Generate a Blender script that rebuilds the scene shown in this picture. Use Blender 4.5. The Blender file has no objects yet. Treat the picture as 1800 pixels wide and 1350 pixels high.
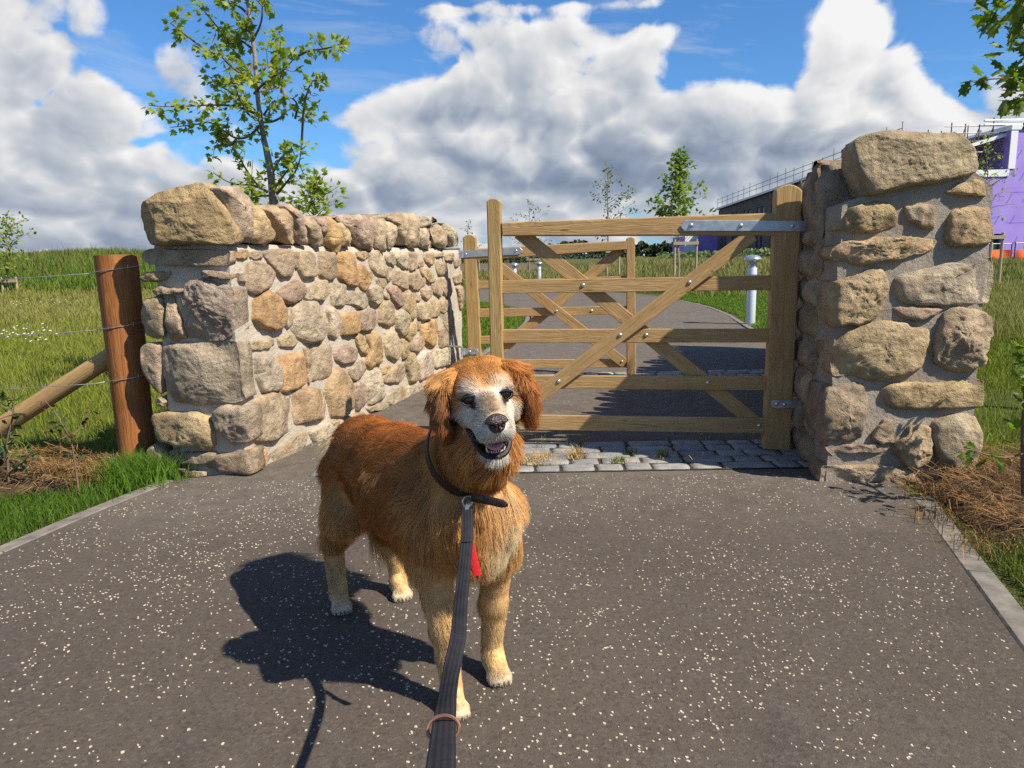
import bpy, math, random
import numpy as np
from mathutils import Vector, noise as mnoise

rng = np.random.default_rng(7)
random.seed(7)
SC = bpy.context.scene
COL = SC.collection

# ------------------------------------------------------------------ camera
CAM_H = 1.05
PITCH = math.radians(9.7)
ROLL = math.radians(1.0)
FPX = 1300.0          # focal length in photo pixels (photo is 1800 wide)
_f = np.array([0, math.cos(PITCH), -math.sin(PITCH)])
_r0 = np.array([1.0, 0, 0])
_u0 = np.cross(_r0, _f)
_r = math.cos(ROLL) * _r0 - math.sin(ROLL) * _u0
_u = math.cos(ROLL) * _u0 + math.sin(ROLL) * _r0
CAM_P = np.array([0, 0, CAM_H])
from mathutils import Matrix
cam_d = bpy.data.cameras.new('camera')
cam_d.sensor_width = 36.0
cam_d.lens = 36.0 * FPX / 1800.0
cam_d.clip_start = 0.05
cam_d.clip_end = 9000.0
cam = bpy.data.objects.new('camera', cam_d)
COL.objects.link(cam)
cam.matrix_world = Matrix(((_r[0], _u[0], -_f[0], 0), (_r[1], _u[1], -_f[1], 0), (_r[2], _u[2], -_f[2], CAM_H), (0, 0, 0, 1)))
SC.camera = cam

def ray(px, py):
    return _f + _r * ((px - 900) / FPX) - _u * ((py - 675) / FPX)
def gp(px, py, z=0.0):
    d = ray(px, py); return CAM_P + d * ((z - CAM_H) / d[2])
def at(px, py, Y):
    d = ray(px, py); return CAM_P + d * (Y / d[1])
def on_plane(px, py, P, n):
    d = ray(px, py); n = np.array(n, float)
    return CAM_P + d * (np.dot(np.array(P, float) - CAM_P, n) / np.dot(d, n))

# ------------------------------------------------------------------ sun, sky, exposure
SUN_AZ = math.radians(121.0)    # compass azimuth of the sun: from +Y clockwise towards +X
SUN_EL = math.radians(47.0)
SUN_V = np.array([math.sin(SUN_AZ) * math.cos(SUN_EL), math.cos(SUN_AZ) * math.cos(SUN_EL), math.sin(SUN_EL)])
sd = bpy.data.lights.new('sun', 'SUN')
sd.energy = 5.0
sd.angle = math.radians(0.55)
sd.color = (1.0, 0.92, 0.79)
sun = bpy.data.objects.new('sun', sd)
COL.objects.link(sun)
sun.rotation_euler = Vector((-SUN_V[0], -SUN_V[1], -SUN_V[2])).to_track_quat('-Z', 'Y').to_euler()
sun.location = (20, -10, 30)

SC.view_settings.view_transform = 'Standard'
SC.view_settings.look = 'None'
SC.view_settings.gamma = 1.0
SC.view_settings.use_curve_mapping = False
SC.view_settings.exposure = 0.70
SC.render.engine = 'CYCLES'
cy = SC.cycles
cy.max_bounces = 6; cy.diffuse_bounces = 3; cy.glossy_bounces = 3; cy.transmission_bounces = 4; cy.transparent_max_bounces = 6
cy.use_denoising = False
cy.sample_clamp_indirect = 6.0

world = bpy.data.worlds.new('World')
SC.world = world
world.use_nodes = True

class NT:
    """tiny helper that writes shader node graphs"""
    def __init__(s, tree): s.t = tree; s.n = tree.nodes; s.l = tree.links
    def node(s, typ, **kw):
        nd = s.n.new(typ)
        for k, v in kw.items(): setattr(nd, k, v)
        return nd
    def put(s, sock, v):
        if hasattr(v, 'is_output'): s.l.new(v, sock)
        else:
            try: sock.default_value = v
            except Exception: sock.default_value = tuple(v) + (1.0,)
    def m(s, op, a, b=None, c=None, clamp=False):
        nd = s.node('ShaderNodeMath', operation=op); nd.use_clamp = clamp
        s.put(nd.inputs[0], a)
        if b is not None: s.put(nd.inputs[1], b)
        if c is not None: s.put(nd.inputs[2], c)
        return nd.outputs[0]
    def vm(s, op, a, b=None):
        nd = s.node('ShaderNodeVectorMath', operation=op)
        s.put(nd.inputs[0], a)
        if b is not None:
            s.put(nd.inputs[3 if op == 'SCALE' else 1], b)
        return nd.outputs['Value'] if op in ('DOT_PRODUCT', 'LENGTH') else nd.outputs[0]
    def noise(s, vec, scale, detail=4.0, rough=0.55, dist=0.0, out=0):
        nd = s.node('ShaderNodeTexNoise')
        s.put(nd.inputs['Vector'], vec); s.put(nd.inputs['Scale'], scale)
        s.put(nd.inputs['Detail'], detail); s.put(nd.inputs['Roughness'], rough); s.put(nd.inputs['Distortion'], dist)
        return nd.outputs[out]
    def voro(s, vec, scale, feature='F1', rnd=1.0, out='Distance'):
        nd = s.node('ShaderNodeTexVoronoi', feature=feature)
        s.put(nd.inputs['Vector'], vec); s.put(nd.inputs['Scale'], scale); s.put(nd.inputs['Randomness'], rnd)
        return nd.outputs[out]
    def rng(s, v, a, b, c=0.0, d=1.0, smooth=False):
        nd = s.node('ShaderNodeMapRange'); nd.clamp = True
        if smooth: nd.interpolation_type = 'SMOOTHSTEP'
        for i, x in enumerate((v, a, b, c, d)): s.put(nd.inputs[i], x)
        return nd.outputs[0]
    def mix(s, f, a, b, blend='MIX'):
        nd = s.node('ShaderNodeMix', data_type='RGBA', blend_type=blend)
        s.put(nd.inputs[0], f); s.put(nd.inputs[6], a); s.put(nd.inputs[7], b)
        return nd.outputs[2]
    def ramp(s, f, stops):
        nd = s.node('ShaderNodeValToRGB'); s.put(nd.inputs[0], f)
        e = nd.color_ramp.elements
        while len(e) < len(stops): e.new(0.5)
        for q, (p, c) in zip(e, stops): q.position = p; q.color = tuple(c) + (1.0,)
        return nd.outputs[0]
    def bump(s, h, strength=0.5, dist=0.01, normal=None):
        nd = s.node('ShaderNodeBump'); s.put(nd.inputs['Strength'], strength); s.put(nd.inputs['Distance'], dist)
        s.put(nd.inputs['Height'], h)
        if normal is not None: s.put(nd.inputs['Normal'], normal)
        return nd.outputs[0]

def build_sky():
    T = NT(world.node_tree); T.n.clear()
    out = T.node('ShaderNodeOutputWorld')
    bg = T.node('ShaderNodeBackground')
    sky = T.node('ShaderNodeTexSky', sky_type='NISHITA')
    sky.sun_disc = False
    sky.sun_elevation = SUN_EL; sky.sun_rotation = SUN_AZ
    sky.air_density = 1.0; sky.dust_density = 0.3; sky.ozone_density = 2.5
    tc = T.node('ShaderNodeTexCoord')
    d = tc.outputs['Generated']
    sep = T.node('ShaderNodeSeparateXYZ'); T.l.new(d, sep.inputs[0])
    x, y, z = sep.outputs
    az = T.m('ARCTAN2', x, y)
    el = T.m('ARCSINE', z)
    comb = T.node('ShaderNodeCombineXYZ')
    # squeeze the pattern towards the horizon, as a real cloud layer does
    v = T.m('POWER', T.m('MAXIMUM', T.m('ADD', el, 0.015), 0.0005), 0.60)
    sq = T.rng(el, 0.0, 0.30, 0.55, 1.0)
    T.l.new(az, comb.inputs[0])
    T.l.new(T.m('MULTIPLY', v, 1.05), comb.inputs[1])
    q = comb.outputs[0]
    warp = T.vm('SCALE', T.vm('SUBTRACT', T.noise(q, 5.0, 3, 0.55, out=1), (0.5, 0.5, 0.5)), 0.08)
    qw = T.vm('ADD', q, warp)
    def ridged(vec, scale, det):
        nd = T.node('ShaderNodeTexNoise', noise_type='RIDGED_MULTIFRACTAL', normalize=True)
        T.put(nd.inputs['Vector'], vec); nd.inputs['Scale'].default_value = scale; nd.inputs['Detail'].default_value = det
        nd.inputs['Roughness'].default_value = 0.5; nd.inputs['Lacunarity'].default_value = 2.1; nd.inputs['Offset'].default_value = 0.9; nd.inputs['Gain'].default_value = 1.2
        return nd.outputs[0]
    def cloudfield(vec, det, rd):
        bil = T.m('SUBTRACT', 1.0, ridged(vec, 9.0, rd))        # rounded heads with sharp creases between them
        return T.m('ADD', T.m('MULTIPLY', T.m('SUBTRACT', T.noise(vec, 7.0, det, 0.60), 0.5), 1.5), T.m('MULTIPLY', bil, 0.55))
    n1 = cloudfield(qw, 7, 4)
    n2 = cloudfield(T.vm('ADD', qw, (0.016, 0.020, 0.0)), 4, 3)   # the same field a step towards the sun
    n3 = T.noise(T.vm('ADD', q, (3.1, 1.7, 0.0)), 3.0, 4, 0.5)
    # cloud masses at their compass bearings and heights
    def blobs(lst, start):
        tot = start
        for (px, py, rx, ry, w) in lst:
            r = ray(px, py); r = r / np.linalg.norm(r)
            a0 = math.atan2(r[0], r[1]); e0 = math.asin(r[2])
            sa, se = rx / FPX, ry / FPX
            da = T.m('MULTIPLY', T.m('SUBTRACT', az, a0), 1 / sa)
            de = T.m('MULTIPLY', T.m('SUBTRACT', el, e0), 1 / se)
            g = T.m('EXPONENT', T.m('MULTIPLY', T.m('ADD', T.m('MULTIPLY', da, da), T.m('MULTIPLY', de, de)), -1.0))
            tot = T.m('ADD', tot, T.m('MULTIPLY', g, w))
        return tot
    field = blobs(CLOUD_BLOBS, 0.02)
    low = T.rng(el, 0.0, 0.15, 0.34, 0.0)                       # thicker towards the horizon
    body = T.m('ADD', T.m('ADD', field, low), T.m('MULTIPLY', T.m('SUBTRACT', n1, 0.25), 1.0))
    dens = T.rng(body, 0.06, 0.34, smooth=True)
    relief = T.m('MULTIPLY', T.m('SUBTRACT', n1, n2), 0.75)
    thick = T.rng(body, 0.15, 0.85)
    shade = blobs(SHADE_BLOBS, 0.0)
    lum = T.m('ADD', T.m('ADD', 0.77, relief), T.m('MULTIPLY', T.m('SUBTRACT', n3, 0.5), 0.5))
    lum = T.m('SUBTRACT', lum, T.rng(el, 0.0, 0.15, 0.24, 0.0))
    lum = T.m('SUBTRACT', lum, T.m('MULTIPLY', shade, 0.36))
    lum = T.m('ADD', lum, T.m('MULTIPLY', T.m('SUBTRACT', 0.45, thick), 0.28), clamp=True)
    ccol = T.ramp(lum, [(0.0, (0.115, 0.15, 0.215)), (0.3, (0.185, 0.22, 0.285)), (0.6, (0.33, 0.355, 0.39)), (0.85, (0.49, 0.49, 0.495)), (1.0, (0.56, 0.56, 0.56))])
    skyc = T.mix(1.0, sky.outputs[0], (SKY_MUL[0], SKY_MUL[1], SKY_MUL[2]), 'MULTIPLY')
    hz = T.rng(el, 0.0, 0.13, 0.55, 0.0)
    cv = T.node('ShaderNodeCombineXYZ'); T.l.new(T.m('MULTIPLY', az, 2.4), cv.inputs[0]); T.l.new(T.m('ADD', T.m('MULTIPLY', el, 13.0), T.m('MULTIPLY', az, 1.5)), cv.inputs[1])
    cirrus = T.m('MULTIPLY', T.rng(T.noise(cv.outputs[0], 1.6, 6, 0.62, 0.6), .52, .80, 0, .65), T.rng(el, .12, .26))
    skyc = T.mix(cirrus, skyc, (0.40, 0.42, 0.45))
    skyc = T.mix(hz, skyc, (0.17, 0.26, 0.40))
    res = T.mix(dens, skyc, ccol)
    T.l.new(res, bg.inputs[0]); bg.inputs[1].default_value = 1.0
    T.l.new(bg.outputs[0], out.inputs[0])

SKY_MUL = (0.038, 0.066, 0.093)
CLOUD_BLOBS = [  # photo pixel, radii in pixels, weight: only the bearings of the big cumulus masses
    (30, 60, 170, 170, .58), (110, 280, 240, 120, .42), (320, 120, 70, 80, .24), (60, 400, 400, 80, .4),
    (620, 330, 140, 60, .42), (590, 215, 60, 50, .22), (760, 190, 130, 70, .55), (960, 190, 230, 110, .62), (1080, 60, 260, 30, .34), (900, 90, 160, 60, .22),
    (850, 300, 220, 90, .55), (1100, 270, 260, 110, .55), (1330, 210, 170, 80, .58), (1520, 140, 90, 200, .78), (1620, 220, 130, 90, .5),
    (1400, 300, 260, 60, .55), (1740, 200, 60, 50, .30), (1780, 120, 90, 40, .14), (660, 30, 60, 14, .24), (790, 18, 60, 8, .2), (1050, 10, 220, 10, .32),
    (400, 30, 150, 110, -.5), (235, 120, 40, 90, -.3), (560, 110, 130, 110, -.55), (1290, 70, 130, 120, -.45), (1310, 110, 100, 60, -.35), (560, 240, 60, 40, -.2), (650, 260, 60, 50, -.35),
    (640, 90, 120, 70, -.4), (1700, 60, 90, 90, -.5), (1650, 90, 60, 120, -.15), (1190, 150, 60, 60, -.25)]
SHADE_BLOBS = [(1320, 262, 190, 34, .95), (1080, 250, 90, 60, .35), (760, 210, 110, 40, .35), (880, 320, 220, 28, .5), (80, 120, 130, 40, .22), (150, 320, 260, 60, .15),
    (40, 200, 150, 30, .2), (640, 350, 120, 30, .3), (1250, 320, 260, 18, .35), (300, 160, 90, 60, .35), (1520, 120, 110, 160, -.5), (960, 200, 200, 70, -.18), (1150, 190, 120, 50, -.1), (620, 315, 60, 25, -.5), (0, 50, 90, 160, .2)]
build_sky()

# ------------------------------------------------------------------ object helpers
def props(o, label=None, cat=None, group=None, kind=None):
    if label: o['label'] = label
    if cat: o['category'] = cat
    if group: o['group'] = group
    if kind: o['kind'] = kind
    return o
def wloc(o):
    p = np.zeros(3)
    while o is not None:
        p = p + np.array(o.location); o = o.parent
    return p
def thing(name, label, cat, loc=(0, 0, 0), group=None):
    o = bpy.data.objects.new(name, None); o.empty_display_size = 0.1
    COL.objects.link(o); o.location = tuple(float(v) for v in loc)
    return props(o, label, cat, group)
def link(name, me, mat, parent=None, color=None):
    o = bpy.data.objects.new(name, me); COL.objects.link(o)
    if mat is not None and not me.materials: me.materials.append(mat)
    if parent is not None: o.parent = parent
    if color is not None: o.color = tuple(color) + (1.0,)
    return o
def mesh(name, V, Fc, mat, parent=None, smooth=True, color=None, attrs=None):
    """V in world coordinates; stored relative to the parent's place (parents are never rotated)"""
    V = np.asarray(V, float)
    if parent is not None: V = V - wloc(parent)
    me = bpy.data.meshes.new(name)
    if isinstance(Fc, np.ndarray):
        k = Fc.shape[1]
        me.vertices.add(len(V)); me.vertices.foreach_set('co', V.astype(np.float32).ravel())
        me.loops.add(Fc.size); me.loops.foreach_set('vertex_index', Fc.astype(np.int32).ravel())
        me.polygons.add(len(Fc)); me.polygons.foreach_set('loop_start', np.arange(0, Fc.size, k, dtype=np.int32))
        try: me.polygons.foreach_set('loop_total', np.full(len(Fc), k, np.int32))
        except Exception: pass
        me.update(calc_edges=True)
    else:
        me.from_pydata([tuple(v) for v in V], [], [tuple(f) for f in Fc])
    me.polygons.foreach_set('use_smooth', np.full(len(me.polygons), bool(smooth)))
    if attrs:
        for k, a in attrs.items():
            at_ = me.color_attributes.new(k, 'FLOAT_COLOR', 'POINT')
            c = np.ones((len(V), 4), np.float32); c[:, :3] = a
            at_.data.foreach_set('color', c.ravel())
    me.validate()
    if smooth and name not in ('stone', 'mortar', 'body', 'sett', 'ground'): me.set_sharp_from_angle(angle=math.radians(38))
    return link(name, me, mat, parent, color)

class MB:
    """collects primitive shapes into one mesh"""
    def __init__(s): s.V = []; s.F = []; s.n = 0
    def add(s, V, F):
        s.V.append(np.asarray(V, float)); s.F += [tuple(i + s.n for i in f) for f in F]; s.n += len(V); return s
    def hexa(s, c):   # 8 corners: 0-3 one face (ring), 4-7 the opposite ring
        return s.add(c, [(0, 1, 2, 3), (7, 6, 5, 4), (0, 4, 5, 1), (1, 5, 6, 2), (2, 6, 7, 3), (3, 7, 4, 0)])
    def box(s, a, b):
        (x0, y0, z0), (x1, y1, z1) = a, b
        return s.hexa([(x0, y0, z0), (x0, y1, z0), (x1, y1, z0), (x1, y0, z0), (x0, y0, z1), (x0, y1, z1), (x1, y1, z1), (x1, y0, z1)])
    def tube(s, P, R, n=8, cap=True):
        V, F = tube(P, R, n, cap); return s.add(V, F)
    def build(s, name, mat, parent=None, smooth=False, color=None):
        o = mesh(name, np.concatenate(s.V), s.F, mat, parent, smooth, color)
        return o
def tube(P, R, n=8, cap=True):
    P = np.asarray(P, float); k = len(P)
    R = np.full(k, R, float) if np.isscalar(R) else np.asarray(R, float)
    T = np.gradient(P, axis=0) if k > 2 else np.array([P[1] - P[0]] * 2)
    T /= np.linalg.norm(T, axis=1)[:, None] + 1e-9
    ref = np.array([0, 0, 1.0]) if abs(T[0][2]) < .9 else np.array([1.0, 0, 0])
    V = []; a = np.linspace(0, 2 * np.pi, n, endpoint=False)
    u = np.cross(T[0], ref); u /= np.linalg.norm(u)
    for i in range(k):
        u = u - T[i] * np.dot(u, T[i]); u /= np.linalg.norm(u); w = np.cross(T[i], u)
        V.append(P[i] + R[i] * (np.cos(a)[:, None] * u + np.sin(a)[:, None] * w))
    V = np.concatenate(V); F = []
    for i in range(k - 1):
        for j in range(n):
            F.append((i * n + j, i * n + (j + 1) % n, (i + 1) * n + (j + 1) % n, (i + 1) * n + j))
    if cap:
        F.append(tuple(range(n - 1, -1, -1))); F.append(tuple((k - 1) * n + j for j in range(n)))
    return V, F
def lathe(prof, c, n=20):
    a = np.linspace(0, 2 * np.pi, n, endpoint=False); V = []; F = []
    for r, z in prof: V += [(c[0] + r * math.cos(t), c[1] + r * math.sin(t), c[2] + z) for t in a]
    k = len(prof)
    for i in range(k - 1):
        for j in range(n): F.append((i * n + j, i * n + (j + 1) % n, (i + 1) * n + (j + 1) % n, (i + 1) * n + j))
    F.append(tuple(range(n - 1, -1, -1))); F.append(tuple((k - 1) * n + j for j in range(n)))
    return V, F
def bevel(o, w=0.004, seg=2):
    m = o.modifiers.new('bevel', 'BEVEL'); m.width = w; m.segments = seg; m.limit_method = 'ANGLE'; m.angle_limit = math.radians(40)
    return o
def fbm(p, oct=4, H=1.0, lac=2.0):
    return mnoise.fractal(Vector(p), H, lac, oct)
def unit(v):
    v = np.asarray(v, float); return v / (np.linalg.norm(v) + 1e-12)

# ------------------------------------------------------------------ materials
def material(name, fn):
    m = bpy.data.materials.new(name); m.use_nodes = True
    T = NT(m.node_tree); bsdf = T.n['Principled BSDF']
    tc = T.node('ShaderNodeTexCoord')
    fn(T, bsdf, tc.outputs['Object'])
    return m
def setb(T, b, **kw):
    for k, v in kw.items(): T.put(b.inputs[k.replace('_', ' ')], v)

def m_stone(T, b, co):
    oi = T.node('ShaderNodeObjectInfo')
    off = T.vm('ADD', co, T.vm('SCALE', oi.outputs['Random'], 7.0)) if False else co
    base = oi.outputs['Color']
    n1 = T.noise(off, 9, 5, 0.6); n2 = T.noise(off, 40, 5, 0.65); n3 = T.noise(off, 260, 3, 0.7); n4 = T.noise(off, 4, 3, 0.5, 1.2)
    c = T.mix(T.rng(n1, .35, .68), T.mix(1, base, (0.62, 0.60, 0.58), 'MULTIPLY'), T.mix(1, base, (1.22, 1.2, 1.15), 'MULTIPLY'))
    c = T.mix(T.rng(n4, .55, .75, 0, .5), c, (0.42, 0.25, 0.11))                        # iron staining
    c = T.mix(T.rng(n2, .58, .75, 0, .55), c, (0.10, 0.085, 0.07))                      # dirt in the pits
    c = T.mix(T.rng(n2, .44, .30, 0, .30), c, (0.50, 0.45, 0.38))
    c = T.mix(1, c, T.ramp(n3, [(.25, (.68, .67, .66)), (.7, (1.2, 1.2, 1.2))]), 'MULTIPLY')
    rd = T.node('ShaderNodeTexNoise', noise_type='RIDGED_MULTIFRACTAL', normalize=True); T.put(rd.inputs['Vector'], T.vm('MULTIPLY', off, (1.0, 1.0, 1.8))); rd.inputs['Scale'].default_value = 11; rd.inputs['Detail'].default_value = 6; rd.inputs['Roughness'].default_value = .62; rd.inputs['Distortion'].default_value = .5
    c = T.mix(T.rng(rd.outputs[0], .62, .85, 0, .35), c, (.12, .095, .07))
    h = T.m('ADD', T.m('ADD', T.m('MULTIPLY', n1, .9), T.m('MULTIPLY', n2, .65)), T.m('SUBTRACT', T.m('MULTIPLY', n3, .22), T.m('MULTIPLY', rd.outputs[0], .55)))
    setb(T, b, Base_Color=c, Roughness=.94, Normal=T.bump(h, 1.0, .028)); b.inputs['Specular IOR Level'].default_value = .2
def m_mortar(T, b, co, ca=(.41, .35, .275), cb=(.54, .47, .375)):
    n1 = T.noise(co, 6, 5, .6); n2 = T.noise(co, 45, 5, .7); n3 = T.noise(co, 300, 2, .7)
    c = T.mix(T.rng(n1, .3, .7), ca, cb)
    c = T.mix(T.rng(n2, .58, .72, 0, .5), c, (.13, .115, .10))
    c = T.mix(1, c, T.ramp(n3, [(.3, (.75, .75, .75)), (.7, (1.15, 1.15, 1.15))]), 'MULTIPLY')
    h = T.m('ADD', T.m('MULTIPLY', n2, .7), T.m('ADD', T.m('MULTIPLY', n3, .2), n1))
    setb(T, b, Base_Color=c, Roughness=.95, Normal=T.bump(h, .9, .015)); b.inputs['Specular IOR Level'].default_value = .15
def wood(c1, c2, c3, axis_scale=(3, 60, 60), knots=True, rough=.7, wear=0.0, cracks=0.0):
    def fn(T, b, co):
        oi = T.node('ShaderNodeObjectInfo')
        at_ = T.node('ShaderNodeAttribute', attribute_name='grain'); g = at_.outputs['Vector']
        g = T.vm('ADD', g, T.vm('SCALE', oi.outputs['Location'], 0.0))
        gs = T.vm('MULTIPLY', g, axis_scale)
        n1 = T.noise(gs, 1.0, 4, .55, .8); n2 = T.noise(T.vm('MULTIPLY', g, (axis_scale[0] * .5, 14, 14)), 1.0, 3, .5, 2.0)
        rings = T.m('SINE', T.m('MULTIPLY', n2, 46.0))
        c = T.mix(T.rng(n1, .35, .7), c1, c2)
        c = T.mix(T.rng(rings, .1, 1, 0, .45), c, c3)
        if knots:
            k = T.voro(T.vm('MULTIPLY', g, (3.2, 16, 16)), 1.0)
            c = T.mix(T.rng(k, .11, .05, 0, .8), c, (c3[0] * .45, c3[1] * .38, c3[2] * .33))
        blot = T.noise(g, 5, 4, .6)
        c = T.mix(T.rng(blot, .5, .75, 0, .5 + wear), c, (c1[0] * .74, c1[1] * .72, c1[2] * .70))
        hgt = T.m('ADD', n1, T.m('MULTIPLY', rings, .15))
        if cracks:
            cn = T.noise(T.vm('MULTIPLY', g, (1.1, 16, 16)), 1.0, 3, .5, .4); ck = T.rng(T.m('ABSOLUTE', T.m('SUBTRACT', cn, .5)), .0, .008, 1, 0)
            ck = T.m('MULTIPLY', ck, T.rng(T.noise(g, 3.0, 2, .5), .48, .6)); c = T.mix(T.m('MULTIPLY', ck, cracks), c, (c3[0] * .25, c3[1] * .22, c3[2] * .2)); hgt = T.m('SUBTRACT', hgt, T.m('MULTIPLY', ck, 1.5))
        setb(T, b, Base_Color=c, Roughness=rough, Normal=T.bump(hgt, .4, .005))
        b.inputs['Specular IOR Level'].default_value = .3
    return fn
def plain(c, rough=.5, metal=0.0, var=.15, scale=30, bump=0.0, spec=.5):
    def fn(T, b, co):
        n = T.noise(co, scale, 4, .6)
        cc = T.mix(T.rng(n, .3, .7), tuple(x * (1 - var) for x in c), tuple(min(1, x * (1 + var)) for x in c))
        setb(T, b, Base_Color=cc, Roughness=T.rng(n, .3, .7, rough * .85, min(1, rough * 1.15)), Metallic=metal)
        b.inputs['Specular IOR Level'].default_value = spec
        if bump: setb(T, b, Normal=T.bump(n, bump, .01))
    return fn
def m_leaf(cA, cB, trans=.35):
    def fn(T, b, co):
        at_ = T.node('ShaderNodeAttribute', attribute_name='col')
        geo = T.node('ShaderNodeNewGeometry')
        rnd = T.node('ShaderNodeObjectInfo').outputs['Random']
        f = T.m('FRACT', T.m('ADD', T.m('MULTIPLY', geo.outputs['Random Per Island'], 1.0), T.m('MULTIPLY', rnd, 7.31)))
        c = T.mix(f, cA, cB)
        setb(T, b, Base_Color=c, Roughness=.5); b.inputs['Specular IOR Level'].default_value = .35
        tr = T.node('ShaderNodeBsdfTranslucent'); T.put(tr.inputs[0], T.mix(1, c, (1.5, 1.6, .7), 'MULTIPLY'))
        mx = T.node('ShaderNodeMixShader'); mx.inputs[0].default_value = trans
        T.l.new(b.outputs[0], mx.inputs[1]); T.l.new(tr.outputs[0], mx.inputs[2])
        T.l.new(mx.outputs[0], T.n['Material Output'].inputs[0])
    return fn
def m_attr(rough=.8, trans=0.0, spec=.2):
    def fn(T, b, co):
        c = T.node('ShaderNodeAttribute', attribute_name='col').outputs['Color']
        setb(T, b, Base_Color=c, Roughness=rough); b.inputs['Specular IOR Level'].default_value = spec
        if trans:
            tr = T.node('ShaderNodeBsdfTranslucent'); T.put(tr.inputs[0], c)
            mx = T.node('ShaderNodeMixShader'); mx.inputs[0].default_value = trans
            T.l.new(b.outputs[0], mx.inputs[1]); T.l.new(tr.outputs[0], mx.inputs[2])
            T.l.new(mx.outputs[0], T.n['Material Output'].inputs[0])
    return fn
def m_tarmac(T, b, co):
    n1 = T.noise(co, .8, 5, .6); n2 = T.noise(co, 9, 5, .65); n3 = T.noise(co, 420, 3, .8); v = T.voro(co, 190)
    c = T.mix(T.rng(n1, .3, .7), (.072, .057, .045), (.092, .075, .060))
    c = T.mix(T.rng(n2, .52, .74, 0, .35), c, (.105, .092, .079))
    sp0 = T.node('ShaderNodeSeparateXYZ'); T.l.new(co, sp0.inputs[0])
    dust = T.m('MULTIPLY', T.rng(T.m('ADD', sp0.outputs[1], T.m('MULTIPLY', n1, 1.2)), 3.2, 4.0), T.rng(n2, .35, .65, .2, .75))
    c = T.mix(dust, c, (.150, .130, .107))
    stain = T.noise(co, 2.3, 6, .7, .6); c = T.mix(T.rng(stain, .56, .66, 0, .45), c, (.048, .041, .036))
    grit = T.voro(co, 120, out='Color'); gs = T.node('ShaderNodeSeparateColor'); T.l.new(grit, gs.inputs[0]); c = T.mix(T.m('MULTIPLY', T.m('GREATER_THAN', gs.outputs[0], .82), .28), c, (.14, .12, .10)); c = T.mix(T.m('MULTIPLY', T.m('LESS_THAN', gs.outputs[1], .16), .35), c, (.028, .024, .022))
    c = T.mix(1, c, T.ramp(n3, [(.3, (.62, .62, .62)), (.7, (1.35, 1.33, 1.3))]), 'MULTIPLY')
    # farther chips that are too small to model
    d = T.voro(co, 26); sel = T.voro(co, 26, out='Color'); sx = T.node('ShaderNodeSeparateColor'); T.l.new(sel, sx.inputs[0])
    sp = T.node('ShaderNodeSeparateXYZ'); T.l.new(co, sp.inputs[0])
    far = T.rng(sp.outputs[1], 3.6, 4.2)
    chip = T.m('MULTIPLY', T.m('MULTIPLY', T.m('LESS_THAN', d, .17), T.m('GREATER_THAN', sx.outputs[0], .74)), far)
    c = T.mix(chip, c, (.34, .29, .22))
    h = T.m('ADD', T.m('MULTIPLY', n3, .5), T.m('ADD', T.m('MULTIPLY', v, .4), T.m('MULTIPLY', n2, .12)))
    setb(T, b, Base_Color=c, Roughness=.9, Normal=T.bump(h, .7, .004)); b.inputs['Specular IOR Level'].default_value = .25
def m_field(T, b, co):
    n1 = T.noise(co, .35, 5, .6); n2 = T.noise(co, 3.5, 5, .7); n3 = T.noise(co, 40, 3, .7)
    c = T.mix(T.rng(n1, .35, .65), (.060, .080, .018), (.135, .115, .040))
    c = T.mix(T.rng(n2, .45, .75, 0, .7), c, (.045, .075, .012))
    c = T.mix(1, c, T.ramp(n3, [(.25, (.5, .5, .5)), (.75, (1.4, 1.4, 1.4))]), 'MULTIPLY')
    setb(T, b, Base_Color=c, Roughness=.95, Normal=T.bump(T.m('ADD', n2, n3), .8, .05)); b.inputs['Specular IOR Level'].default_value = .1
def m_soil(T, b, co):
    n1 = T.noise(co, 8, 5, .65); n2 = T.noise(co, 70, 4, .7)
    c = T.mix(T.rng(n1, .3, .7), (.035, .024, .016), (.13, .088, .048))
    c = T.mix(T.rng(n2, .5, .75, 0, .7), c, (.17, .115, .06))
    setb(T, b, Base_Color=c, Roughness=.95, Normal=T.bump(T.m('ADD', n1, n2), 1, .02)); b.inputs['Specular IOR Level'].default_value = .1
def m_granite(T, b, co):
    n1 = T.noise(co, 12, 4, .6); n3 = T.noise(co, 320, 2, .8)
    oi = T.node('ShaderNodeObjectInfo')
    c = T.mix(T.rng(n1, .3, .7), (.18, .178, .172), (.31, .30, .285))
    c = T.mix(1, c, T.ramp(oi.outputs['Random'], [(0, (.8, .8, .82)), (1, (1.15, 1.13, 1.08))]), 'MULTIPLY')
    c = T.mix(1, c, T.ramp(n3, [(.35, (.5, .5, .5)), (.6, (1.2, 1.2, 1.2))]), 'MULTIPLY')
    setb(T, b, Base_Color=c, Roughness=.8, Normal=T.bump(T.m('ADD', n1, T.m('MULTIPLY', n3, .3)), .6, .008))
def m_brick(T, b, co):
    br = T.node('ShaderNodeTexBrick'); mp = T.node('ShaderNodeMapping'); T.l.new(co, mp.inputs[0])
    mp.inputs['Rotation'].default_value = (0, math.radians(90), math.radians(90)); T.l.new(mp.outputs[0], br.inputs[0])
    br.inputs['Scale'].default_value = 1.0; br.inputs['Brick Width'].default_value = .9; br.inputs['Row Height'].default_value = .3; br.inputs['Mortar Size'].default_value = .02
    br.inputs['Color1'].default_value = (.085, .07, .065, 1); br.inputs['Color2'].default_value = (.14, .115, .105, 1); br.inputs['Mortar'].default_value = (.16, .15, .15, 1)
    setb(T, b, Base_Color=br.outputs[0], Roughness=.9)
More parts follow.
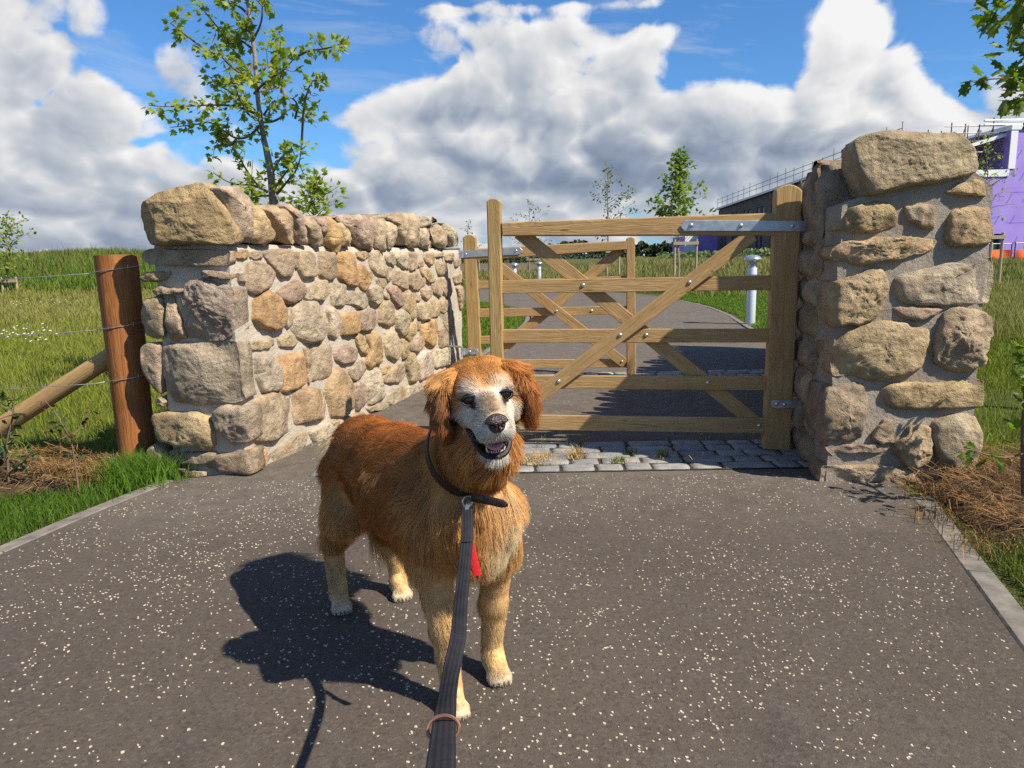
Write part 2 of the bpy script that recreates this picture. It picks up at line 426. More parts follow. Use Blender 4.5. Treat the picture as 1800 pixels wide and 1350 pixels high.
def m_purple(T, b, co):
    n = T.noise(co, 1.2, 4, .6)
    c = T.mix(T.rng(n, .3, .7), (.30, .20, .60), (.37, .26, .68))
    # printed dashes on the membrane
    w = T.vm('MULTIPLY', co, (1.0, 1.0, 1.0))
    sp = T.node('ShaderNodeSeparateXYZ'); T.l.new(w, sp.inputs[0])
    a = T.m('FRACT', T.m('MULTIPLY', T.m('ADD', sp.outputs[0], T.m('MULTIPLY', sp.outputs[2], -.5)), 1.1))
    bz = T.m('FRACT', T.m('MULTIPLY', sp.outputs[2], .8))
    mk = T.m('MULTIPLY', T.m('LESS_THAN', a, .10), T.m('LESS_THAN', bz, .42))
    c = T.mix(T.m('MULTIPLY', mk, .6), c, (.12, .07, .30))
    setb(T, b, Base_Color=c, Roughness=.6)

M = {}
M['stone'] = material('sandstone', m_stone)
M['mortar'] = material('lime_mortar', m_mortar)
M['gate'] = material('treated_softwood', wood((.37, .225, .09), (.46, .30, .13), (.27, .152, .055), cracks=.5))
M['gate_green'] = material('treated_softwood_pale', wood((.34, .22, .085), (.45, .30, .12), (.26, .16, .05)))
M['post'] = material('red_brown_post', wood((.26, .088, .024), (.40, .165, .045), (.12, .038, .014), (2, 70, 70), wear=.3, cracks=.9))
M['stake'] = material('stake_wood', wood((.34, .25, .16), (.42, .32, .21), (.25, .18, .11), knots=False))
M['galv'] = material('galvanised_steel', plain((.42, .45, .48), .42, .75, .18, 25, .1))
M['bolt'] = material('bolt_zinc', plain((.62, .62, .62), .3, .9, .1))
M['wire'] = material('fence_wire', plain((.45, .46, .47), .4, .8, .1))
M['steelpaint'] = material('bollard_silver', plain((.55, .57, .60), .45, .3, .06))
M['chrome'] = material('bollard_cap', plain((.6, .63, .66), .22, .8, .06))
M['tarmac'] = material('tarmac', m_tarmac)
M['chip'] = material('pale_chipping', plain((.46, .39, .29), .8, 0, .25, 90))
M['kerb'] = material('concrete_edging', plain((.165, .148, .122), .9, 0, .35, 14, .5, .2))
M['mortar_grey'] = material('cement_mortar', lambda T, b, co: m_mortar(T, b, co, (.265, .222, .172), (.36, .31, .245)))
M['granite'] = material('granite_sett', m_granite)
M['joint'] = material('sett_joint', plain((.055, .045, .032), .95, 0, .4, 60, .5, .1))
M['field'] = material('meadow_ground', m_field)
M['soil'] = material('bark_soil', m_soil)
M['plough'] = material('bare_field', plain((.13, .09, .065), .95, 0, .2, .05, 0, .1))
M['blade'] = material('grass_blade', m_attr(.6, .35, .25))
M['straw'] = material('dry_straw', m_attr(.8, .15, .15))
M['bark'] = material('young_bark', plain((.25, .20, .15), .9, 0, .35, 60, .6, .2))
M['twig'] = material('twig', plain((.16, .105, .07), .85, 0, .3, 60, .4, .2))
M['leaf_maple'] = material('maple_leaf', m_leaf((.12, .20, .014), (.29, .33, .028), .45))
M['leaf_oak'] = material('oak_leaf', m_leaf((.045, .10, .012), (.16, .21, .018), .4))
M['leaf_far'] = material('far_leaf', m_leaf((.085, .165, .014), (.22, .28, .028), .4))
M['leaf_grey'] = material('grey_leaf', m_leaf((.09, .13, .05), (.15, .19, .07), .35))
M['leaf_holly'] = material('holly_leaf', m_leaf((.012, .035, .010), (.05, .08, .018), .15))
M['leaf_red'] = material('holly_tip', m_leaf((.06, .018, .012), (.09, .035, .015), .15))
M['wood_far'] = material('far_wood', plain((.035, .055, .022), .95, 0, .5, .12, 0, .1))
M['purple'] = material('purple_membrane', m_purple)
M['brick'] = material('dark_brick', m_brick)
M['glass'] = material('window_glass', plain((.05, .07, .09), .08, 0, .1))
M['glasspale'] = material('window_glass_pale', plain((.30, .36, .42), .15, 0, .1))
M['white'] = material('white_trim', plain((.75, .75, .75), .5, 0, .05))
M['roofgrey'] = material('grey_roof', plain((.10, .105, .12), .7, 0, .15))
M['scaf'] = material('scaffold_tube', plain((.16, .14, .13), .5, .5, .2))
M['plank'] = material('scaffold_board', plain((.22, .17, .12), .8, 0, .2))
M['orange'] = material('orange_barrier', plain((.75, .12, .02), .6, 0, .2, 3))
M['door'] = material('green_door', plain((.04, .22, .09), .5, 0, .1))
M['dark'] = material('dark_opening', plain((.015, .015, .018), .7, 0, .1))
M['render'] = material('pale_house_wall', plain((.55, .52, .47), .8, 0, .1, 1))
M['tile'] = material('house_roof', plain((.16, .11, .09), .8, 0, .15, 2))
HAIRS = 170000

# ------------------------------------------------------------------ terrain
def sstep(x, a, b):
    t = np.clip((x - a) / (b - a), 0, 1); return t * t * (3 - 2 * t)
def gz(x, y):
    x = np.asarray(x, float); y = np.asarray(y, float)
    z = -0.02 * np.ones_like(x)
    # grassy mound on the left
    m = sstep(y, 19, 33) * sstep(-x, 4.0 + 0.10 * y, 9 + 0.32 * y) * 1.55
    m = m * (0.72 + .28 * sstep(x, -26, -13))
    m = m * (1 - sstep(y, 60, 140))
    z = z + m
    # bank on the right in front of the building
    b = sstep(y, 20, 31) * sstep(x, 2.5, 6.5) * 0.42
    z = z + b * (1 - sstep(y, 120, 240))
    z = z + 0.05 * np.sin(x * .9 + y * .5) * sstep(y, 9, 14) * sstep(np.abs(x), 4.2, 7)
    return z
def build_terrain():
    ys = np.concatenate([np.linspace(-30, 2, 10), np.linspace(2.4, 30, 70), np.linspace(31, 60, 24), np.geomspace(64, 5000, 26)])
    xs = np.concatenate([-np.geomspace(4500, 40, 22), np.linspace(-38, 38, 110), np.geomspace(40, 4500, 22)])
    X, Y = np.meshgrid(xs, ys); V = np.stack([X, Y, gz(X, Y)], -1).reshape(-1, 3)
    nx = len(xs); F = np.array([(j * nx + i, j * nx + i + 1, (j + 1) * nx + i + 1, (j + 1) * nx + i) for j in range(len(ys) - 1) for i in range(nx - 1)])
    props(mesh('ground', V, F, M['field']), kind='structure')
build_terrain()

LWALL_P = np.array([-1.335, 3.57, 0]); LWALL_D = unit([.2397, .9708, 0]); LWALL_N = unit([.9708, -.2397, 0]); LWALL_L = 3.62; LWALL_T = .41
RWALL = np.array([(1.45, 3.30), (1.52, 3.88), (1.62, 4.35), (1.86, 5.1), (2.22, 6.0), (2.62, 7.0), (3.04, 8.0)])
RWALL_T = .52

# path outline: left edge going away, right edge coming back
PATH_L = [(-5.6, -9), (-4.0, -4), (-2.75, 0), (-2.25, 1.4), (-1.905, 2.59), (-1.80, 3.05), (-1.655, 3.52), (-1.34, 3.62), (-1.22, 4.1), (-.62, 6.6), (-.40, 7.4), (-.22, 8.5), (.12, 10.4), (.36, 12.6), (.35, 15), (-.3, 17.6), (-2.2, 20.5), (-6, 23.4), (-14, 27)]
PATH_R = [(-1.6, -9), (-.5, -4), (.78, 0), (1.07, .95), (1.335, 1.79), (1.55, 2.5), (1.735, 3.10), (1.74, 3.32), (1.5, 3.4), (1.56, 3.9), (1.66, 4.4), (1.92, 5.1), (2.28, 6.0), (2.67, 7.0), (3.06, 8.0), (3.24, 9.5), (3.36, 10.7), (3.78, 13), (3.98, 15.6), (3.85, 18), (3.3, 20.8), (1.6, 23.7), (-3, 26.6), (-13, 31)]
def resample(P, n):
    P = np.asarray(P, float); d = np.r_[0, np.cumsum(np.linalg.norm(np.diff(P, axis=0), axis=1))]
    s = np.linspace(0, d[-1], n); return np.stack([np.interp(s, d, P[:, k]) for k in range(P.shape[1])], -1)
def smooth_line(P, n):
    P = np.asarray(P, float)
    for _ in range(2):
        Q = [P[0]]
        for a, b in zip(P[:-1], P[1:]): Q += [a * .75 + b * .25, a * .25 + b * .75]
        P = np.array(Q + [P[-1]])
    return resample(P, n)
def poly_sheet(name, outline, z, mat, kind='structure'):
    """flat sheet filled from an outline"""
    import bmesh
    bm = bmesh.new()
    vs = [bm.verts.new((p[0], p[1], z)) for p in outline]
    bm.faces.new(vs); bmesh.ops.triangulate(bm, faces=bm.faces[:])
    me = bpy.data.meshes.new(name); bm.to_mesh(me); bm.free()
    for p in me.polygons:
        if p.normal.z < 0: p.flip()
    o = link(name, me, mat); return props(o, kind=kind)
poly_sheet('path', np.array(PATH_L + PATH_R[::-1]), 0.0, M['tarmac'])

# concrete edging stones, each one a piece of the kerb
def kerb(name, line, w, seg_len, side, z=.005):
    root = props(thing(name, None, None, (line[0][0], line[0][1], 0)), kind='structure')
    L = np.linalg.norm(np.diff(line, axis=0), axis=1).sum(); n = max(1, int(round(L / seg_len)))
    P = resample(line, n * 6 + 1)
    for i in range(n):
        seg = P[i * 6:(i + 1) * 6 + 1].copy()
        t = unit(seg[-1] - seg[0]); seg[0] += t * .004; seg[-1] -= t * .004
        T = np.gradient(seg, axis=0); T /= np.linalg.norm(T, axis=1)[:, None]; Nn = np.stack([-T[:, 1], T[:, 0]], -1) * side
        dz = z + random.uniform(-.003, .003); j = random.uniform(-.004, .004)
        V = []; k = len(seg)
        for a, zz in ((j, -.12), (j, dz - .006), (j + .007, dz), (w - .006, dz), (w, dz - .006), (w, -.12)):
            V += [(p[0] + q[0] * a, p[1] + q[1] * a, zz) for p, q in zip(seg, Nn)]
        F = []
        for r in range(5):
            for c in range(k - 1): F.append((r * k + c, r * k + c + 1, (r + 1) * k + c + 1, (r + 1) * k + c))
        F.append(tuple(r * k for r in range(6))); F.append(tuple(r * k + k - 1 for r in range(5, -1, -1)))
        mesh('edging_stone', V, F, M['kerb'], root, smooth=False)
    return root
kerb('kerb', smooth_line([(-2.75, 0), (-2.25, 1.4), (-1.905, 2.59), (-1.80, 3.05), (-1.66, 3.50)], 40), .075, .91, 1)
kerb('kerb', smooth_line([(.78, 0), (1.07, .95), (1.335, 1.79), (1.55, 2.5), (1.725, 3.08)], 40), .085, .91, -1)
kerb('kerb', smooth_line([(3.08, 8.05), (3.26, 9.5), (3.38, 10.7), (3.80, 13), (4.0, 15.6), (3.87, 18), (3.3, 20.9), (1.6, 23.8), (-3, 26.7)], 60), .08, .91, -1)
kerb('kerb', smooth_line([(-.42, 7.4), (-.24, 8.5), (.10, 10.4), (.34, 12.6), (.33, 15), (-.3, 17.5), (-2.2, 20.4), (-6, 23.3)], 60), .07, .91, 1)

# ------------------------------------------------------------------ granite setts
def rock_box(c, half, seed, rough=.12, res=3, rot=0.0):
    """rounded, uneven block: a subdivided cube pulled towards a superellipsoid and roughened"""
    V = []; F = []; idx = {}
    n = res
    def vid(p):
        k = tuple(np.round(p, 5))
        if k not in idx: idx[k] = len(V); V.append(p)
        return idx[k]
    for ax in range(3):
        for s in (-1, 1):
            for i in range(n):
                for j in range(n):
                    q = []
                    for (a, b_) in ((i, j), (i + 1, j), (i + 1, j + 1), (i, j + 1)):
                        p = np.zeros(3); p[ax] = s; p[(ax + 1) % 3] = -1 + 2 * a / n; p[(ax + 2) % 3] = -1 + 2 * b_ / n
                        q.append(vid(p))
                    F.append(tuple(q) if s > 0 else tuple(q[::-1]))
    V = np.array(V)
    L4 = (np.abs(V) ** 14).sum(1) ** (1 / 14.0); V = V / L4[:, None]
    for k in range(len(V)):
        d = mnoise.noise_vector(Vector(V[k] * 1.3 + seed * 3.7)); V[k] += np.array(d) * rough
    V = V * np.array(half)
    cr, sr = math.cos(rot), math.sin(rot)
    V = np.stack([V[:, 0] * cr - V[:, 1] * sr, V[:, 0] * sr + V[:, 1] * cr, V[:, 2]], -1) + np.array(c)
    return V, F
def setts(name, y0, rows, xl, xr, row_h):
    root = props(thing(name, None, None, ((xl(0) + xr(0)) / 2, y0, 0)), kind='structure')
    y1 = y0 + rows * row_h
    base = poly_sheet('mortar_bed', [(xl(0), y0 - .01), (xr(0), y0 - .01), (xr(1), y1 + .01), (xl(1), y1 + .01)], .004, M['joint'], kind=None)
    base.parent = root; base.location = tuple(-wloc(root))
    s = 0
    for r in range(rows):
        t = (r + .5) / rows; x = xl(t) + random.uniform(-.10, 0) ; yc = y0 + (r + .5) * row_h
        while x < xr(t) - .03:
            w = random.uniform(.12, .27); w = min(w, xr(t) + .03 - x); s += 1
            if w > .05 and x > xl(t) - .09:
                V, F = rock_box((x + w / 2, yc + random.uniform(-.004, .004), -.025 + random.uniform(-.003, .003)), (w / 2 - .005, row_h / 2 - .005, .036), s + rows * 10, .085, 5, random.uniform(-.02, .02))
                mesh('sett', V, F, M['granite'], root)
            x += w
    return root
setts('sett_strip', 3.53, 5, lambda t: -.98 + .06 * t, lambda t: 1.50 + .05 * t, .112)
setts('sett_strip', 6.30, 3, lambda t: -.64 + .06 * t, lambda t: 2.20 + .1 * t, .12)

# pale chippings pressed into the tarmac
def in_path(x, y):
    L = np.interp(y, [p[1] for p in PATH_L[:13]], [p[0] for p in PATH_L[:13]])
    R = np.interp(y, [p[1] for p in PATH_R[:15]], [p[0] for p in PATH_R[:15]])
    return (x > L + .03) & (x < R - .03)
def chips():
    V = []; F = []; n = 0
    N = 52000
    X = rng.uniform(-3.2, 2.2, N); Y = rng.uniform(.35, 4.3, N)
    keep = in_path(X, Y) & ~((Y > 3.47) & (Y < 4.12))
    for x, y in zip(X[keep], Y[keep]):
        dn = fbm((x * 1.3, y * 1.3, 3.3), 3); dn2 = fbm((x * 6, y * 6, 8.8), 2)
        if random.random() > np.clip(.30 + .32 * dn + .42 * dn2, .04, .95): continue
        r = random.uniform(.0020, .0048) * (1.0 if random.random() < .93 else 1.3); k = random.choice((5, 6, 6, 7)); a0 = random.uniform(0, 6.28); e = random.uniform(.55, 1); h = random.uniform(.0008, .0018)
        a = a0 + np.arange(k) * 2 * np.pi / k + rng.uniform(-.3, .3, k); rr = r * rng.uniform(.7, 1.15, k)
        px, py = rr * np.cos(a), rr * np.sin(a) * e; q = random.uniform(0, 3.14)
        qx, qy = px * math.cos(q) - py * math.sin(q), px * math.sin(q) + py * math.cos(q)
        V.append(np.stack([x + qx, y + qy, np.full(k, -.001)], -1)); V.append(np.stack([x + qx * .85, y + qy * .85, h + rng.uniform(-.0004, .0004, k)], -1))
        F.append(tuple(n + k + i for i in range(k))); F += [(n + i, n + (i + 1) % k, n + k + (i + 1) % k, n + k + i) for i in range(k)]
        n += 2 * k
    props(mesh('chippings', np.concatenate(V), F, M['chip'], smooth=False), kind='stuff')
chips()

# bark and soil beds
def bed(name, outline, zc):
    import bmesh
    o = np.array(outline); c = o.mean(0)
    V = []; F = []; R = 9; K = 48; P = smooth_line(np.vstack([o, o[:1]]), K + 1)[:-1]
    for r in range(R + 1):
        s = r / R
        for p in P:
            q = c + (p - c) * (1 - s) if r < R else c
            q = c + (p - c) * (1 - s * .98)
            z = zc * sstep(s, 0, .35) - .015 * (1 - min(1, s * 5)) + .02 * fbm((q[0] * 6, q[1] * 6, 1.5), 3) * min(1, s * 4)
            V.append((q[0], q[1], float(z)))
    for r in range(R):
        for k in range(K): F.append((r * K + k, r * K + (k + 1) % K, (r + 1) * K + (k + 1) % K, (r + 1) * K + k))
    F.append(tuple(R * K + k for k in range(K)))
    return props(mesh(name, V, F, M['soil']), kind='structure')
BED_L = [(-4.2, 3.95), (-3.3, 3.95), (-2.7, 4.02), (-2.2, 3.98), (-1.85, 3.72), (-1.86, 3.52), (-2.05, 3.36), (-2.4, 3.26), (-3.0, 3.22), (-4.2, 3.2)]
BED_R = [(1.83, 3.22), (1.85, 3.06), (1.78, 2.78), (1.78, 2.52), (2.0, 2.42), (2.6, 2.45), (3.2, 2.6), (3.3, 3.3), (2.7, 3.55), (2.2, 3.6), (1.95, 3.38)]
bed('soil', BED_L, .03)
bed('soil', BED_R, .05)

# ------------------------------------------------------------------ grass
def blades(name, X, Y, Hh, W, colA, colB, lean=.35, seg=2, zf=None, mat='blade', tipc=None):
    n = len(X); Z = (zf or gz)(X, Y)
    th = rng.uniform(0, 2 * np.pi, n); fw = np.stack([np.cos(th), np.sin(th)], -1)
    ph = rng.uniform(0, 2 * np.pi, n); ln = np.stack([np.cos(ph), np.sin(ph)], -1) * (rng.uniform(.1, 1, n) * lean * Hh)[:, None]
    f = rng.random(n)[:, None]; c = np.array(colA) * (1 - f) + np.array(colB) * f
    c = c * rng.uniform(.75, 1.2, n)[:, None]
    V = np.zeros((n, 2 * seg + 1, 3)); C = np.zeros((n, 2 * seg + 1, 3))
    for s in range(seg + 1):
        t = s / seg; x = X + ln[:, 0] * t * t; y = Y + ln[:, 1] * t * t; z = Z + Hh * t * (1 - .12 * t)
        w = W * (1 - t ** 1.5) * .5
        cc = c if tipc is None else c * (1 - t) + np.array(tipc) * t
        if s < seg:
            V[:, 2 * s] = np.stack([x - fw[:, 0] * w, y - fw[:, 1] * w, z], -1); V[:, 2 * s + 1] = np.stack([x + fw[:, 0] * w, y + fw[:, 1] * w, z], -1)
            C[:, 2 * s] = cc; C[:, 2 * s + 1] = cc
        else:
            V[:, 2 * s] = np.stack([x, y, z], -1); C[:, 2 * s] = cc
    b = (np.arange(n) * (2 * seg + 1))[:, None]
    T = []
    for s in range(seg - 1): T += [(2 * s, 2 * s + 1, 2 * s + 3), (2 * s, 2 * s + 3, 2 * s + 2)]
    T.append((2 * seg - 2, 2 * seg - 1, 2 * seg))
    F = np.concatenate([b + np.array(t)[None] for t in T])
    o = mesh(name, V.reshape(-1, 3), F, M[mat], smooth=False, attrs={'col': C.reshape(-1, 3)})
    return props(o, kind='stuff')
def pts_in(poly, n):
    poly = np.array(poly); a, b = poly.min(0), poly.max(0); out = []; tot = 0
    x, y = poly[:, 0], poly[:, 1]
    while tot < n:
        P = rng.uniform(a, b, (n * 2, 2)); c = np.zeros(len(P), bool); j = len(poly) - 1
        for i in range(len(poly)):
            with np.errstate(divide='ignore', invalid='ignore'):
                k = ((y[i] > P[:, 1]) != (y[j] > P[:, 1])) & (P[:, 0] < (x[j] - x[i]) * (P[:, 1] - y[i]) / (y[j] - y[i]) + x[i])
            c ^= k; j = i
        out.append(P[c]); tot += c.sum()
    P = np.concatenate(out)[:n]; return P[:, 0], P[:, 1]
def ndens(X, Y, s, lo, hi, seed=0):
    return np.array([np.clip(lo + (hi - lo) * (.5 + .9 * fbm((x * s, y * s, seed), 3)), 0, 1) for x, y in zip(X, Y)])

G1, G2 = (.070, .150, .012), (.12, .20, .018)      # lush
D1, D2 = (.20, .185, .045), (.30, .24, .085)       # meadow going to seed
def build_grass():
    # verge along the left kerb
    verge = [(-4.3, 2.2), (-2.62, 1.1), (-2.02, 2.55), (-1.90, 3.05), (-1.76, 3.46), (-1.80, 3.60), (-2.1, 3.36), (-2.5, 3.26), (-4.3, 3.2)]
    X, Y = pts_in(verge, 30000); blades('grass', X, Y, rng.uniform(.035, .085, len(X)), .0042, (.055, .125, .010), (.11, .19, .018), .8)
    tuft = np.array([-1.86, 3.56]); P = tuft + rng.normal(0, 1, (2600, 2)) * (.085, .10)
    blades('grass', P[:, 0], P[:, 1], rng.uniform(.07, .19, len(P)), .005, (.06, .15, .012), (.13, .23, .02), .7)
    # right verge
    verge = [(1.46, 1.55), (1.66, 2.48), (1.85, 2.50), (2.3, 2.5), (3.2, 2.4), (3.2, 1.2)]
    X, Y = pts_in(verge, 18000); blades('grass', X, Y, rng.uniform(.03, .10, len(X)), .0045, (.07, .12, .012), (.17, .20, .03), .9)
    # meadow left of the wall: short behind the bed, tall and pale farther off
    def meadow(N, poly, h0, h1, w, ca, cb, lean=.35, s=.5, lo=.35, hi=1.0, seed=0, tip=None):
        X, Y = pts_in(poly, N); k = rng.random(N) < ndens(X, Y, s, lo, hi, seed); X, Y = X[k], Y[k]
        d = np.hypot(X, Y); return blades('grass', X, Y, rng.uniform(h0, h1, len(X)) , w * np.maximum(1, d / 6), ca, cb, lean, tipc=tip)
    L = [(-1.9, 4.05), (-1.75, 4.5), (-1.4, 6.2), (-1.1, 7.4), (-1.6, 9.0), (-4, 11), (-9.5, 11), (-6.5, 6.5), (-4.4, 4.1)]
    meadow(52000, L, .05, .11, .006, (.14, .195, .014), (.25, .28, .032), .8, seed=1)
    L2 = [(-2.5, 5.3), (-1.6, 7.4), (-1.7, 12), (-2.0, 16), (-16, 16), (-10, 9), (-5.2, 5.3)]
    meadow(60000, L2, .07, .17, .006, (.13, .18, .014), (.25, .265, .035), .6, seed=2, tip=(.28, .27, .06))
    L3 = [(-2.0, 14), (-3, 24), (-22, 24), (-17, 14)]
    meadow(52000, L3, .12, .24, .007, (.15, .18, .018), (.26, .265, .05), .5, seed=3, tip=(.30, .27, .08))
    L4 = [(-4, 23), (-5, 34), (-34, 34), (-23, 23)]
    meadow(60000, L4, .25, .6, .008, (.075, .145, .014), (.18, .24, .03), .5, .3, .45, 1, 4)
    P4x, P4y = pts_in([(-5, 25), (-6, 33), (-30, 33), (-22, 24)], 4500); kk = rng.random(4500) < ndens(P4x, P4y, .3, 0, 1, 44); P4x, P4y = P4x[kk], P4y[kk]
    blades('grass', P4x, P4y, rng.uniform(.3, .8, len(P4x)), .035, (.14, .11, .04), (.22, .17, .07), .3, tipc=(.25, .17, .10))
    # right side
    R = [(2.35, 3.55), (2.3, 4.2), (2.75, 5.6), (3.75, 8.2), (4.4, 9.8), (7.5, 9.8), (4.6, 3.5)]
    meadow(46000, R, .04, .10, .006, (.11, .17, .012), (.22, .26, .03), .7, seed=5)
    R2 = [(3.9, 8.4), (4.8, 10.5), (9.5, 20), (24, 20), (13, 8)]
    meadow(70000, R2, .14, .34, .007, (.12, .17, .014), (.25, .26, .04), .5, seed=6, tip=(.29, .27, .08))
    R3 = [(4.6, 18), (5.0, 22), (3.4, 26), (4, 40), (40, 40), (20, 18)]
    meadow(60000, R3, .15, .36, .010, (.09, .145, .015), (.21, .235, .04), .45, .3, .45, 1, 7, tip=(.25, .25, .07))
    # mown strips beside the far path
    R4 = [(3.2, 8.15), (3.38, 9.4), (3.5, 10.7), (3.95, 13), (4.15, 15.6), (4.0, 18.2), (4.4, 20), (7.2, 20), (6.2, 14), (4.9, 9.5), (3.75, 8.15)]
    meadow(50000, R4, .03, .085, .007, (.08, .165, .012), (.16, .24, .02), .8, .8, .55, 1, 8)
    L5 = [(-.52, 7.45), (-.32, 8.5), (.0, 10.4), (.24, 12.6), (.23, 15), (-.45, 17.4), (-2.4, 20.2), (-5, 17), (-2.6, 11), (-1.1, 7.4)]
    meadow(50000, L5, .03, .09, .007, (.08, .165, .012), (.17, .24, .02), .8, .8, .55, 1, 9)
    # beyond the bend
    B = [(4.2, 20.6), (1.7, 24.4), (-3, 27.4), (-12, 31.5), (-12, 44), (14, 44), (12, 22)]
    meadow(60000, B, .2, .6, .012, (.085, .14, .014), (.20, .23, .04), .5, .3, .5, 1, 10, tip=(.26, .24, .08))
    # scattered white flowers in the meadow: small flat heads
    V = []; F = []; n = 0
    spots = [gp(px, py) for px, py in [(60, 630), (45, 632), (75, 640), (20, 628), (55, 645), (90, 560), (95, 552), (25, 560), (8, 625)]]
    for s in spots:
        for _ in range(7):
            x, y = s[0] + random.gauss(0, .12), s[1] + random.gauss(0, .15); z = .30 + random.uniform(-.05, .08); r = random.uniform(.008, .018)
            a = np.linspace(0, 6.28, 7)[:-1]
            V.append(np.stack([x + r * np.cos(a), y + r * np.sin(a), z + .3 * r * np.sin(a * 2)], -1))
            F += [tuple(n + i for i in range(6))]; n += 6
    props(mesh('meadow_flowers', np.concatenate(V), F, material('flower_white', plain((.7, .7, .66), .8, 0, .1)), smooth=False), kind='stuff')
build_grass()

def straw(name, poly, N, colA, colB, L=(.05, .2), zc=.05, seed=0, tufts=()):
    """loose dead grass lying on the bed, and standing tufts of it"""
    X, Y = pts_in(poly, N); k = rng.random(N) < ndens(X, Y, 3.0, .15, 1.0, seed); X, Y = X[k], Y[k]; n = len(X)
    l = rng.uniform(L[0], L[1], n); th = rng.uniform(0, 6.28, n); z0 = zc + rng.uniform(0, .035, n); up = rng.uniform(-.08, .16, n)
    for (tx, ty, tr, tn, th_) in tufts:
        X = np.r_[X, tx + rng.normal(0, tr, tn)]; Y = np.r_[Y, ty + rng.normal(0, tr, tn)]; l = np.r_[l, rng.uniform(.5, 1, tn) * th_]; th = np.r_[th, rng.uniform(0, 6.28, tn)]
        z0 = np.r_[z0, np.full(tn, .0)]; up = np.r_[up, rng.uniform(.5, 1.0, tn)]
    n = len(X); bend = rng.normal(0, .5, n)
    V = np.zeros((n, 5, 3)); w = rng.uniform(.0006, .0017, n)
    for s, t in enumerate((0, .5)):
        a = th + bend * t; cx = X + np.cos(a) * l * t * np.sqrt(np.maximum(.02, 1 - up ** 2)); cy_ = Y + np.sin(a) * l * t * np.sqrt(np.maximum(.02, 1 - up ** 2)); cz = z0 + up * l * t + .02 * np.sin(t * 3)
        V[:, 2 * s] = np.stack([cx - np.sin(th) * w, cy_ + np.cos(th) * w, cz], -1); V[:, 2 * s + 1] = np.stack([cx + np.sin(th) * w, cy_ - np.cos(th) * w, cz + .001], -1)
    a = th + bend; V[:, 4] = np.stack([X + np.cos(a) * l * np.sqrt(np.maximum(.02, 1 - up ** 2)), Y + np.sin(a) * l * np.sqrt(np.maximum(.02, 1 - up ** 2)), z0 + up * l * .9], -1)
    f = rng.random(n)[:, None]; c = (np.array(colA) * (1 - f) + np.array(colB) * f) * rng.uniform(.6, 1.25, n)[:, None]
    C = np.repeat(c[:, None], 5, 1)
    b = (np.arange(n) * 5)[:, None]; F = np.concatenate([b + np.array(t)[None] for t in ((0, 1, 3), (0, 3, 2), (2, 3, 4))])
    return props(mesh(name, V.reshape(-1, 3), F, M['straw'], smooth=False, attrs={'col': C.reshape(-1, 3)}), kind='stuff')
tl = [gp(620 / 4.5, 680 + 690 / 4.5), gp(760 / 4.5, 680 + 690 / 4.5), gp(450 / 4.5, 680 + 700 / 4.5), gp(700 / 4.5, 680 + 770 / 4.5)]
straw('dead_grass', BED_L, 4200, (.12, .065, .025), (.36, .22, .085), seed=1, zc=.03, tufts=[(p[0], p[1], .06, 240, .13) for p in tl])
tr = [gp(1560 + x / 2.646, 640 + y / 2.646) for x, y in [(350, 640), (290, 740), (600, 560), (450, 860), (430, 540), (560, 700), (200, 600)]]
straw('dead_grass', BED_R, 5200, (.10, .05, .022), (.37, .21, .08), seed=2, zc=.05, tufts=[(p[0], p[1], .07, 150, .085) for p in tr])
# tufts growing out of the sett joints
tt = [(gp(938, 815), .045, 170, .07), (gp(1012, 808), .025, 110, .10), (gp(960, 808), .02, 40, .06)]
straw('dead_grass', [(.1, 3.55), (1.2, 3.55), (1.2, 3.7), (.1, 3.7)], 60, (.40, .27, .09), (.55, .40, .15), (.02, .05), .01, 3, [(p[0], p[1], r, n_, h) for p, r, n_, h in tt])
for (px, py, n_, h) in [(1088, 815, 130, .06), (1163, 805, 60, .09), (1110, 800, 40, .07), (1000, 785, 14, .16), (1025, 785, 14, .16), (945, 790, 8, .2)]:
    p = gp(px, py); P = p[:2] + rng.normal(0, 1, (n_, 2)) * (.02, .012)
    blades('grass', P[:, 0], P[:, 1], rng.uniform(.4, 1, n_) * h, .0035, (.10, .17, .02), (.25, .25, .05), .6, zf=lambda x, y: np.zeros_like(x))

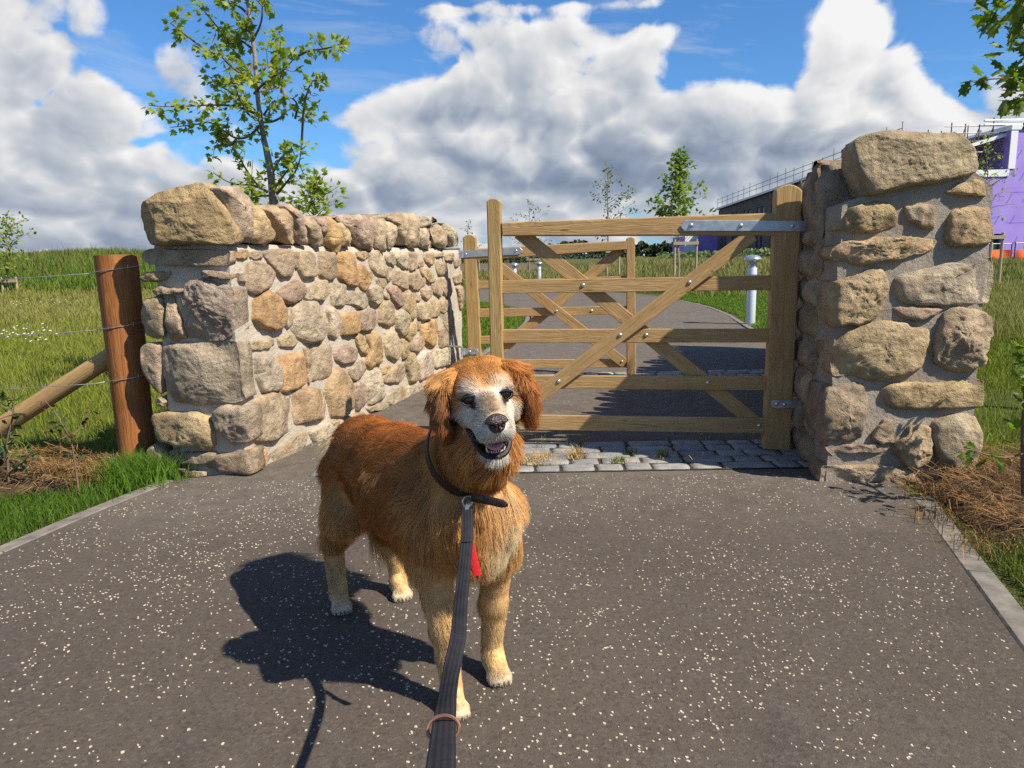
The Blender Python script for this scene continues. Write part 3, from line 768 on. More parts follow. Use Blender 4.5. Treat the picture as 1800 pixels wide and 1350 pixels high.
# ------------------------------------------------------------------ dry-looking mortared stone walls
TINT = {'o': (.46, .285, .125), 'y': (.44, .335, .19), 't': (.40, .325, .235), 'g': (.385, .34, .28), 'p': (.355, .275, .225), 'w': (.53, .475, .395), 'b': (.30, .235, .175), 'c': (.47, .40, .305), 'k': (.40, .37, .295), 'm': (.42, .30, .165), 'd': (.24, .19, .15)}
def tint(k):
    c = np.array(TINT[k]) * random.uniform(.92, 1.08); c = c * .68 + np.array([.41, .335, .245]) * .32; c = c * np.array([1.10, 1.05, .97]); return c * np.array([1, random.uniform(.97, 1.03), random.uniform(.94, 1.06)])
def stone(poly, n, back, parent, col, bulge=.03, off=.004, seed=0, M_=32, rough=.007, cuts=(), facets=4, rounding=5.0, chaikin=1, grow=.007):
    """one stone: outline on the wall face, uneven broken front, sides running back into the wall"""
    n = unit(n); P = np.asarray(poly, float); back = np.asarray(back, float)
    c = P.mean(0); u = unit(np.cross([0, 0, 1.0], n)); v = np.cross(n, u)
    Q = np.stack([(P - c) @ u, (P - c) @ v], -1)
    if ((np.roll(Q[:, 0], -1) - Q[:, 0]) * (np.roll(Q[:, 1], -1) + Q[:, 1])).sum() > 0: Q = Q[::-1]
    for _ in range(chaikin):
        nx = np.roll(Q, -1, 0); Q = np.stack([Q * .93 + nx * .07, Q * .07 + nx * .93], 1).reshape(-1, 2)
    Q = resample(np.vstack([Q, Q[:1]]), M_ + 1)[:-1]; Q = Q * (1 + grow / max(.05, np.linalg.norm(Q, axis=1).mean()))
    size = np.sqrt(np.abs((Q[:, 0] * np.roll(Q[:, 1], -1) - Q[:, 1] * np.roll(Q[:, 0], -1)).sum()) / 2) + 1e-4
    r_ = random.Random(seed * 17 + 5)
    fac = []
    for _ in range(facets + (5 if M_ >= 44 else 1)):
        a = r_.uniform(0, 6.28); k = r_.uniform(.08, .42) * (1 if M_ != 36 else .5); o = r_.uniform(.05, .42) * size
        fac.append((math.cos(a), math.sin(a), k, o))
    rings = [0.0, .22, .44, .62, .77, .88, .945, .978, .993, 1.0] if M_ >= 26 else [0.0, .35, .65, .88, .975, 1.0]
    if M_ >= 44: rings = list(np.linspace(0, .90, max(11, M_ // 4))) + [.94, .97, .99, 1.0]
    V = []; F = []; k0 = M_
    for s in rings:
        q = Q * max(s, .004)
        h = bulge * (1 - s ** rounding) * np.ones(M_)
        if s < 1:
            for (cx, cy_, k, o) in fac: h = np.minimum(h, bulge - k * (q[:, 0] * cx + q[:, 1] * cy_ - o) * 1.0)
            for (cx, cy_, k, o) in cuts: h = np.minimum(h, bulge - k * (q[:, 0] * cx + q[:, 1] * cy_ - o * size))
            h = np.maximum(h, -.35 * size if len(cuts) else -.004)
            edge = (1 - s ** rounding); h = h * (edge if not len(cuts) else 1)
        w = c + q[:, :1] * u + q[:, 1:] * v + np.outer(h + off, n)
        V.append(w)
    nb = np.linalg.norm(back)
    ends = [.12, .45, 1.0] if nb > .16 else [.35, 1.0]
    for t in ends: V.append(c + (Q[:, :1] * u + Q[:, 1:] * v) * (1.0 - .04 * t) + off * n + back * t)
    V = np.concatenate(V); R = len(V) // M_
    for i in range(len(V)):
        p = V[i] + seed * .731
        amp = rough * (1.0 if i < M_ * (len(rings) - 1) else .8)
        d = np.array(mnoise.noise_vector(Vector(p * (2.6 / max(size, .05))))) * amp * .8 + np.array(mnoise.noise_vector(Vector(p * 26))) * amp * (.9 if M_ < 44 else .5)
        if M_ >= 44: d = d + np.array(mnoise.noise_vector(Vector(p * 60))) * amp * .40 + np.array(mnoise.noise_vector(Vector(p * 125))) * amp * .28
        V[i] += d
    for r in range(R - 1):
        for j in range(M_): F.append((r * M_ + j, (r + 1) * M_ + j, (r + 1) * M_ + (j + 1) % M_, r * M_ + (j + 1) % M_))
    F.append(tuple(range(M_))); F.append(tuple((R - 1) * M_ + j for j in range(M_ - 1, -1, -1)))
    return mesh('stone', V, F, M['stone'], parent, True, col)

def trace(s, ox, oy, k):
    """lines 'tint flags : x,y x,y ...' in enlarged-photo coordinates -> list of (tint, flags, photo pixels)"""
    out = []
    for ln in s.strip().split('\n'):
        hd, pts = ln.split(':'); hd = hd.split()
        out.append((hd[0], dict(f.split('=') for f in hd[1:]), [(ox + float(a) / k, oy + float(b) / k) for a, b in (p.split(',') for p in pts.split())]))
    return out
def cell_mesh(name, grid, parent, mat, amp=.008, seed=0.0):
    """grid: 2-D array of points -> one quad sheet, roughened by position so neighbouring sheets stay joined"""
    G = np.asarray(grid, float); a, b = G.shape[:2]; V = G.reshape(-1, 3).copy()
    for i in range(len(V)):
        p = Vector(V[i] * 7 + seed); V[i] += np.array(mnoise.noise_vector(p)) * amp * .6 + np.array(mnoise.noise_vector(p * 4.3)) * amp * .55
    F = [(i * b + j, i * b + j + 1, (i + 1) * b + j + 1, (i + 1) * b + j) for i in range(a - 1) for j in range(b - 1)]
    return V, F
def wall_core(parent, line, normal_fn, T, top_fn, recess, step=.05):
    """mortar body of a wall: closed loft of the cross-section along the base line"""
    mb = MB(); cols = []
    for i, (x, y) in enumerate(line):
        nx, ny = normal_fn(i); zt = top_fn(i)
        f = np.array([x, y]) - np.array([nx, ny]) * recess; b_ = np.array([x, y]) - np.array([nx, ny]) * (T - recess)
        zs = np.linspace(-.08, zt, int(zt / step) + 2)
        ring = [(f[0], f[1], z) for z in zs] + [(*(f * (1 - t) + b_ * t), zt + .015 * math.sin(t * 3.14)) for t in (.2, .4, .6, .8)] + [(b_[0], b_[1], z) for z in zs[::-1]]
        cols.append(ring)
    m = min(len(c) for c in cols); cols = [resample(c, m) for c in cols]
    V, F = cell_mesh('x', cols, None, None)
    mb.add(V, F)
    for ring, flip in ((cols[0], False), (cols[-1], True)):        # end faces as their own grids
        R = np.array(ring); h = m // 2; a = R[:h]; b_ = R[::-1][:h]
        G = [a * (1 - t) + b_ * t for t in np.linspace(0, 1, 10)]
        V, F = cell_mesh('x', G, None, None); mb.add(V, [f[::-1] for f in F] if flip else F)
    return mb.build('mortar', M['mortar'], parent, True)

# ---- left wall
LW = thing('stone_wall', 'sunlit sandstone wall running back to the far gate, behind the dog', 'stone wall', (-1.2, 4.2, 0))
ln = [LWALL_P[:2] + LWALL_D[:2] * s for s in np.linspace(.004, LWALL_L, 64)]
wall_core(LW, ln, lambda i: LWALL_N[:2], LWALL_T + .01, lambda i: 1.135, .004)
END_L = (LWALL_P, -LWALL_D)
TA = """
m d=.08 b=.075 q=100 r=.008 k=top : 76,315 110,245 240,165 430,95 560,68 650,78 705,130 760,270 820,470 822,570 780,592 600,582 400,604 140,590 85,450
t d=.06 b=.03 q=44 : 80,662 150,640 600,648 800,645 800,780 600,786 340,778 120,770 78,720
y d=.1 b=.03 : 62,880 120,845 290,850 250,900 150,925 80,915
p d=.1 b=.03 : 590,840 640,830 800,850 800,905 700,882 590,892
t d=.1 b=.03 : 160,1012 240,975 410,1000 400,1025 200,1042
g d=.13 b=.045 q=90 r=.012 : 430,958 480,920 600,913 740,950 810,990 815,1390 740,1425 480,1400 425,1290 405,1080
t d=.1 b=.03 : 90,1090 220,1070 244,1150 262,1340 252,1398 180,1412 105,1380 55,1240
t d=.1 b=.03 : 290,1082 340,1072 348,1140 395,1230 440,1400 330,1420 288,1330 282,1240
"""
TB = """
g d=.12 b=.035 q=90 r=.006 : 248,200 320,178 835,165 858,250 880,560 912,650 840,672 560,702 345,672 296,560 245,400
t d=.1 b=.03 : 48,220 120,178 216,190 222,380 218,590 130,500 78,380
t d=.06 b=.02 : 192,652 230,640 272,680 250,722 208,712
y d=.12 b=.05 q=44 r=.010 : 162,820 190,780 340,780 520,768 640,818 682,900 688,1050 640,1098 480,1072 215,1012
g d=.13 b=.04 q=44 r=.010 : 698,760 760,718 930,740 940,900 948,1012 830,1042 760,960 696,830
t d=.1 b=.025 : 118,1100 180,1060 242,1100 272,1150 270,1302 228,1260 128,1190
p d=.1 b=.015 : 284,1135 368,1090 378,1210 335,1255 282,1205
p d=.1 b=.02 : 385,1150 430,1128 690,1128 690,1182 620,1230 380,1222
b d=.12 b=.02 : 692,1160 960,1108 975,1312 830,1302 640,1252
t d=.1 b=.015 : 280,1252 460,1272 600,1290 600,1335 280,1335
"""
WRAP_X = {0: (378, 400)}
sd_ = 100
for tr_ in trace(TA, 240, 310, 5.0) + trace(TB, 240, 570, 5.0):
    t, fl, px = tr_; sd_ += 1
    pts = [on_plane(x, y, *END_L) for x, y in px]
    if float(fl['d']) >= .12 or fl.get('k'): pts = [p + LWALL_N * (.022 if x > 392 else 0) for p, (x, y) in zip(pts, px)]
    big = int(fl.get('q', 34))
    cuts = ()
    if fl.get('k') == 'top': cuts = ((0.0, 1.0, .55, .18), (.85, .35, .9, .34), (-.9, -.2, .7, .42))
    stone(pts, END_L[1], LWALL_D * float(fl['d']), LW, tint(t), float(fl['b']), .006, sd_, big, float(fl.get('r', .007)), cuts, rounding=22 if big >= 44 else 16, grow=.010)
SA = """
m : 898,662 960,648 972,700 930,722 888,712
c : 1000,672 1080,660 1098,700 1060,726 1000,716
t : 1110,682 1160,660 1350,650 1372,780 1352,870 1260,886 1180,780
t : 1365,672 1402,690 1412,770 1380,792
p : 975,772 1050,755 1140,780 1182,860 1140,980 1040,1032 990,1000 960,900
c : 895,855 942,860 942,922 900,920
o b=.045 : 1040,1090 1140,1008 1222,1060 1282,1190 1272,1312 1190,1347 1088,1320 1028,1250
p b=.04 : 1235,1030 1290,980 1400,918 1452,960 1442,1050 1370,1112 1300,1112 1248,1070
c : 1280,1150 1350,1160 1352,1290 1320,1317 1278,1240
"""
SB = """
t : 1020,160 1100,150 1190,138 1192,180 1130,216 1018,222
t : 1250,120 1380,100 1397,160 1350,192 1268,190
k : 1050,300 1150,268 1232,370 1262,480 1232,572 1108,582 1058,470
o : 1240,310 1290,280 1452,258 1492,400 1482,510 1370,572 1268,592 1268,480
t b=.02 : 1170,1150 1300,1050 1440,948 1492,980 1482,1082 1380,1152 1230,1222 1165,1222
t b=.045 q=44 : 960,735 1190,590 1352,640 1392,790 1342,930 1160,1032 970,1012
o b=.01 : 968,1104 1100,1070 1142,1130 1137,1250 985,1312
"""
SC_ = """
t : 40,480 130,478 158,670 50,682 22,602
b : 208,478 322,478 342,580 330,692 280,712 206,665
o : 358,488 480,478 512,600 517,770 440,756 362,680
o : 538,600 570,578 602,630 662,640 667,690 590,807 543,740
y : 538,470 620,464 627,500 580,532 543,505
c : 643,480 720,458 782,560 762,600 772,682 700,652 668,620 648,560
c : 790,500 850,478 862,570 840,582 798,550
w : 863,510 972,478 988,612 940,606 888,560
t : 985,480 1047,478 1052,600 1000,617
y : 1128,480 1202,478 1202,560 1170,577 1128,530
c : 775,610 830,608 832,690 800,727 773,670
t : 848,680 870,640 960,638 982,690 972,787 940,797 858,740
t : 985,660 1060,648 1097,740 1082,790 1030,802 983,750
y : 1083,600 1130,608 1202,660 1212,720 1160,737 1108,670
t : 1220,560 1300,558 1322,650 1250,672
b : 713,715 770,698 792,740 770,782 723,770
k : 618,790 690,758 742,800 737,890 690,932 648,900
k : 438,840 560,808 622,860 632,930 570,967 520,930 438,920
c : 298,760 360,738 422,760 432,900 400,932 318,937
c : 160,730 250,718 282,790 230,887 158,875
w : 68,780 152,738 157,870 110,887 68,860
p b=.035 : 803,790 860,763 922,830 932,920 890,947 848,900
y : 948,810 1022,838 1042,1040 990,1052 953,960
t : 733,920 810,898 852,950 857,1100 790,1117 728,1080
k : 868,1000 920,968 982,1030 972,1190 920,1202 878,1140
y : 983,1100 1040,1088 1047,1160 980,1252 958,1200
p : 523,1000 600,968 682,978 692,1100 640,1152 558,1162
o : 408,1020 520,998 537,1080 522,1180 398,1197
c : 1058,930 1160,908 1182,1030 1150,1062 1078,1057
t : 1188,900 1252,898 1252,1020 1198,1032
t : 1258,900 1332,888 1342,960 1290,1002 1263,980
o : 1098,1120 1222,1048 1247,1130 1222,1282 1180,1297 1103,1240
p : 1250,1150 1290,1128 1347,1210 1332,1282 1268,1312
t : 1268,1020 1360,968 1377,1070 1372,1182 1328,1170
t : 1278,690 1340,698 1362,780 1342,872 1288,820
t : 1188,710 1270,688 1282,800 1260,862 1208,820
c : 1098,790 1182,798 1192,840 1150,882 1108,860
c : 1038,830 1090,848 1092,890 1048,892
t : 1388,680 1452,628 1477,670 1462,730 1400,742
y : 1408,780 1460,768 1492,850 1482,950 1438,962
t : 1390,540 1442,528 1447,570 1400,592
t : 1308,490 1377,478 1377,540 1318,542
t : 1058,560 1117,538 1112,590 1073,592
t : 1212,486 1290,470 1288,505 1215,505
p : 1102,700 1130,690 1134,740 1108,765
k : 755,820 800,830 808,880 770,860
p : 925,840 945,835 948,960 915,960
t : 0,480 15,475 20,580 0,600
t : 1050,1090 1090,1085 1090,1150 1055,1150
"""
SD = """
y : 520,208 560,192 617,290 612,362 568,350 540,290
o : 618,200 712,183 742,300 737,430 640,482 608,430 642,330
c : 780,175 860,163 912,250 907,370 860,417 798,380 778,290
y : 928,240 977,268 982,370 940,402 923,330
p : 338,320 440,288 532,320 532,400 460,437 400,447 348,410
k : 468,490 580,418 602,500 520,592 483,570
t b=.02 : 123,310 190,288 302,300 317,440 290,542 220,582 138,582 118,440
m b=.04 : 308,540 370,488 442,560 492,670 482,840 400,912 308,902 288,780 258,690
p : 500,640 540,608 607,650 607,780 530,857 508,760
w : 618,530 722,488 772,740 640,807 608,640
p : 768,560 850,478 942,448 957,540 900,612 778,612
y : 753,480 820,458 822,510 770,537
t : 968,360 1030,358 1072,500 1062,590 1000,612 963,480
w : 1058,410 1120,338 1182,328 1197,540 1090,592
w : 1188,330 1300,308 1392,298 1392,450 1218,482
k : 808,700 900,638 982,658 992,750 850,837 798,790
k : 988,650 1060,638 1072,730 1000,762
k : 628,830 740,788 802,798 802,850 648,862
w b=.03 : 118,1040 260,968 322,1010 322,1070 170,1142
t : 328,960 400,938 412,1000 338,1042
t : 998,270 1090,208 1122,270 1060,342 1008,330
m b=.045 q=44 : -30,710 100,660 232,688 257,820 242,920 100,952 0,978 -28,820
t : 1080,640 1180,600 1200,690 1090,735
t : 1200,560 1300,500 1310,600 1210,680
t : 420,940 520,880 600,880 590,960 440,1020
t : 100,560 118,540 122,600 104,610
t : 75,330 115,340 122,520 100,530
"""
SE = """
w b=.05 q=44 : 512,545 520,532 556,531 568,550 576,572 564,598 544,602 522,592 512,575
w b=.035 : 573,548 584,541 596,562 597,580 588,592 577,587 577,566
"""
for tr_ in trace(SA, 240, 310, 5.0) + trace(SB, 240, 570, 5.0) + trace(SC_, 520, 350, 5.0) + trace(SD, 520, 550, 5.0) + trace(SE, 0, 0, 1.0):
    t, fl, px = tr_; sd_ += 1
    pts = np.array([on_plane(x, y, LWALL_P, LWALL_N) for x, y in px])
    s_ = (pts - LWALL_P) @ LWALL_D; m_ = LWALL_L - .01
    if s_.max() > m_: pts = pts - np.outer(np.maximum(0, s_ - m_), LWALL_D)
    pts[:, 2] = np.maximum(pts[:, 2], -.03)
    if np.ptp((pts - LWALL_P) @ LWALL_D) < .02: continue
    sz = math.sqrt(max(1e-4, np.ptp((pts - LWALL_P) @ LWALL_D) * np.ptp(pts[:, 2])))
    stone(pts, LWALL_N, -LWALL_N * .10, LW, tint(t), float(fl.get('b', random.uniform(.018, .030) * min(1.3, max(.6, sz / .13)))), -.002, sd_, int(fl.get('q', 36)), float(fl.get('r', .006)), rounding=20, chaikin=1, grow=.015)
CA = """
p b=.05 q=44 : 712,100 880,108 960,200 992,380 972,577 850,532 800,330 762,200
y b=.045 : 990,243 1060,288 1112,380 1182,540 1120,592 988,562
y b=.05 q=44 : 1055,275 1150,268 1290,298 1342,380 1367,592 1270,562 1190,440 1108,340
p b=.04 : 1280,270 1330,253 1392,310 1442,440 1487,592 1400,562 1360,420 1328,330
"""
CC = """
b b=.03 : 30,180 120,163 202,260 207,400 170,422 98,290
p b=.03 : 130,168 232,163 262,310 200,290
o b=.05 : 240,178 290,168 342,230 362,440 330,472 268,400 248,290
y b=.04 : 345,223 380,213 432,290 467,412 380,402 353,330
p b=.045 q=44 : 318,160 430,143 622,148 662,240 652,447 550,412 468,320 418,240
t b=.03 : 630,168 762,178 792,260 772,330 762,462 700,422 658,310
c b=.03 : 770,190 862,230 852,400 810,432 778,320
t b=.045 : 790,168 860,128 962,128 982,200 972,392 930,402 868,300 848,220
t b=.05 : 975,148 1010,133 1052,160 1052,422 1000,422 970,380
g b=.03 : 1060,170 1120,148 1192,158 1232,210 1150,242 1088,250
g b=.03 : 1060,260 1120,248 1172,330 1172,432 1100,422 1058,330
t b=.04 : 1160,258 1232,228 1312,290 1322,400 1280,432 1208,390
k b=.04 : 1240,213 1330,218 1402,300 1417,400 1370,422 1318,340
"""
for i, tr_ in enumerate(trace(CA, 240, 310, 5.0) + trace(CC, 520, 350, 5.0)):
    t, fl, px = tr_; sd_ += 1
    pts = np.array([on_plane(x, y, LWALL_P, LWALL_N) for x, y in px]); s_ = (pts - LWALL_P) @ LWALL_D
    pts = pts - np.outer(np.maximum(0, s_ - LWALL_L), LWALL_D)
    stone(pts, LWALL_N, -LWALL_N * ((.40 if i > 1 else .24) + random.uniform(-.03, .0)), LW, tint(t) * 1.14, float(fl['b']), .012, sd_, int(fl.get('q', 34)), .011, ((0, 1, .55, .22),), 3, 3.5)
# far end face and outer face of the left wall, seen from a step aside only
def course_stones(parent, P0, D, N, L, z0, z1, cols, h=(.10, .19), w=(.12, .30), seed=0, bulge=(.015, .035), M_=16):
    r_ = random.Random(seed); z = z0; k = 0
    while z < z1 - .05:
        hh = min(r_.uniform(*h), z1 - z); s = r_.uniform(-.1, 0)
        while s < L - .04:
            ww = r_.uniform(*w); a, b_ = max(0, s), min(L, s + ww)
            if b_ - a > .05:
                g_ = .012; q = [(a + g_, z + g_ + r_.uniform(0, .03)), ((a + b_) / 2, z + g_ - r_.uniform(0, .012)), (b_ - g_, z + g_ + r_.uniform(0, .03)), (b_ - g_ - r_.uniform(0, .02), z + hh * .6), (b_ - g_ - r_.uniform(0, .03), z + hh - g_ - r_.uniform(0, .02)), ((a + b_) / 2, z + hh - g_ + r_.uniform(0, .02)), (a + g_ + r_.uniform(0, .03), z + hh - g_ - r_.uniform(0, .02))]
                k += 1
                pts = [np.array(P0(u_)) + np.array([0, 0, max(-.03, v_)]) for u_, v_ in q]
                stone(pts, N(.5 * (a + b_)), -np.array(N(.5 * (a + b_))) * .08, parent, tint(r_.choice(cols)), r_.uniform(*bulge), .004, seed * 100 + k, M_, .007, facets=3)
            s += ww
        z += hh
PB = LWALL_P - LWALL_N * LWALL_T
course_stones(LW, lambda u: PB + LWALL_D * u, None, lambda u: -LWALL_N, LWALL_L, 0, 1.10, 'ttgyckp', seed=3, w=(.16, .42), h=(.13, .24))

# ---- right wall
RW = thing('stone_wall', 'shaded sandstone wall with a massive squared capstone on its near end, right of the gate', 'stone wall', (1.8, 3.6, 0))
rl = smooth_line(RWALL, 60)
rt = np.gradient(rl, axis=0); rt /= np.linalg.norm(rt, axis=1)[:, None]; rn = np.stack([-rt[:, 1], rt[:, 0]], -1)
wd = np.interp(np.linspace(0, 1, 60), [0, .07, .14, 1], [.66, .63, RWALL_T, RWALL_T])
class _W: pass
def rcore():
    cols = []
    for i in range(60):
        zb_ = 1.16 + .235 * (1 - sstep(i, 3, 6)); x, y = rl[i]; nx, ny = rn[i] if i > 6 else unit(np.array([-1.0, .02]) * (1 - i / 6) + rn[6] * (i / 6)); zt = 1.16 + .09 * (1 - sstep(i, 3, 6))
        f = np.array([x, y]) - np.array([nx, ny]) * .001; b_ = np.array([x, y]) - np.array([nx, ny]) * (wd[i] - .004)
        f[1] = max(f[1], 3.304); b_[1] = max(b_[1], 3.304)
        zs = np.linspace(-.08, zt, 26)
        cols.append([(f[0], f[1], z) for z in zs] + [(*(f * (1 - t) + b_ * t), zt + (max(zb_, zt) - zt) * min(1, t * 1.3) + .02 * math.sin(t * 3.14)) for t in (.2, .4, .6, .8)] + [(b_[0], b_[1], z) for z in np.linspace(-.08, zb_ - .07 * (1 - sstep(i, 3, 6)), 26)[::-1]])
    mb = MB(); V, F = cell_mesh('x', cols, None, None, .012); mb.add(V, F)
    m = len(cols[0]); h = m // 2
    for ring, flip in ((cols[0], False), (cols[-1], True)):
        R = np.array(ring); G = [R[:h] * (1 - t) + R[::-1][:h] * t for t in np.linspace(0, 1, 22)]
        V, F = cell_mesh('x', G, None, None, .012); mb.add(V, [f[::-1] for f in F] if flip else F)
    mb.build('mortar', M['mortar_grey'], RW, True)
rcore()
END_R = (np.array([1.8, 3.30, 0]), np.array([0, -1.0, 0]))
PA = """
t d=.20 b=.06 q=130 r=.008 k=cap : 362,240 430,180 560,140 760,112 1180,150 1330,140 1420,190 1500,290 1527,470 1500,530 1300,590 1000,640 760,690 480,745 440,640 378,460
y d=.25 b=.03 : 1270,722 1340,660 1540,610 1612,618 1617,762 1520,742
y d=.18 b=.035 q=44 r=.010 : 278,940 310,868 560,830 690,848 742,940 752,1052 560,1102 300,1112 258,1080
t d=.12 b=.03 : 868,870 1000,848 1102,870 1132,980 1112,1072 1010,1062 888,990
y d=.25 b=.045 q=44 r=.010 : 1278,1000 1330,908 1500,888 1672,898 1687,1080 1672,1222 1500,1242 1290,1242 1248,1180
y d=.2 b=.04 q=60 r=.013 : 288,1205 450,1208 560,1168 850,1158 1092,1188 1092,1270 1000,1330 830,1358 560,1430 430,1445 230,1385 165,1340 200,1270
"""
PB_ = """
y d=.2 b=.05 q=60 r=.013 : 188,390 380,308 520,248 612,270 662,420 622,600 560,712 380,782 200,792 170,600
g d=.25 b=.03 q=60 r=.009 : 768,330 830,288 1000,258 1250,188 1560,198 1690,130 1697,400 1642,572 1200,602 900,582 778,540
b d=.1 b=.03 r=.010 : 748,630 1000,618 1182,640 1120,702 960,752 818,710
y d=.25 b=.04 q=60 r=.010 : 186,1010 260,858 400,788 620,758 860,778 1082,860 1102,960 1030,1100 1000,1222 800,1302 520,1337 300,1292 180,1272
t d=.25 b=.055 q=60 r=.016 : 1208,700 1290,638 1450,648 1640,668 1704,740 1682,950 1602,1192 1500,1232 1280,1222 1148,1140 1168,900
"""
PC = """
y d=.25 b=.03 q=60 r=.006 : 638,260 700,198 900,178 1130,198 1420,158 1592,168 1604,300 1582,422 1300,432 800,442 678,400
b d=.25 b=.04 q=44 r=.014 : 128,250 280,218 440,208 462,400 432,600 400,742 260,772 88,732 58,500
t d=.12 b=.05 q=44 r=.015 : 738,760 820,698 870,618 960,588 1082,610 1082,780 1062,970 960,1032 800,972 748,880
g d=.25 b=.06 q=44 r=.008 : 1118,580 1250,528 1420,498 1532,530 1584,660 1542,860 1502,1052 1400,1092 1250,1082 1168,960 1108,750
b d=.1 b=.03 r=.012 : 538,680 620,558 700,568 712,760 620,782 528,750
p d=.14 b=.025 r=.009 : 98,830 200,798 400,798 640,788 732,850 722,902 400,872 148,912
t d=.25 b=.03 q=60 r=.009 : 76,1182 108,1020 400,998 700,1008 900,1068 1002,1182 700,1222 400,1212
"""
RD = np.array([.12, .99, 0])
for tr_ in trace(PA, 1440, 210, 5.625) + trace(PB_, 1440, 430, 5.625) + trace(PC, 1440, 640, 5.625):
    t, fl, px = tr_; sd_ += 1
    pts = np.array([on_plane(x, y, *END_R) for x, y in px]); pts[:, 2] = np.maximum(pts[:, 2], -.02); pts[:, 0] -= np.array([.02 if x < 1486 and t != 'p' else 0 for x, y in px])
    big = int(fl.get('q', 34)); cuts = ()
    if fl.get('k') == 'cap': cuts = ((0.06, 1.0, 1.0, .17),)
    stone(pts, END_R[1], RD * float(fl['d']), RW, tint(t), float(fl['b']), -.004, sd_, big, float(fl.get('r', .008)), cuts, rounding=22 if big >= 44 else 16, grow=.010, facets=0 if cuts else 4)
# stones of the shaded inner face and of the outer face
rs = np.r_[0, np.cumsum(np.linalg.norm(np.diff(rl, axis=0), axis=1))]
def rpos(u): return np.array([np.interp(u, rs, rl[:, 0]), np.interp(u, rs, rl[:, 1]), 0])
def rnor(u): q = unit([np.interp(u, rs, rn[:, 0]), np.interp(u, rs, rn[:, 1]), 0]); return q
course_stones(RW, lambda u: rpos(u + .22), None, lambda u: rnor(u + .22), 1.9, 0, 1.17, 'bgptbdb', seed=11, w=(.10, .28), h=(.09, .2), bulge=(.02, .05))
course_stones(RW, lambda u: rpos(u + 2.12), None, lambda u: rnor(u + 2.12), rs[-1] - 2.14, 0, 1.17, 'bgptbd', seed=12, w=(.16, .36), h=(.14, .24), M_=14)
course_stones(RW, lambda u: rpos(u + .3) - rnor(u + .3) * np.interp(u + .3, rs, wd), None, lambda u: -rnor(u + .3), rs[-1] - .35, 0, 1.15, 'gtybtp', seed=13, w=(.16, .42), h=(.14, .25), M_=14)
# upright coping stones
u_ = .22; r_ = random.Random(21); k = 0
while u_ < rs[-1] - .05:
    w_ = r_.uniform(.11, .21); h_ = r_.uniform(.17, .30) + (.06 if u_ < .9 else 0); p0, p1 = rpos(u_), rpos(min(u_ + w_, rs[-1])); n_ = rnor(u_ + w_ / 2); k += 1
    z0 = 1.13; tl_ = r_.uniform(-.03, .03)
    d_ = unit(p1 - p0); g_ = .006
    q = [p0 + d_ * g_ + [0, 0, z0], p1 - d_ * g_ + [0, 0, z0], p1 - d_ * (g_ + .01) + [0, 0, z0 + h_ * .7], p1 - d_ * .04 + d_ * tl_ + [0, 0, z0 + h_], p0 + d_ * .04 + d_ * tl_ + [0, 0, z0 + h_ * r_.uniform(.93, 1.02)], p0 + d_ * (g_ + .01) + [0, 0, z0 + h_ * .65]]
    stone(q, n_, -n_ * (RWALL_T - r_.uniform(.0, .06)), RW, tint(r_.choice('bgpdtbd')), .03, .01, 700 + k, 30, .011, ((0, 1, .5, .25),), 3, 3.5)
    u_ += w_

# ------------------------------------------------------------------ timber field gates
def plank(name, px, P, n, t0, t1, parent, mat, bev=.005, round_top=False):
    """board whose near face has the given corners (top-left, top-right, bottom-right, bottom-left in photo pixels) on the gate's own upright plane"""
    n = np.array(n); Pf = np.array(P) + n * t1
    c = [on_plane(x, y, Pf, n) for x, y in px]
    if round_top:
        tl, tr_, br, bl = c; w = np.linalg.norm(tr_ - tl); upv = unit(tl - bl); k = 7
        arc = [tl * (1 - t) + tr_ * t + upv * w * .24 * math.sin(math.pi * t) ** .8 for t in np.linspace(0, 1, k)]
        c = [bl] + arc + [br]
    m = len(c); back = [q - n * (t1 - t0) for q in c]
    V = np.array(c + back)
    F = [tuple(range(m - 1, -1, -1)), tuple(range(m, 2 * m))] + [(i, (i + 1) % m, m + (i + 1) % m, m + i) for i in range(m)]
    # grain runs along the longer side
    a = unit(c[1] - c[0]) if not round_top else unit(c[1] - c[0])
    L1 = np.linalg.norm(c[1] - c[0]); L2 = np.linalg.norm(c[-1] - c[0])
    ax = unit(c[1] - c[0]) if L1 > L2 else unit(c[-1] - c[0])
    if round_top: ax = unit(c[1] - c[0])
    bx = unit(np.cross(ax, n)); o = rng.uniform(0, 9, 3)
    G = np.stack([V @ ax, V @ bx, V @ n], -1) + o
    ob = mesh(name, V, F, mat, parent, smooth=False, attrs={'grain': G})
    import bmesh
    bm = bmesh.new(); bm.from_mesh(ob.data); bmesh.ops.recalc_face_normals(bm, faces=bm.faces[:]); bm.to_mesh(ob.data); bm.free()
    bevel(ob, bev, 2); return ob
def band(cx, cy, dx, dy, hw):
    """corners of a diagonal board from its centre line ends (pixels) and half width"""
    (x0, y0), (x1, y1) = (cx, cy), (dx, dy); l = math.hypot(x1 - x0, y1 - y0); px, py = -(y1 - y0) / l * hw, (x1 - x0) / l * hw
    return [(x0 - px, y0 - py), (x1 - px, y1 - py), (x1 + px, y1 + py), (x0 + px, y0 + py)]
def bolt(px, P, n, t, parent, r=.011):
    c = on_plane(px[0], px[1], np.array(P) + np.array(n) * t, n)
    V, F = tube([c - n * .004, c + n * .002, c + n * .006, c + n * .0085], [r, r, r * .75, r * .3], 12)
    return mesh('bolt', V, F, M['bolt'], parent, True)
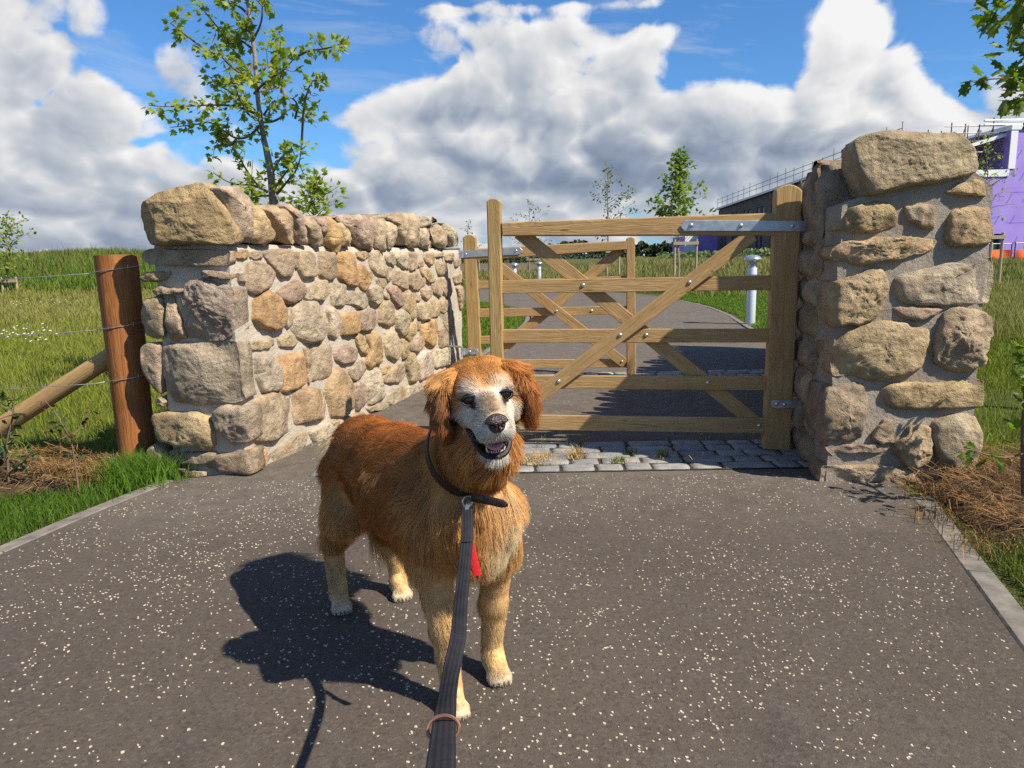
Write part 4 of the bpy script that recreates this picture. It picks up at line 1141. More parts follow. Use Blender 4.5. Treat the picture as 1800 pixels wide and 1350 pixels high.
def strap(px, P, n, t, parent, name='strap_hinge'):
    n = np.array(n); c = [on_plane(x, y, np.array(P) + n * (t + .006), n) for x, y in px]; m = len(c)
    V = np.array(c + [q - n * .006 for q in c]); F = [tuple(range(m)), tuple(range(2 * m - 1, m - 1, -1))] + [(i, m + i, m + (i + 1) % m, (i + 1) % m) for i in range(m)]
    o = mesh(name, V, F, M['galv'], parent, False); bevel(o, .0015, 1); return o

def field_gate(label, A, B, mats, stile_px, free_px, rails, front, back, bolts_front, bolts_rail, straps, hooks):
    A = np.array(A + (0,)); B = np.array(B + (0,)); g_ = unit(B - A); n = np.array([g_[1], -g_[0], 0]);
    if n[1] > 0: n = -n
    root = thing('field_gate', label, 'gate', tuple((A + B) / 2), 'timber field gates')
    plank('hanging_stile', stile_px, A, n, -.037, .037, root, mats[0], .006, True)
    plank('meeting_stile', free_px, A, n, -.035, .035, root, mats[1], .006, True)
    for i, r in enumerate(rails):
        if i == 0: plank('top_rail', r, A, n, -.030, .0355, root, M['gate'], .007)
        else: plank('rail', r, A, n, -.011, .011, root, M['gate'], .003)
    plank('brace', band(*front), A, n, .0115, .0335, root, M['gate'], .003)
    plank('brace', band(*back), A, n, -.0335, -.0115, root, M['gate'], .003)
    for b_ in bolts_front: bolt(b_, A, n, .0335, root)
    for b_ in bolts_rail: bolt(b_, A, n, .011, root)
    for s_, bl in straps:
        h = strap(s_, A, n, .0375, root)
        for b_ in bl:
            o = bolt(b_, A, n, .0435, h)
        # knuckle barrel at the wall end
        xs = [p[0] for p in s_]; side = 1 if (max(xs) - stile_px[0][0]) > (stile_px[0][0] - min(xs)) and B[0] < A[0] else -1
        ex = max(xs) if B[0] < A[0] else min(xs); ey = np.mean([p[1] for p in s_ if abs(p[0] - ex) < 4])
        c = on_plane(ex, ey, A + n * .0435, n)
        V, F = tube([c - [0, 0, .030], c + [0, 0, .030]], [.013, .013], 12); mesh('knuckle', V, F, M['galv'], h, True)
    for a_, b_ in hooks:
        mb = MB(); mb.tube([a_ - np.array([0, 0, .05]), a_ + np.array([0, 0, .045])], [.009, .009], 10); mb.tube([a_ + np.array([0, 0, .04]), (a_ + b_) / 2 + [0, 0, .041], b_ + np.array([0, 0, .04])], [.009, .009, .009], 10)
        mb.build('hinge_hook', M['galv'], root, True)
    return root
A1, B1 = (1.40, 3.87), (-.10, 4.05)
h1 = on_plane(1434, 397, (1.40, 3.82, 0), (0, -1, 0)); h2 = on_plane(1414, 711, (1.40, 3.82, 0), (0, -1, 0))
field_gate('nearer wooden field gate hung on the right wall, crossed braces in front of the path', A1, B1, (M['gate'], M['gate_green']),
    [(1364, 335), (1411, 335), (1389, 793), (1343, 790)], [(855, 354), (879, 354), (887, 797), (866, 797)],
    [[(880, 391), (1365, 374), (1363, 414), (882, 415)], [(881, 493), (1360, 484), (1359, 510), (882, 516)], [(883, 579), (1356, 578), (1355, 602), (884, 603)],
     [(885, 660), (1352, 662), (1351, 686), (886, 683)], [(886, 729), (1349, 736), (1348, 762), (887, 755)]],
    (898, 733, 1324, 412, 12.5), (912, 408, 1340, 753, 12.5),
    [(780 + 775 / 2.5, 320 + 672 / 2.5), (780 + 1080 / 2.5, 320 + 441 / 2.5), (780 + 505 / 2.5, 320 + 876 / 2.5)],
    [(780 + 612 / 2.5, 320 + 453 / 2.5), (780 + 890 / 2.5, 320 + 672 / 2.5), (780 + 1160 / 2.5, 320 + 881 / 2.5), (780 + 1385 / 2.5, 320 + 1070 / 2.5)],
    [([(1195.5, 397), (1204, 387), (1433, 388.5), (1432, 406.5), (1203, 406)], [(1215, 396), (1302, 396.5), (1393, 397)]),
     ([(1354, 711), (1359, 703), (1414, 704), (1414, 718), (1359, 718)], [(1365, 710), (1379, 711)])],
    [(h1, h1 + np.array([.17, -.02, 0])), (h2, h2 + np.array([.14, -.01, 0]))])
A2, B2 = (-.35, 6.55), (1.04, 6.40)
k1 = on_plane(808, 446, (-.4, 6.5, 0), (0, -1, 0)); k2 = on_plane(812, 618, (-.4, 6.5, 0), (0, -1, 0))
def zz(x, y): return (780 + x / 2.5, 320 + y / 2.5)
field_gate('farther wooden field gate hung on the left wall, seen through the nearer gate', A2, B2, (M['gate_green'], M['gate']),
    [(813, 418), (836, 418), (847, 664), (825, 664)], [(1101, 420), (1116, 420), (1118, 659), (1102, 659)],
    [[(835, 437), (1102, 423), (1102, 439), (835, 458)], [(838, 494), (1102, 485), (1102, 500), (838, 508)], [(840, 543), (1103, 538), (1103, 552), (840, 558)],
     [(842, 591), (1103, 584), (1103, 598), (842, 605)], [(844, 633), (1103, 631), (1103, 646), (844, 648)]],
    (862, 456, 1099, 640, 8.5), (1092, 438, 862, 631, 8.5),
    [zz(495, 567), zz(783, 788)], [zz(650, 565), zz(435, 452)],
    [([(918.5, 440), (914, 447), (812, 453), (812, 441), (914, 435)], [(819, 447), (907, 441)]), ([(841, 618), (838, 623), (815, 623), (815, 613), (838, 613)], [(826, 618)])],
    [(k1, k1 + np.array([-.16, .10, 0])), (k2, k2 + np.array([-.13, .10, 0]))])

# ------------------------------------------------------------------ wire fence on the left
def post_mesh(name, P0, P1, r0, r1, mat, parent, n=28, k=14, seed=0):
    t = np.linspace(0, 1, k); P = np.outer(1 - t, P0) + np.outer(t, P1); R = r0 * (1 - t) + r1 * t
    V, F = tube(P, R, n, True); V = np.array(V); ax = unit(np.array(P1) - np.array(P0)); G = []
    for i in range(len(V)):
        c = P[min(i // n, k - 1)]; d = V[i] - c; a = 2 * math.pi * (i % n) / n
        q = 1 + .035 * mnoise.noise(Vector((math.cos(a) * 1.2, math.sin(a) * 1.2, V[i][2] * 1.1 + seed))) + .022 * mnoise.noise(Vector((math.cos(a) * 5, math.sin(a) * 5, V[i][2] * 2 + seed)))
        V[i] = c + d * q; G.append((np.dot(V[i], ax), .17 * math.cos(a) + seed, .17 * math.sin(a)))
    return mesh(name, V, F, mat, parent, True, attrs={'grain': np.array(G)})
FN = thing('wire_fence', 'red-brown strainer post with a slanting strut and three fence wires, left of the wall', 'fence', (-2.15, 4.12, 0))
pb = gp(229, 823); pb = pb + np.array([0, .085, -.1]); pt = at(193.5, 449, 3.80); pt = pt + np.array([0, .06, 0])
post_mesh('post', pb, pt, .087, .105, M['post'], FN, 32, 16, 3.0)
post_mesh('strut', at(-75, 800, 3.9), at(208, 618, 3.88), .052, .047, M['gate'], FN, 16, 10, 5.0)
for (x0, y0, x1, y1) in [(0, 491, 157, 481), (0, 591, 172, 581), (0, 684, 209, 672)]:
    e = at(x1, y1, 3.77); w0 = at(x0, y0, 3.77); d = unit(w0 - e); t = (e[2] - pb[2]) / (pt[2] - pb[2]); c = pb * (1 - t) + pt * t; r = (.087 * (1 - t) + .105 * t) + .004
    a = np.linspace(math.radians(200), math.radians(380), 14)
    wrap = [(c[0] + r * math.cos(q), c[1] + r * math.sin(q), e[2] + .012 * (q - 3.4)) for q in a]
    line = [e + d * s + np.array([0, 0, -.004 * s]) for s in (9.0, 4.0, 1.6, .5, .12)] + wrap
    V, F = tube(line, .0021, 6); w = mesh('wire', V, F, M['wire'], FN, True)
    V, F = tube([wrap[9] + np.array([0, -.004, -.013]), wrap[9] + np.array([0, -.007, 0]), wrap[9] + np.array([0, -.004, .013])], .0018, 5); mesh('staple', V, F, M['wire'], w, True)

# ------------------------------------------------------------------ bollard lamps along the path
def bollard(base, label, h=1.03):
    root = thing('bollard_light', label, 'bollard light', base, 'bollard lights along the path')
    V, F = lathe([(.068, -.05), (.068, h - .20), (.064, h - .19), (.064, h - .185)], base, 20); mesh('post', V, F, M['steelpaint'], root, True).data
    V, F = lathe([(.048, h - .187), (.044, h - .16), (.044, h - .13), (.058, h - .11)], base, 20); mesh('neck', V, F, M['glasspale'], root, True)
    V, F = lathe([(.06, h - .112), (.118, h - .085), (.126, h - .066), (.120, h - .045), (.09, h - .018), (.05, h - .004), (.005, h)], base, 24); mesh('lamp_cap', V, F, M['chrome'], root, True)
    V, F = lathe([(.072, h - .30), (.072, h - .285)], base, 20); mesh('collar', V, F, M['galv'], root, True)
bollard(gp(1319, 570), 'silver mushroom-topped bollard light standing on mown grass right of the path, seen behind the gate')
bollard(gp(905, 523, -.13), 'silver mushroom-topped bollard light left of the path, nearer one of the distant pair')
bollard(gp(948, 512, -.13), 'silver mushroom-topped bollard light beyond the bend, farther and smaller of the distant pair')

# ------------------------------------------------------------------ leaves and trees
def leaf_outline(kind):
    if kind == 'maple':
        pts = [(0, 0), (.12, .10), (.36, .02), (.30, .20), (.52, .34), (.36, .40), (.42, .62), (.20, .56), (.14, .74), (0, 1.0), (-.14, .74), (-.20, .56), (-.42, .62), (-.36, .40), (-.52, .34), (-.30, .20), (-.36, .02), (-.12, .10)]
    elif kind == 'oak':
        pts = [(0, 0), (.10, .18), (.24, .24), (.16, .36), (.34, .50), (.20, .58), (.26, .78), (.08, .80), (0, 1.0), (-.08, .80), (-.26, .78), (-.20, .58), (-.34, .50), (-.16, .36), (-.24, .24), (-.10, .18)]
    elif kind == 'holly':
        pts = [(0, 0), (.16, .14), (.24, .30), (.20, .40), (.28, .56), (.16, .72), (0, 1.0), (-.16, .72), (-.28, .56), (-.20, .40), (-.24, .30), (-.16, .14)]
    else:
        pts = [(0, 0), (.30, .45), (0, 1.0), (-.30, .45)]
    return np.array(pts)
LEAF_OUT = {k: leaf_outline(k) for k in ('maple', 'oak', 'holly', 'simple')}
def leaf_verts(kind):
    o = LEAF_OUT[kind]; z = -.30 * np.abs(o[:, 0]) ** 1.2 - .18 * o[:, 1] ** 2
    return np.column_stack([o, z])
LEAF_MESH = {}
def leaf_mesh(kind, mat):
    if (kind, mat) not in LEAF_MESH:
        V = leaf_verts(kind); me = bpy.data.meshes.new('leaf'); n = len(V)
        c = np.array([[0, .45, -.03]]); V = np.vstack([V, c]) if kind != 'simple' else V
        me.from_pydata([tuple(v) for v in V], [], [(i, (i + 1) % n, n) for i in range(n)] if kind != 'simple' else [(0, 1, 2, 3)])
        me.materials.append(M[mat]); LEAF_MESH[(kind, mat)] = me
    return LEAF_MESH[(kind, mat)]
def rand_rot(dirv, flat=.5):
    """axes of a leaf that points roughly along dirv, face up with scatter"""
    y = unit(np.array(dirv) + rng.normal(0, .55, 3)); z = unit(np.array([0, 0, 1.0]) + rng.normal(0, flat, 3)); x = unit(np.cross(y, z)); z = np.cross(x, y)
    return np.stack([x, y, z], 1)
def add_leaves(pos, dirs, size, kind, mat, parent, single=300, joined_name='foliage'):
    """the leaves that show largest as parts of their own, the rest as one mass"""
    idx = np.argsort([np.linalg.norm(np.array(p) - CAM_P) for p in pos]); L = leaf_verts(kind); n = len(L)
    V = []; F = []; base = wloc(parent)
    for q, i in enumerate(idx):
        s = size * random.uniform(.65, 1.2); Rm = rand_rot(dirs[i])
        if q < single:
            o = bpy.data.objects.new('leaf', leaf_mesh(kind, mat)); COL.objects.link(o); o.parent = parent
            m = Matrix([[*(Rm[r] * s), pos[i][r] - base[r]] for r in range(3)] + [[0, 0, 0, 1]]); o.matrix_local = m
        else:
            W = (L * s) @ Rm.T + pos[i]; c = (np.array([0, .45, -.03]) * s) @ Rm.T + pos[i]; k = len(V) and sum(len(v) for v in V) or 0
            V.append(np.vstack([W, c])); F.append(n)
    if V:
        F2 = []; k = 0
        for v in V:
            if kind == 'simple': F2.append((k, k + 1, k + 2, k + 3))
            else: F2 += [(k + i, k + (i + 1) % n, k + n) for i in range(n)]
            k += n + 1
        o = mesh(joined_name, np.concatenate(V), F2, M[mat], parent, False); props(o, kind='stuff')
def wobble(P, amp, seed):
    P = np.array(P, float)
    for i in range(1, len(P) - 1): P[i] += np.array(mnoise.noise_vector(Vector((i * .7, seed * 3.1, 0.5)))) * amp
    return P
def lines_to_leaves(lines, step, frac, per, spread):
    pos = []; dirs = []
    for P in lines:
        L = np.linalg.norm(np.diff(P, axis=0), axis=1).sum(); Q = resample(P, max(3, int(L / step)))
        k0 = int(len(Q) * frac)
        for i in range(k0, len(Q)):
            t = unit(Q[min(i + 1, len(Q) - 1)] - Q[max(i - 1, 0)])
            if random.random() < .12: continue
            for _ in range(per):
                o = rng.normal(0, 1, 3); o = unit(o - t * np.dot(o, t)); pos.append(Q[i] + o * random.uniform(.01, spread)); dirs.append(o * .8 + t * .6 + np.array([0, 0, -.15]))
    return pos, dirs

def maple():
    """the young tree behind the left wall: trunk and limbs as in the photo, each at its own depth"""
    Y0 = 6.3
    root = thing('maple_tree', 'young lobed-leaf tree with airy bright green crown standing behind the left wall', 'tree', at(480, 480, Y0) * [1, 1, 0])
    S = 1419 / 410.0
    def br(pts, y0, y1): 
        n = len(pts); Q = [at(230 + x / S, y / S, y0 + (y1 - y0) * i / (n - 1)) for i, (x, y) in enumerate(pts)]
        return smooth_line(wobble(Q, .02, pts[0][0]), max(8, n * 4))
    mb = MB()
    trunk = br([(905, 1900), (885, 1500), (870, 1270), (850, 1080), (830, 940), (800, 800), (780, 660), (765, 500), (750, 330), (735, 200), (715, 80), (700, -60), (690, -250)], Y0, Y0)
    trunk = np.vstack([trunk[0] * [1, 1, 0] - [0, 0, .05], trunk]); mb.tube(trunk, np.linspace(.034, .010, len(trunk)), 9)
    t2 = br([(925, 1900), (905, 1500), (890, 1260), (868, 1120), (842, 960), (815, 850)], Y0 + .05, Y0 + .02); t2 = np.vstack([t2[0] * [1, 1, 0] - [0, 0, .05], t2]); mb.tube(t2, np.linspace(.024, .016, len(t2)), 8)
    mb.build('trunk', M['bark'], root, True)
    B = [([(755, 690), (640, 650), (520, 640), (330, 640), (200, 650), (110, 640)], -.5, .30), ([(760, 690), (690, 640), (610, 560), (540, 520), (470, 460)], .4, .2), ([(760, 500), (690, 390), (600, 270), (530, 170), (470, 90), (400, 20)], .3, .2),
         ([(745, 480), (640, 430), (550, 350), (510, 260)], -.4, .15), ([(545, 345), (430, 295), (340, 220), (240, 140)], -.55, .1), ([(750, 570), (830, 490), (910, 440), (1000, 350)], -.3, .25), ([(1000, 350), (1080, 310), (1190, 292), (1290, 262)], -.5, .15),
         ([(800, 745), (880, 745), (940, 690), (940, 600), (905, 500), (910, 400), (885, 290), (890, 210)], .3, .55), ([(780, 770), (720, 830), (640, 850), (560, 790), (490, 740), (400, 755), (240, 775)], .4, .40),
         ([(640, 850), (590, 900), (540, 820), (530, 870)], .4, .5), ([(830, 1170), (750, 1120), (690, 1010), (650, 920), (560, 800)], .3, .15), ([(830, 1165), (740, 1130), (620, 1125), (500, 1050)], -.3, .35), ([(890, 1180), (960, 1100), (1020, 1020), (1040, 880)], -.3, .35), ([(1040, 880), (1050, 640), (1100, 480), (1150, 490)], -.45, .3),
         ([(850, 1080), (920, 960), (980, 900), (1000, 960)], .3, .15), ([(870, 1150), (950, 1040), (1000, 970)], -.3, .1), ([(715, 90), (660, 40), (560, 10), (520, -40)], .2, .2), ([(740, 250), (800, 130), (805, 0), (790, -80)], -.2, .5), ([(790, 740), (720, 700), (690, 660), (640, 560), (600, 440)], -.3, .1),
         ([(760, 520), (800, 430), (850, 390), (870, 330)], .2, .3), ([(810, 830), (760, 800), (800, 760)], -.1, .3), ([(850, 1190), (790, 1200), (720, 1210)], -.25, .4), ([(770, 560), (850, 540), (910, 500), (930, 480)], .4, .2), ([(740, 300), (690, 250), (620, 220), (580, 200)], .35, .15), ([(735, 200), (690, 170), (640, 150)], -.2, .2), ([(810, 700), (850, 640), (880, 610)], -.2, .2), ([(1000, 720), (1020, 640), (980, 590), (960, 600)], -.3, .3), ([(745, 400), (700, 460), (660, 520), (600, 520)], -.35, .2), ([(700, -60), (640, -120), (560, -150)], .2, .2), ([(695, -150), (760, -220), (830, -250)], -.2, .2)]
    lines = []; pos = []; dirs = []; tw = MB()
    for pts, dy, fr in B:
        Q = br(pts, Y0, Y0 + dy); tw.tube(Q, np.linspace(.011, .0035, len(Q)), 6)
        p, d = lines_to_leaves([Q], .050, fr, 5, .066); pos += p; dirs += d
        for _ in range(2):      # side twigs
            i = random.randrange(int(len(Q) * max(.35, fr)), len(Q)); e = Q[i] + rng.normal(0, .10, 3) + np.array([0, 0, .03]); s_ = np.array([Q[i], (Q[i] + e) / 2 + rng.normal(0, .015, 3), e]); tw.tube(s_, [.004, .003, .002], 5)
            p, d = lines_to_leaves([s_], .045, .2, 3, .06); pos += p; dirs += d
    tw.build('limbs', M['twig'], root, True)
    add_leaves(pos, dirs, .060, 'maple', 'leaf_maple', root)
maple()

def sapling(name, label, px, y_top, y_base, Y, spread, nb, leafsize, mat, seed, group=None, stakes=True, bare=.35, shape='cone', zb=None, per=3, staked_px=None, stake_top=None, kind='simple', base=None):
    """staked young tree: thin stem, fine limbs, crown of leaf clumps"""
    r_ = random.Random(seed)
    b = at(px, y_base, Y); t = at(px, y_top, Y); H = t[2] - b[2]
    root = thing(name, label, 'tree', b, group)
    k = 9; P = np.array([b * (1 - s) + t * s + np.array([r_.uniform(-1, 1), r_.uniform(-1, 1), 0]) * .012 * H * (0 < i < k) for i, s in enumerate(np.linspace(0, 1, k))]); P[0, 2] -= .3
    V, F = tube(P, np.linspace(.012 * H ** .7 + .01, .006, k), 7); mesh('trunk', V, F, M['bark'], root, True)
    tw = MB(); pos = []; dirs = []
    for i in range(nb):
        s = bare + (1 - bare) * (i + r_.random()) / nb; a = r_.uniform(0, 6.28)
        w = spread * ({'cone': (1 - s) ** .7 * 1.4 + .12, 'oval': math.sin(math.pi * min(1, (s - bare) / (1 - bare) * .9 + .12)) + .1, 'top': .5 + .5 * s}[shape]) * r_.uniform(.55, 1.05)
        p0 = b * (1 - s) + t * s; e = p0 + np.array([math.cos(a) * w, math.sin(a) * w, w * r_.uniform(.15, .8)])
        Q = np.array([p0, p0 * .6 + e * .4 + [0, 0, .06 * w], e]); tw.tube(Q, [.010, .006, .003], 5)
        p, d = lines_to_leaves([Q], leafsize * .8, .25, per, leafsize * 1.15); pos += p; dirs += d
    p, d = lines_to_leaves([P[int(k * bare) + 1:]], leafsize * .7, .1, per, leafsize * 1.2); pos += p; dirs += d
    props(tw.build('limbs', M['twig'], root, True), kind='stuff')
    add_leaves(pos, dirs, leafsize, kind, mat, root, single=0)
    if stakes:
        st = thing('tree_stake', (stakes if isinstance(stakes, str) else 'stakes'), 'tree stake', b)
        xs = staked_px; zt = at(px, stake_top, Y)[2]
        for x in xs:
            q = at(x, y_base, Y); V, F = tube([q - [0, 0, .3], [q[0], q[1], zt]], [.04, .036], 8); mesh('stake', V, F, M['stake'], st, True)
        if len(xs) > 1:
            q0, q1 = at(xs[0], y_base, Y), at(xs[1], y_base, Y); mb = MB(); z1 = zt - .16
            mb.box((min(q0[0], q1[0]) - .05, q0[1] - .07, z1), (max(q0[0], q1[0]) + .05, q0[1] - .04, z1 + .09)); mb.build('crossbar', M['stake'], st)
sapling('oak_sapling', 'bushy bright green staked young tree beyond the gate, left of the dark brick building', 1192, 272, 492, 23, .95, 44, .16, 'leaf_far', 1, 'staked young trees by the path', 'pair of pale timber stakes with crossbar holding the bushy tree by the dark brick building', .34, 'cone', staked_px=(1185, 1223), stake_top=421, per=7, kind='oak')
sapling('birch_sapling', 'wispy grey-green staked young tree beyond the gates, above the farther gate', 1068, 292, 492, 26, 1.05, 20, .12, 'leaf_grey', 2, 'staked young trees by the path', 'pale timber stakes at the wispy grey-green tree above the farther gate', .3, 'oval', staked_px=(1067.0, 1088), stake_top=436, per=3)
sapling('birch_sapling', 'faint thin young tree left of the wispy one, above the near gate\'s top rail', 930, 352, 505, 36, 1.1, 16, .12, 'leaf_grey', 3, 'staked young trees by the path', 'pale timber stakes standing near the distant bollard lights', .3, 'oval', staked_px=(928, 949), stake_top=452, per=2)
sapling('birch_sapling', 'small faint young tree showing just above the farther gate\'s hanging post', 823, 388, 505, 42, 1.0, 14, .13, 'leaf_grey', 4, 'staked young trees by the path', 'pale timber stakes just left of the farther gate\'s hanging post', .3, 'cone', staked_px=(836, 843), stake_top=455, per=2)
sapling('rowan_sapling', 'leafy young tree with two leaning stakes at the left edge of the meadow', 12, 380, 522, 23, .75, 26, .14, 'leaf_maple', 5, 'staked young trees in the meadow', 'two pale stakes in the meadow under the leafy tree at the left edge', .30, 'oval', staked_px=(7, 32), stake_top=487, per=4)
sapling('rowan_sapling', 'upright young tree with yellow-green leaves in front of the purple wall', 1735, 248, 478, 19, .62, 30, .10, 'leaf_maple', 6, 'staked young trees in the meadow', 'pale stake with a short crossbar in front of the purple wall', .22, 'oval', staked_px=(1738, 1757), stake_top=409, per=2, kind='oak')
sapling('maple_sapling', 'low leafy crown showing over the left wall, right of the taller young tree', 553, 318, 500, 12.5, .62, 22, .11, 'leaf_maple', 7, None, False, .45, 'oval', per=4, kind='maple')

def edge_branch():
    """limbs of a tree that stands just outside the right edge, reaching into the picture"""
    S = 614 / 100.0; Y0 = 4.6
    root = thing('oak_tree', 'lobed-leaf tree reaching in from beyond the right edge against blue sky', 'tree', at(2000, 640, Y0) * [1, 1, 0])
    tx = at(2000, 640, Y0); mb = MB(); tp = [(tx[0], tx[1], z) for z in (-.1, .5, 1.2, 2.0, 2.9, 3.8)]; mb.tube(smooth_line(wobble(tp, .04, 4), 16), np.linspace(.05, .015, 16), 9); mb.build('trunk', M['bark'], root, True)
    def P(x, y, dy=0.0): return at(1700 + x / S, y / S, Y0 + dy)
    B = [[(1850, 300), (1100, 120), (760, 190), (600, 190), (480, 210), (360, 190), (270, 180)], [(1850, 700), (1000, 700), (700, 780), (560, 840), (450, 840), (340, 850), (230, 850), (110, 880)], [(1850, 300), (900, -100), (560, 20), (470, -20)], [(1850, 520), (900, 420), (660, 480), (560, 520), (480, 540)],
         [(1850, 900), (900, 950), (700, 960), (600, 980), (480, 990)], [(1850, 1000), (800, 1080), (650, 1080), (520, 1050)], [(1850, 1100), (800, 1160), (650, 1150), (540, 1150)], [(1850, 480), (900, 260), (680, 300), (570, 340)], [(1850, 100), (700, -60), (300, -40), (220, 10)], [(1850, 620), (900, 640), (660, 690), (600, 690)], [(1850, 200), (900, 40), (640, 60), (540, 80)]]
    tw = MB(); pos = []; dirs = []
    for i, pts in enumerate(B):
        Q = smooth_line([P(x, y, .25 * math.sin(i * 2.1 + j * .5)) for j, (x, y) in enumerate(pts)], 24); Q[0] = [tx[0], tx[1], Q[0][2]]; tw.tube(Q, np.linspace(.012, .003, len(Q)), 6)
        fr = .45
        if i == 1: p, d = lines_to_leaves([Q[:17]], .045, .5, 3, .07); p2, d2 = lines_to_leaves([Q[19:20].repeat(2, 0) + np.array([[0, 0, 0], [.02, 0, .02]]), Q[22:]], .03, 0, 3, .045); p += p2; d += d2
        else: p, d = lines_to_leaves([Q], .045, fr, 3, .075)
        pos += p; dirs += d
    tw.build('limbs', M['twig'], root, True)
    add_leaves(pos, dirs, .115, 'oak', 'leaf_oak', root)
edge_branch()

def shrub(name, label, stems, leaf_n, size, base, kind, mat, tipmat=None):
    root = thing(name, label, 'shrub', base)
    tw = MB(); pos = []; dirs = []; tp = []; td = []
    for pts, r0 in stems:
        Q = smooth_line(np.array(pts), 16); tw.tube(Q, np.linspace(r0, r0 * .35, len(Q)), 6)
        p, d = lines_to_leaves([Q], size * .55, .35, leaf_n, size * .5)
        for a, b_ in zip(p, d):
            if tipmat and np.linalg.norm(a - Q[-1]) < .07: tp.append(a); td.append(b_)
            else: pos.append(a); dirs.append(b_)
    tw.build('stems', M['twig'], root, True)
    add_leaves(pos, dirs, size, kind, mat, root, single=200)
    if tp: add_leaves(tp, td, size * .8, kind, tipmat, root, single=80)
S4 = 4.5
def hp(x, y, Y): return at(x / S4, 680 + y / S4, Y)
Yh = gp(139, 868)[1]
shrub('holly_shrub', 'spindly holly shrub with dark red tips in the bark bed, nearer the fence post', [([hp(628, 850, Yh), hp(600, 660, Yh), hp(570, 450, Yh), hp(550, 390, Yh)], .006), ([hp(555, 400, Yh), hp(490, 300, Yh - .04), hp(440, 210, Yh - .05), hp(350, 100, Yh - .06)], .0045), ([hp(560, 400, Yh), hp(640, 320, Yh + .06), hp(700, 220, Yh + .08), hp(720, 190, Yh + .08)], .004), ([hp(490, 300, Yh), hp(430, 330, Yh + .08), hp(380, 330, Yh + .1)], .003), ([hp(540, 380, Yh), hp(470, 420, Yh - .08), hp(430, 400, Yh - .1)], .003)], 2, .036, gp(139, 868), 'holly', 'leaf_holly', 'leaf_red')
Yh = gp(16, 858)[1]
shrub('holly_shrub', 'darker leafier holly shrub at the left edge below the slanting strut', [([hp(75, 790, Yh), hp(60, 600, Yh), hp(50, 440, Yh), hp(100, 250, Yh), hp(115, 130, Yh), hp(80, 70, Yh)], .007), ([hp(70, 680, Yh), hp(160, 620, Yh - .05), hp(260, 510, Yh - .08), hp(250, 480, Yh - .08)], .0045), ([hp(50, 440, Yh), hp(120, 380, Yh + .05), hp(210, 340, Yh + .06)], .004), ([hp(60, 600, Yh), hp(0, 540, Yh + .1), hp(-60, 520, Yh + .1)], .004), ([hp(110, 200, Yh), hp(40, 150, Yh), hp(0, 120, Yh)], .003), ([hp(60, 520, Yh), hp(20, 420, Yh - .1), hp(0, 330, Yh - .1)], .003), ([hp(70, 690, Yh), hp(120, 590, Yh + .1), hp(180, 560, Yh + .12)], .003)], 3, .046, gp(16, 858), 'holly', 'leaf_holly')
Ys = 2.85
shrub('oak_shrub', 'low young shrub at the right edge, one branch reaching across to the wall foot', [([at(1800, 870, Ys), at(1797, 780, Ys), at(1800, 690, Ys), at(1815, 600, Ys)], .010), ([at(1798, 797, Ys), at(1770, 806, Ys - .03), at(1735, 800, Ys - .06), at(1708, 790, Ys - .08), at(1690, 790, Ys - .1)], .005), ([at(1800, 700, Ys), at(1840, 640, Ys - .1), at(1880, 600, Ys - .15)], .006), ([at(1800, 690, Ys), at(1830, 620, Ys + .1), at(1850, 560, Ys + .2)], .006)], 3, .05, at(1800, 870, Ys) * [1, 1, 0], 'oak', 'leaf_oak')

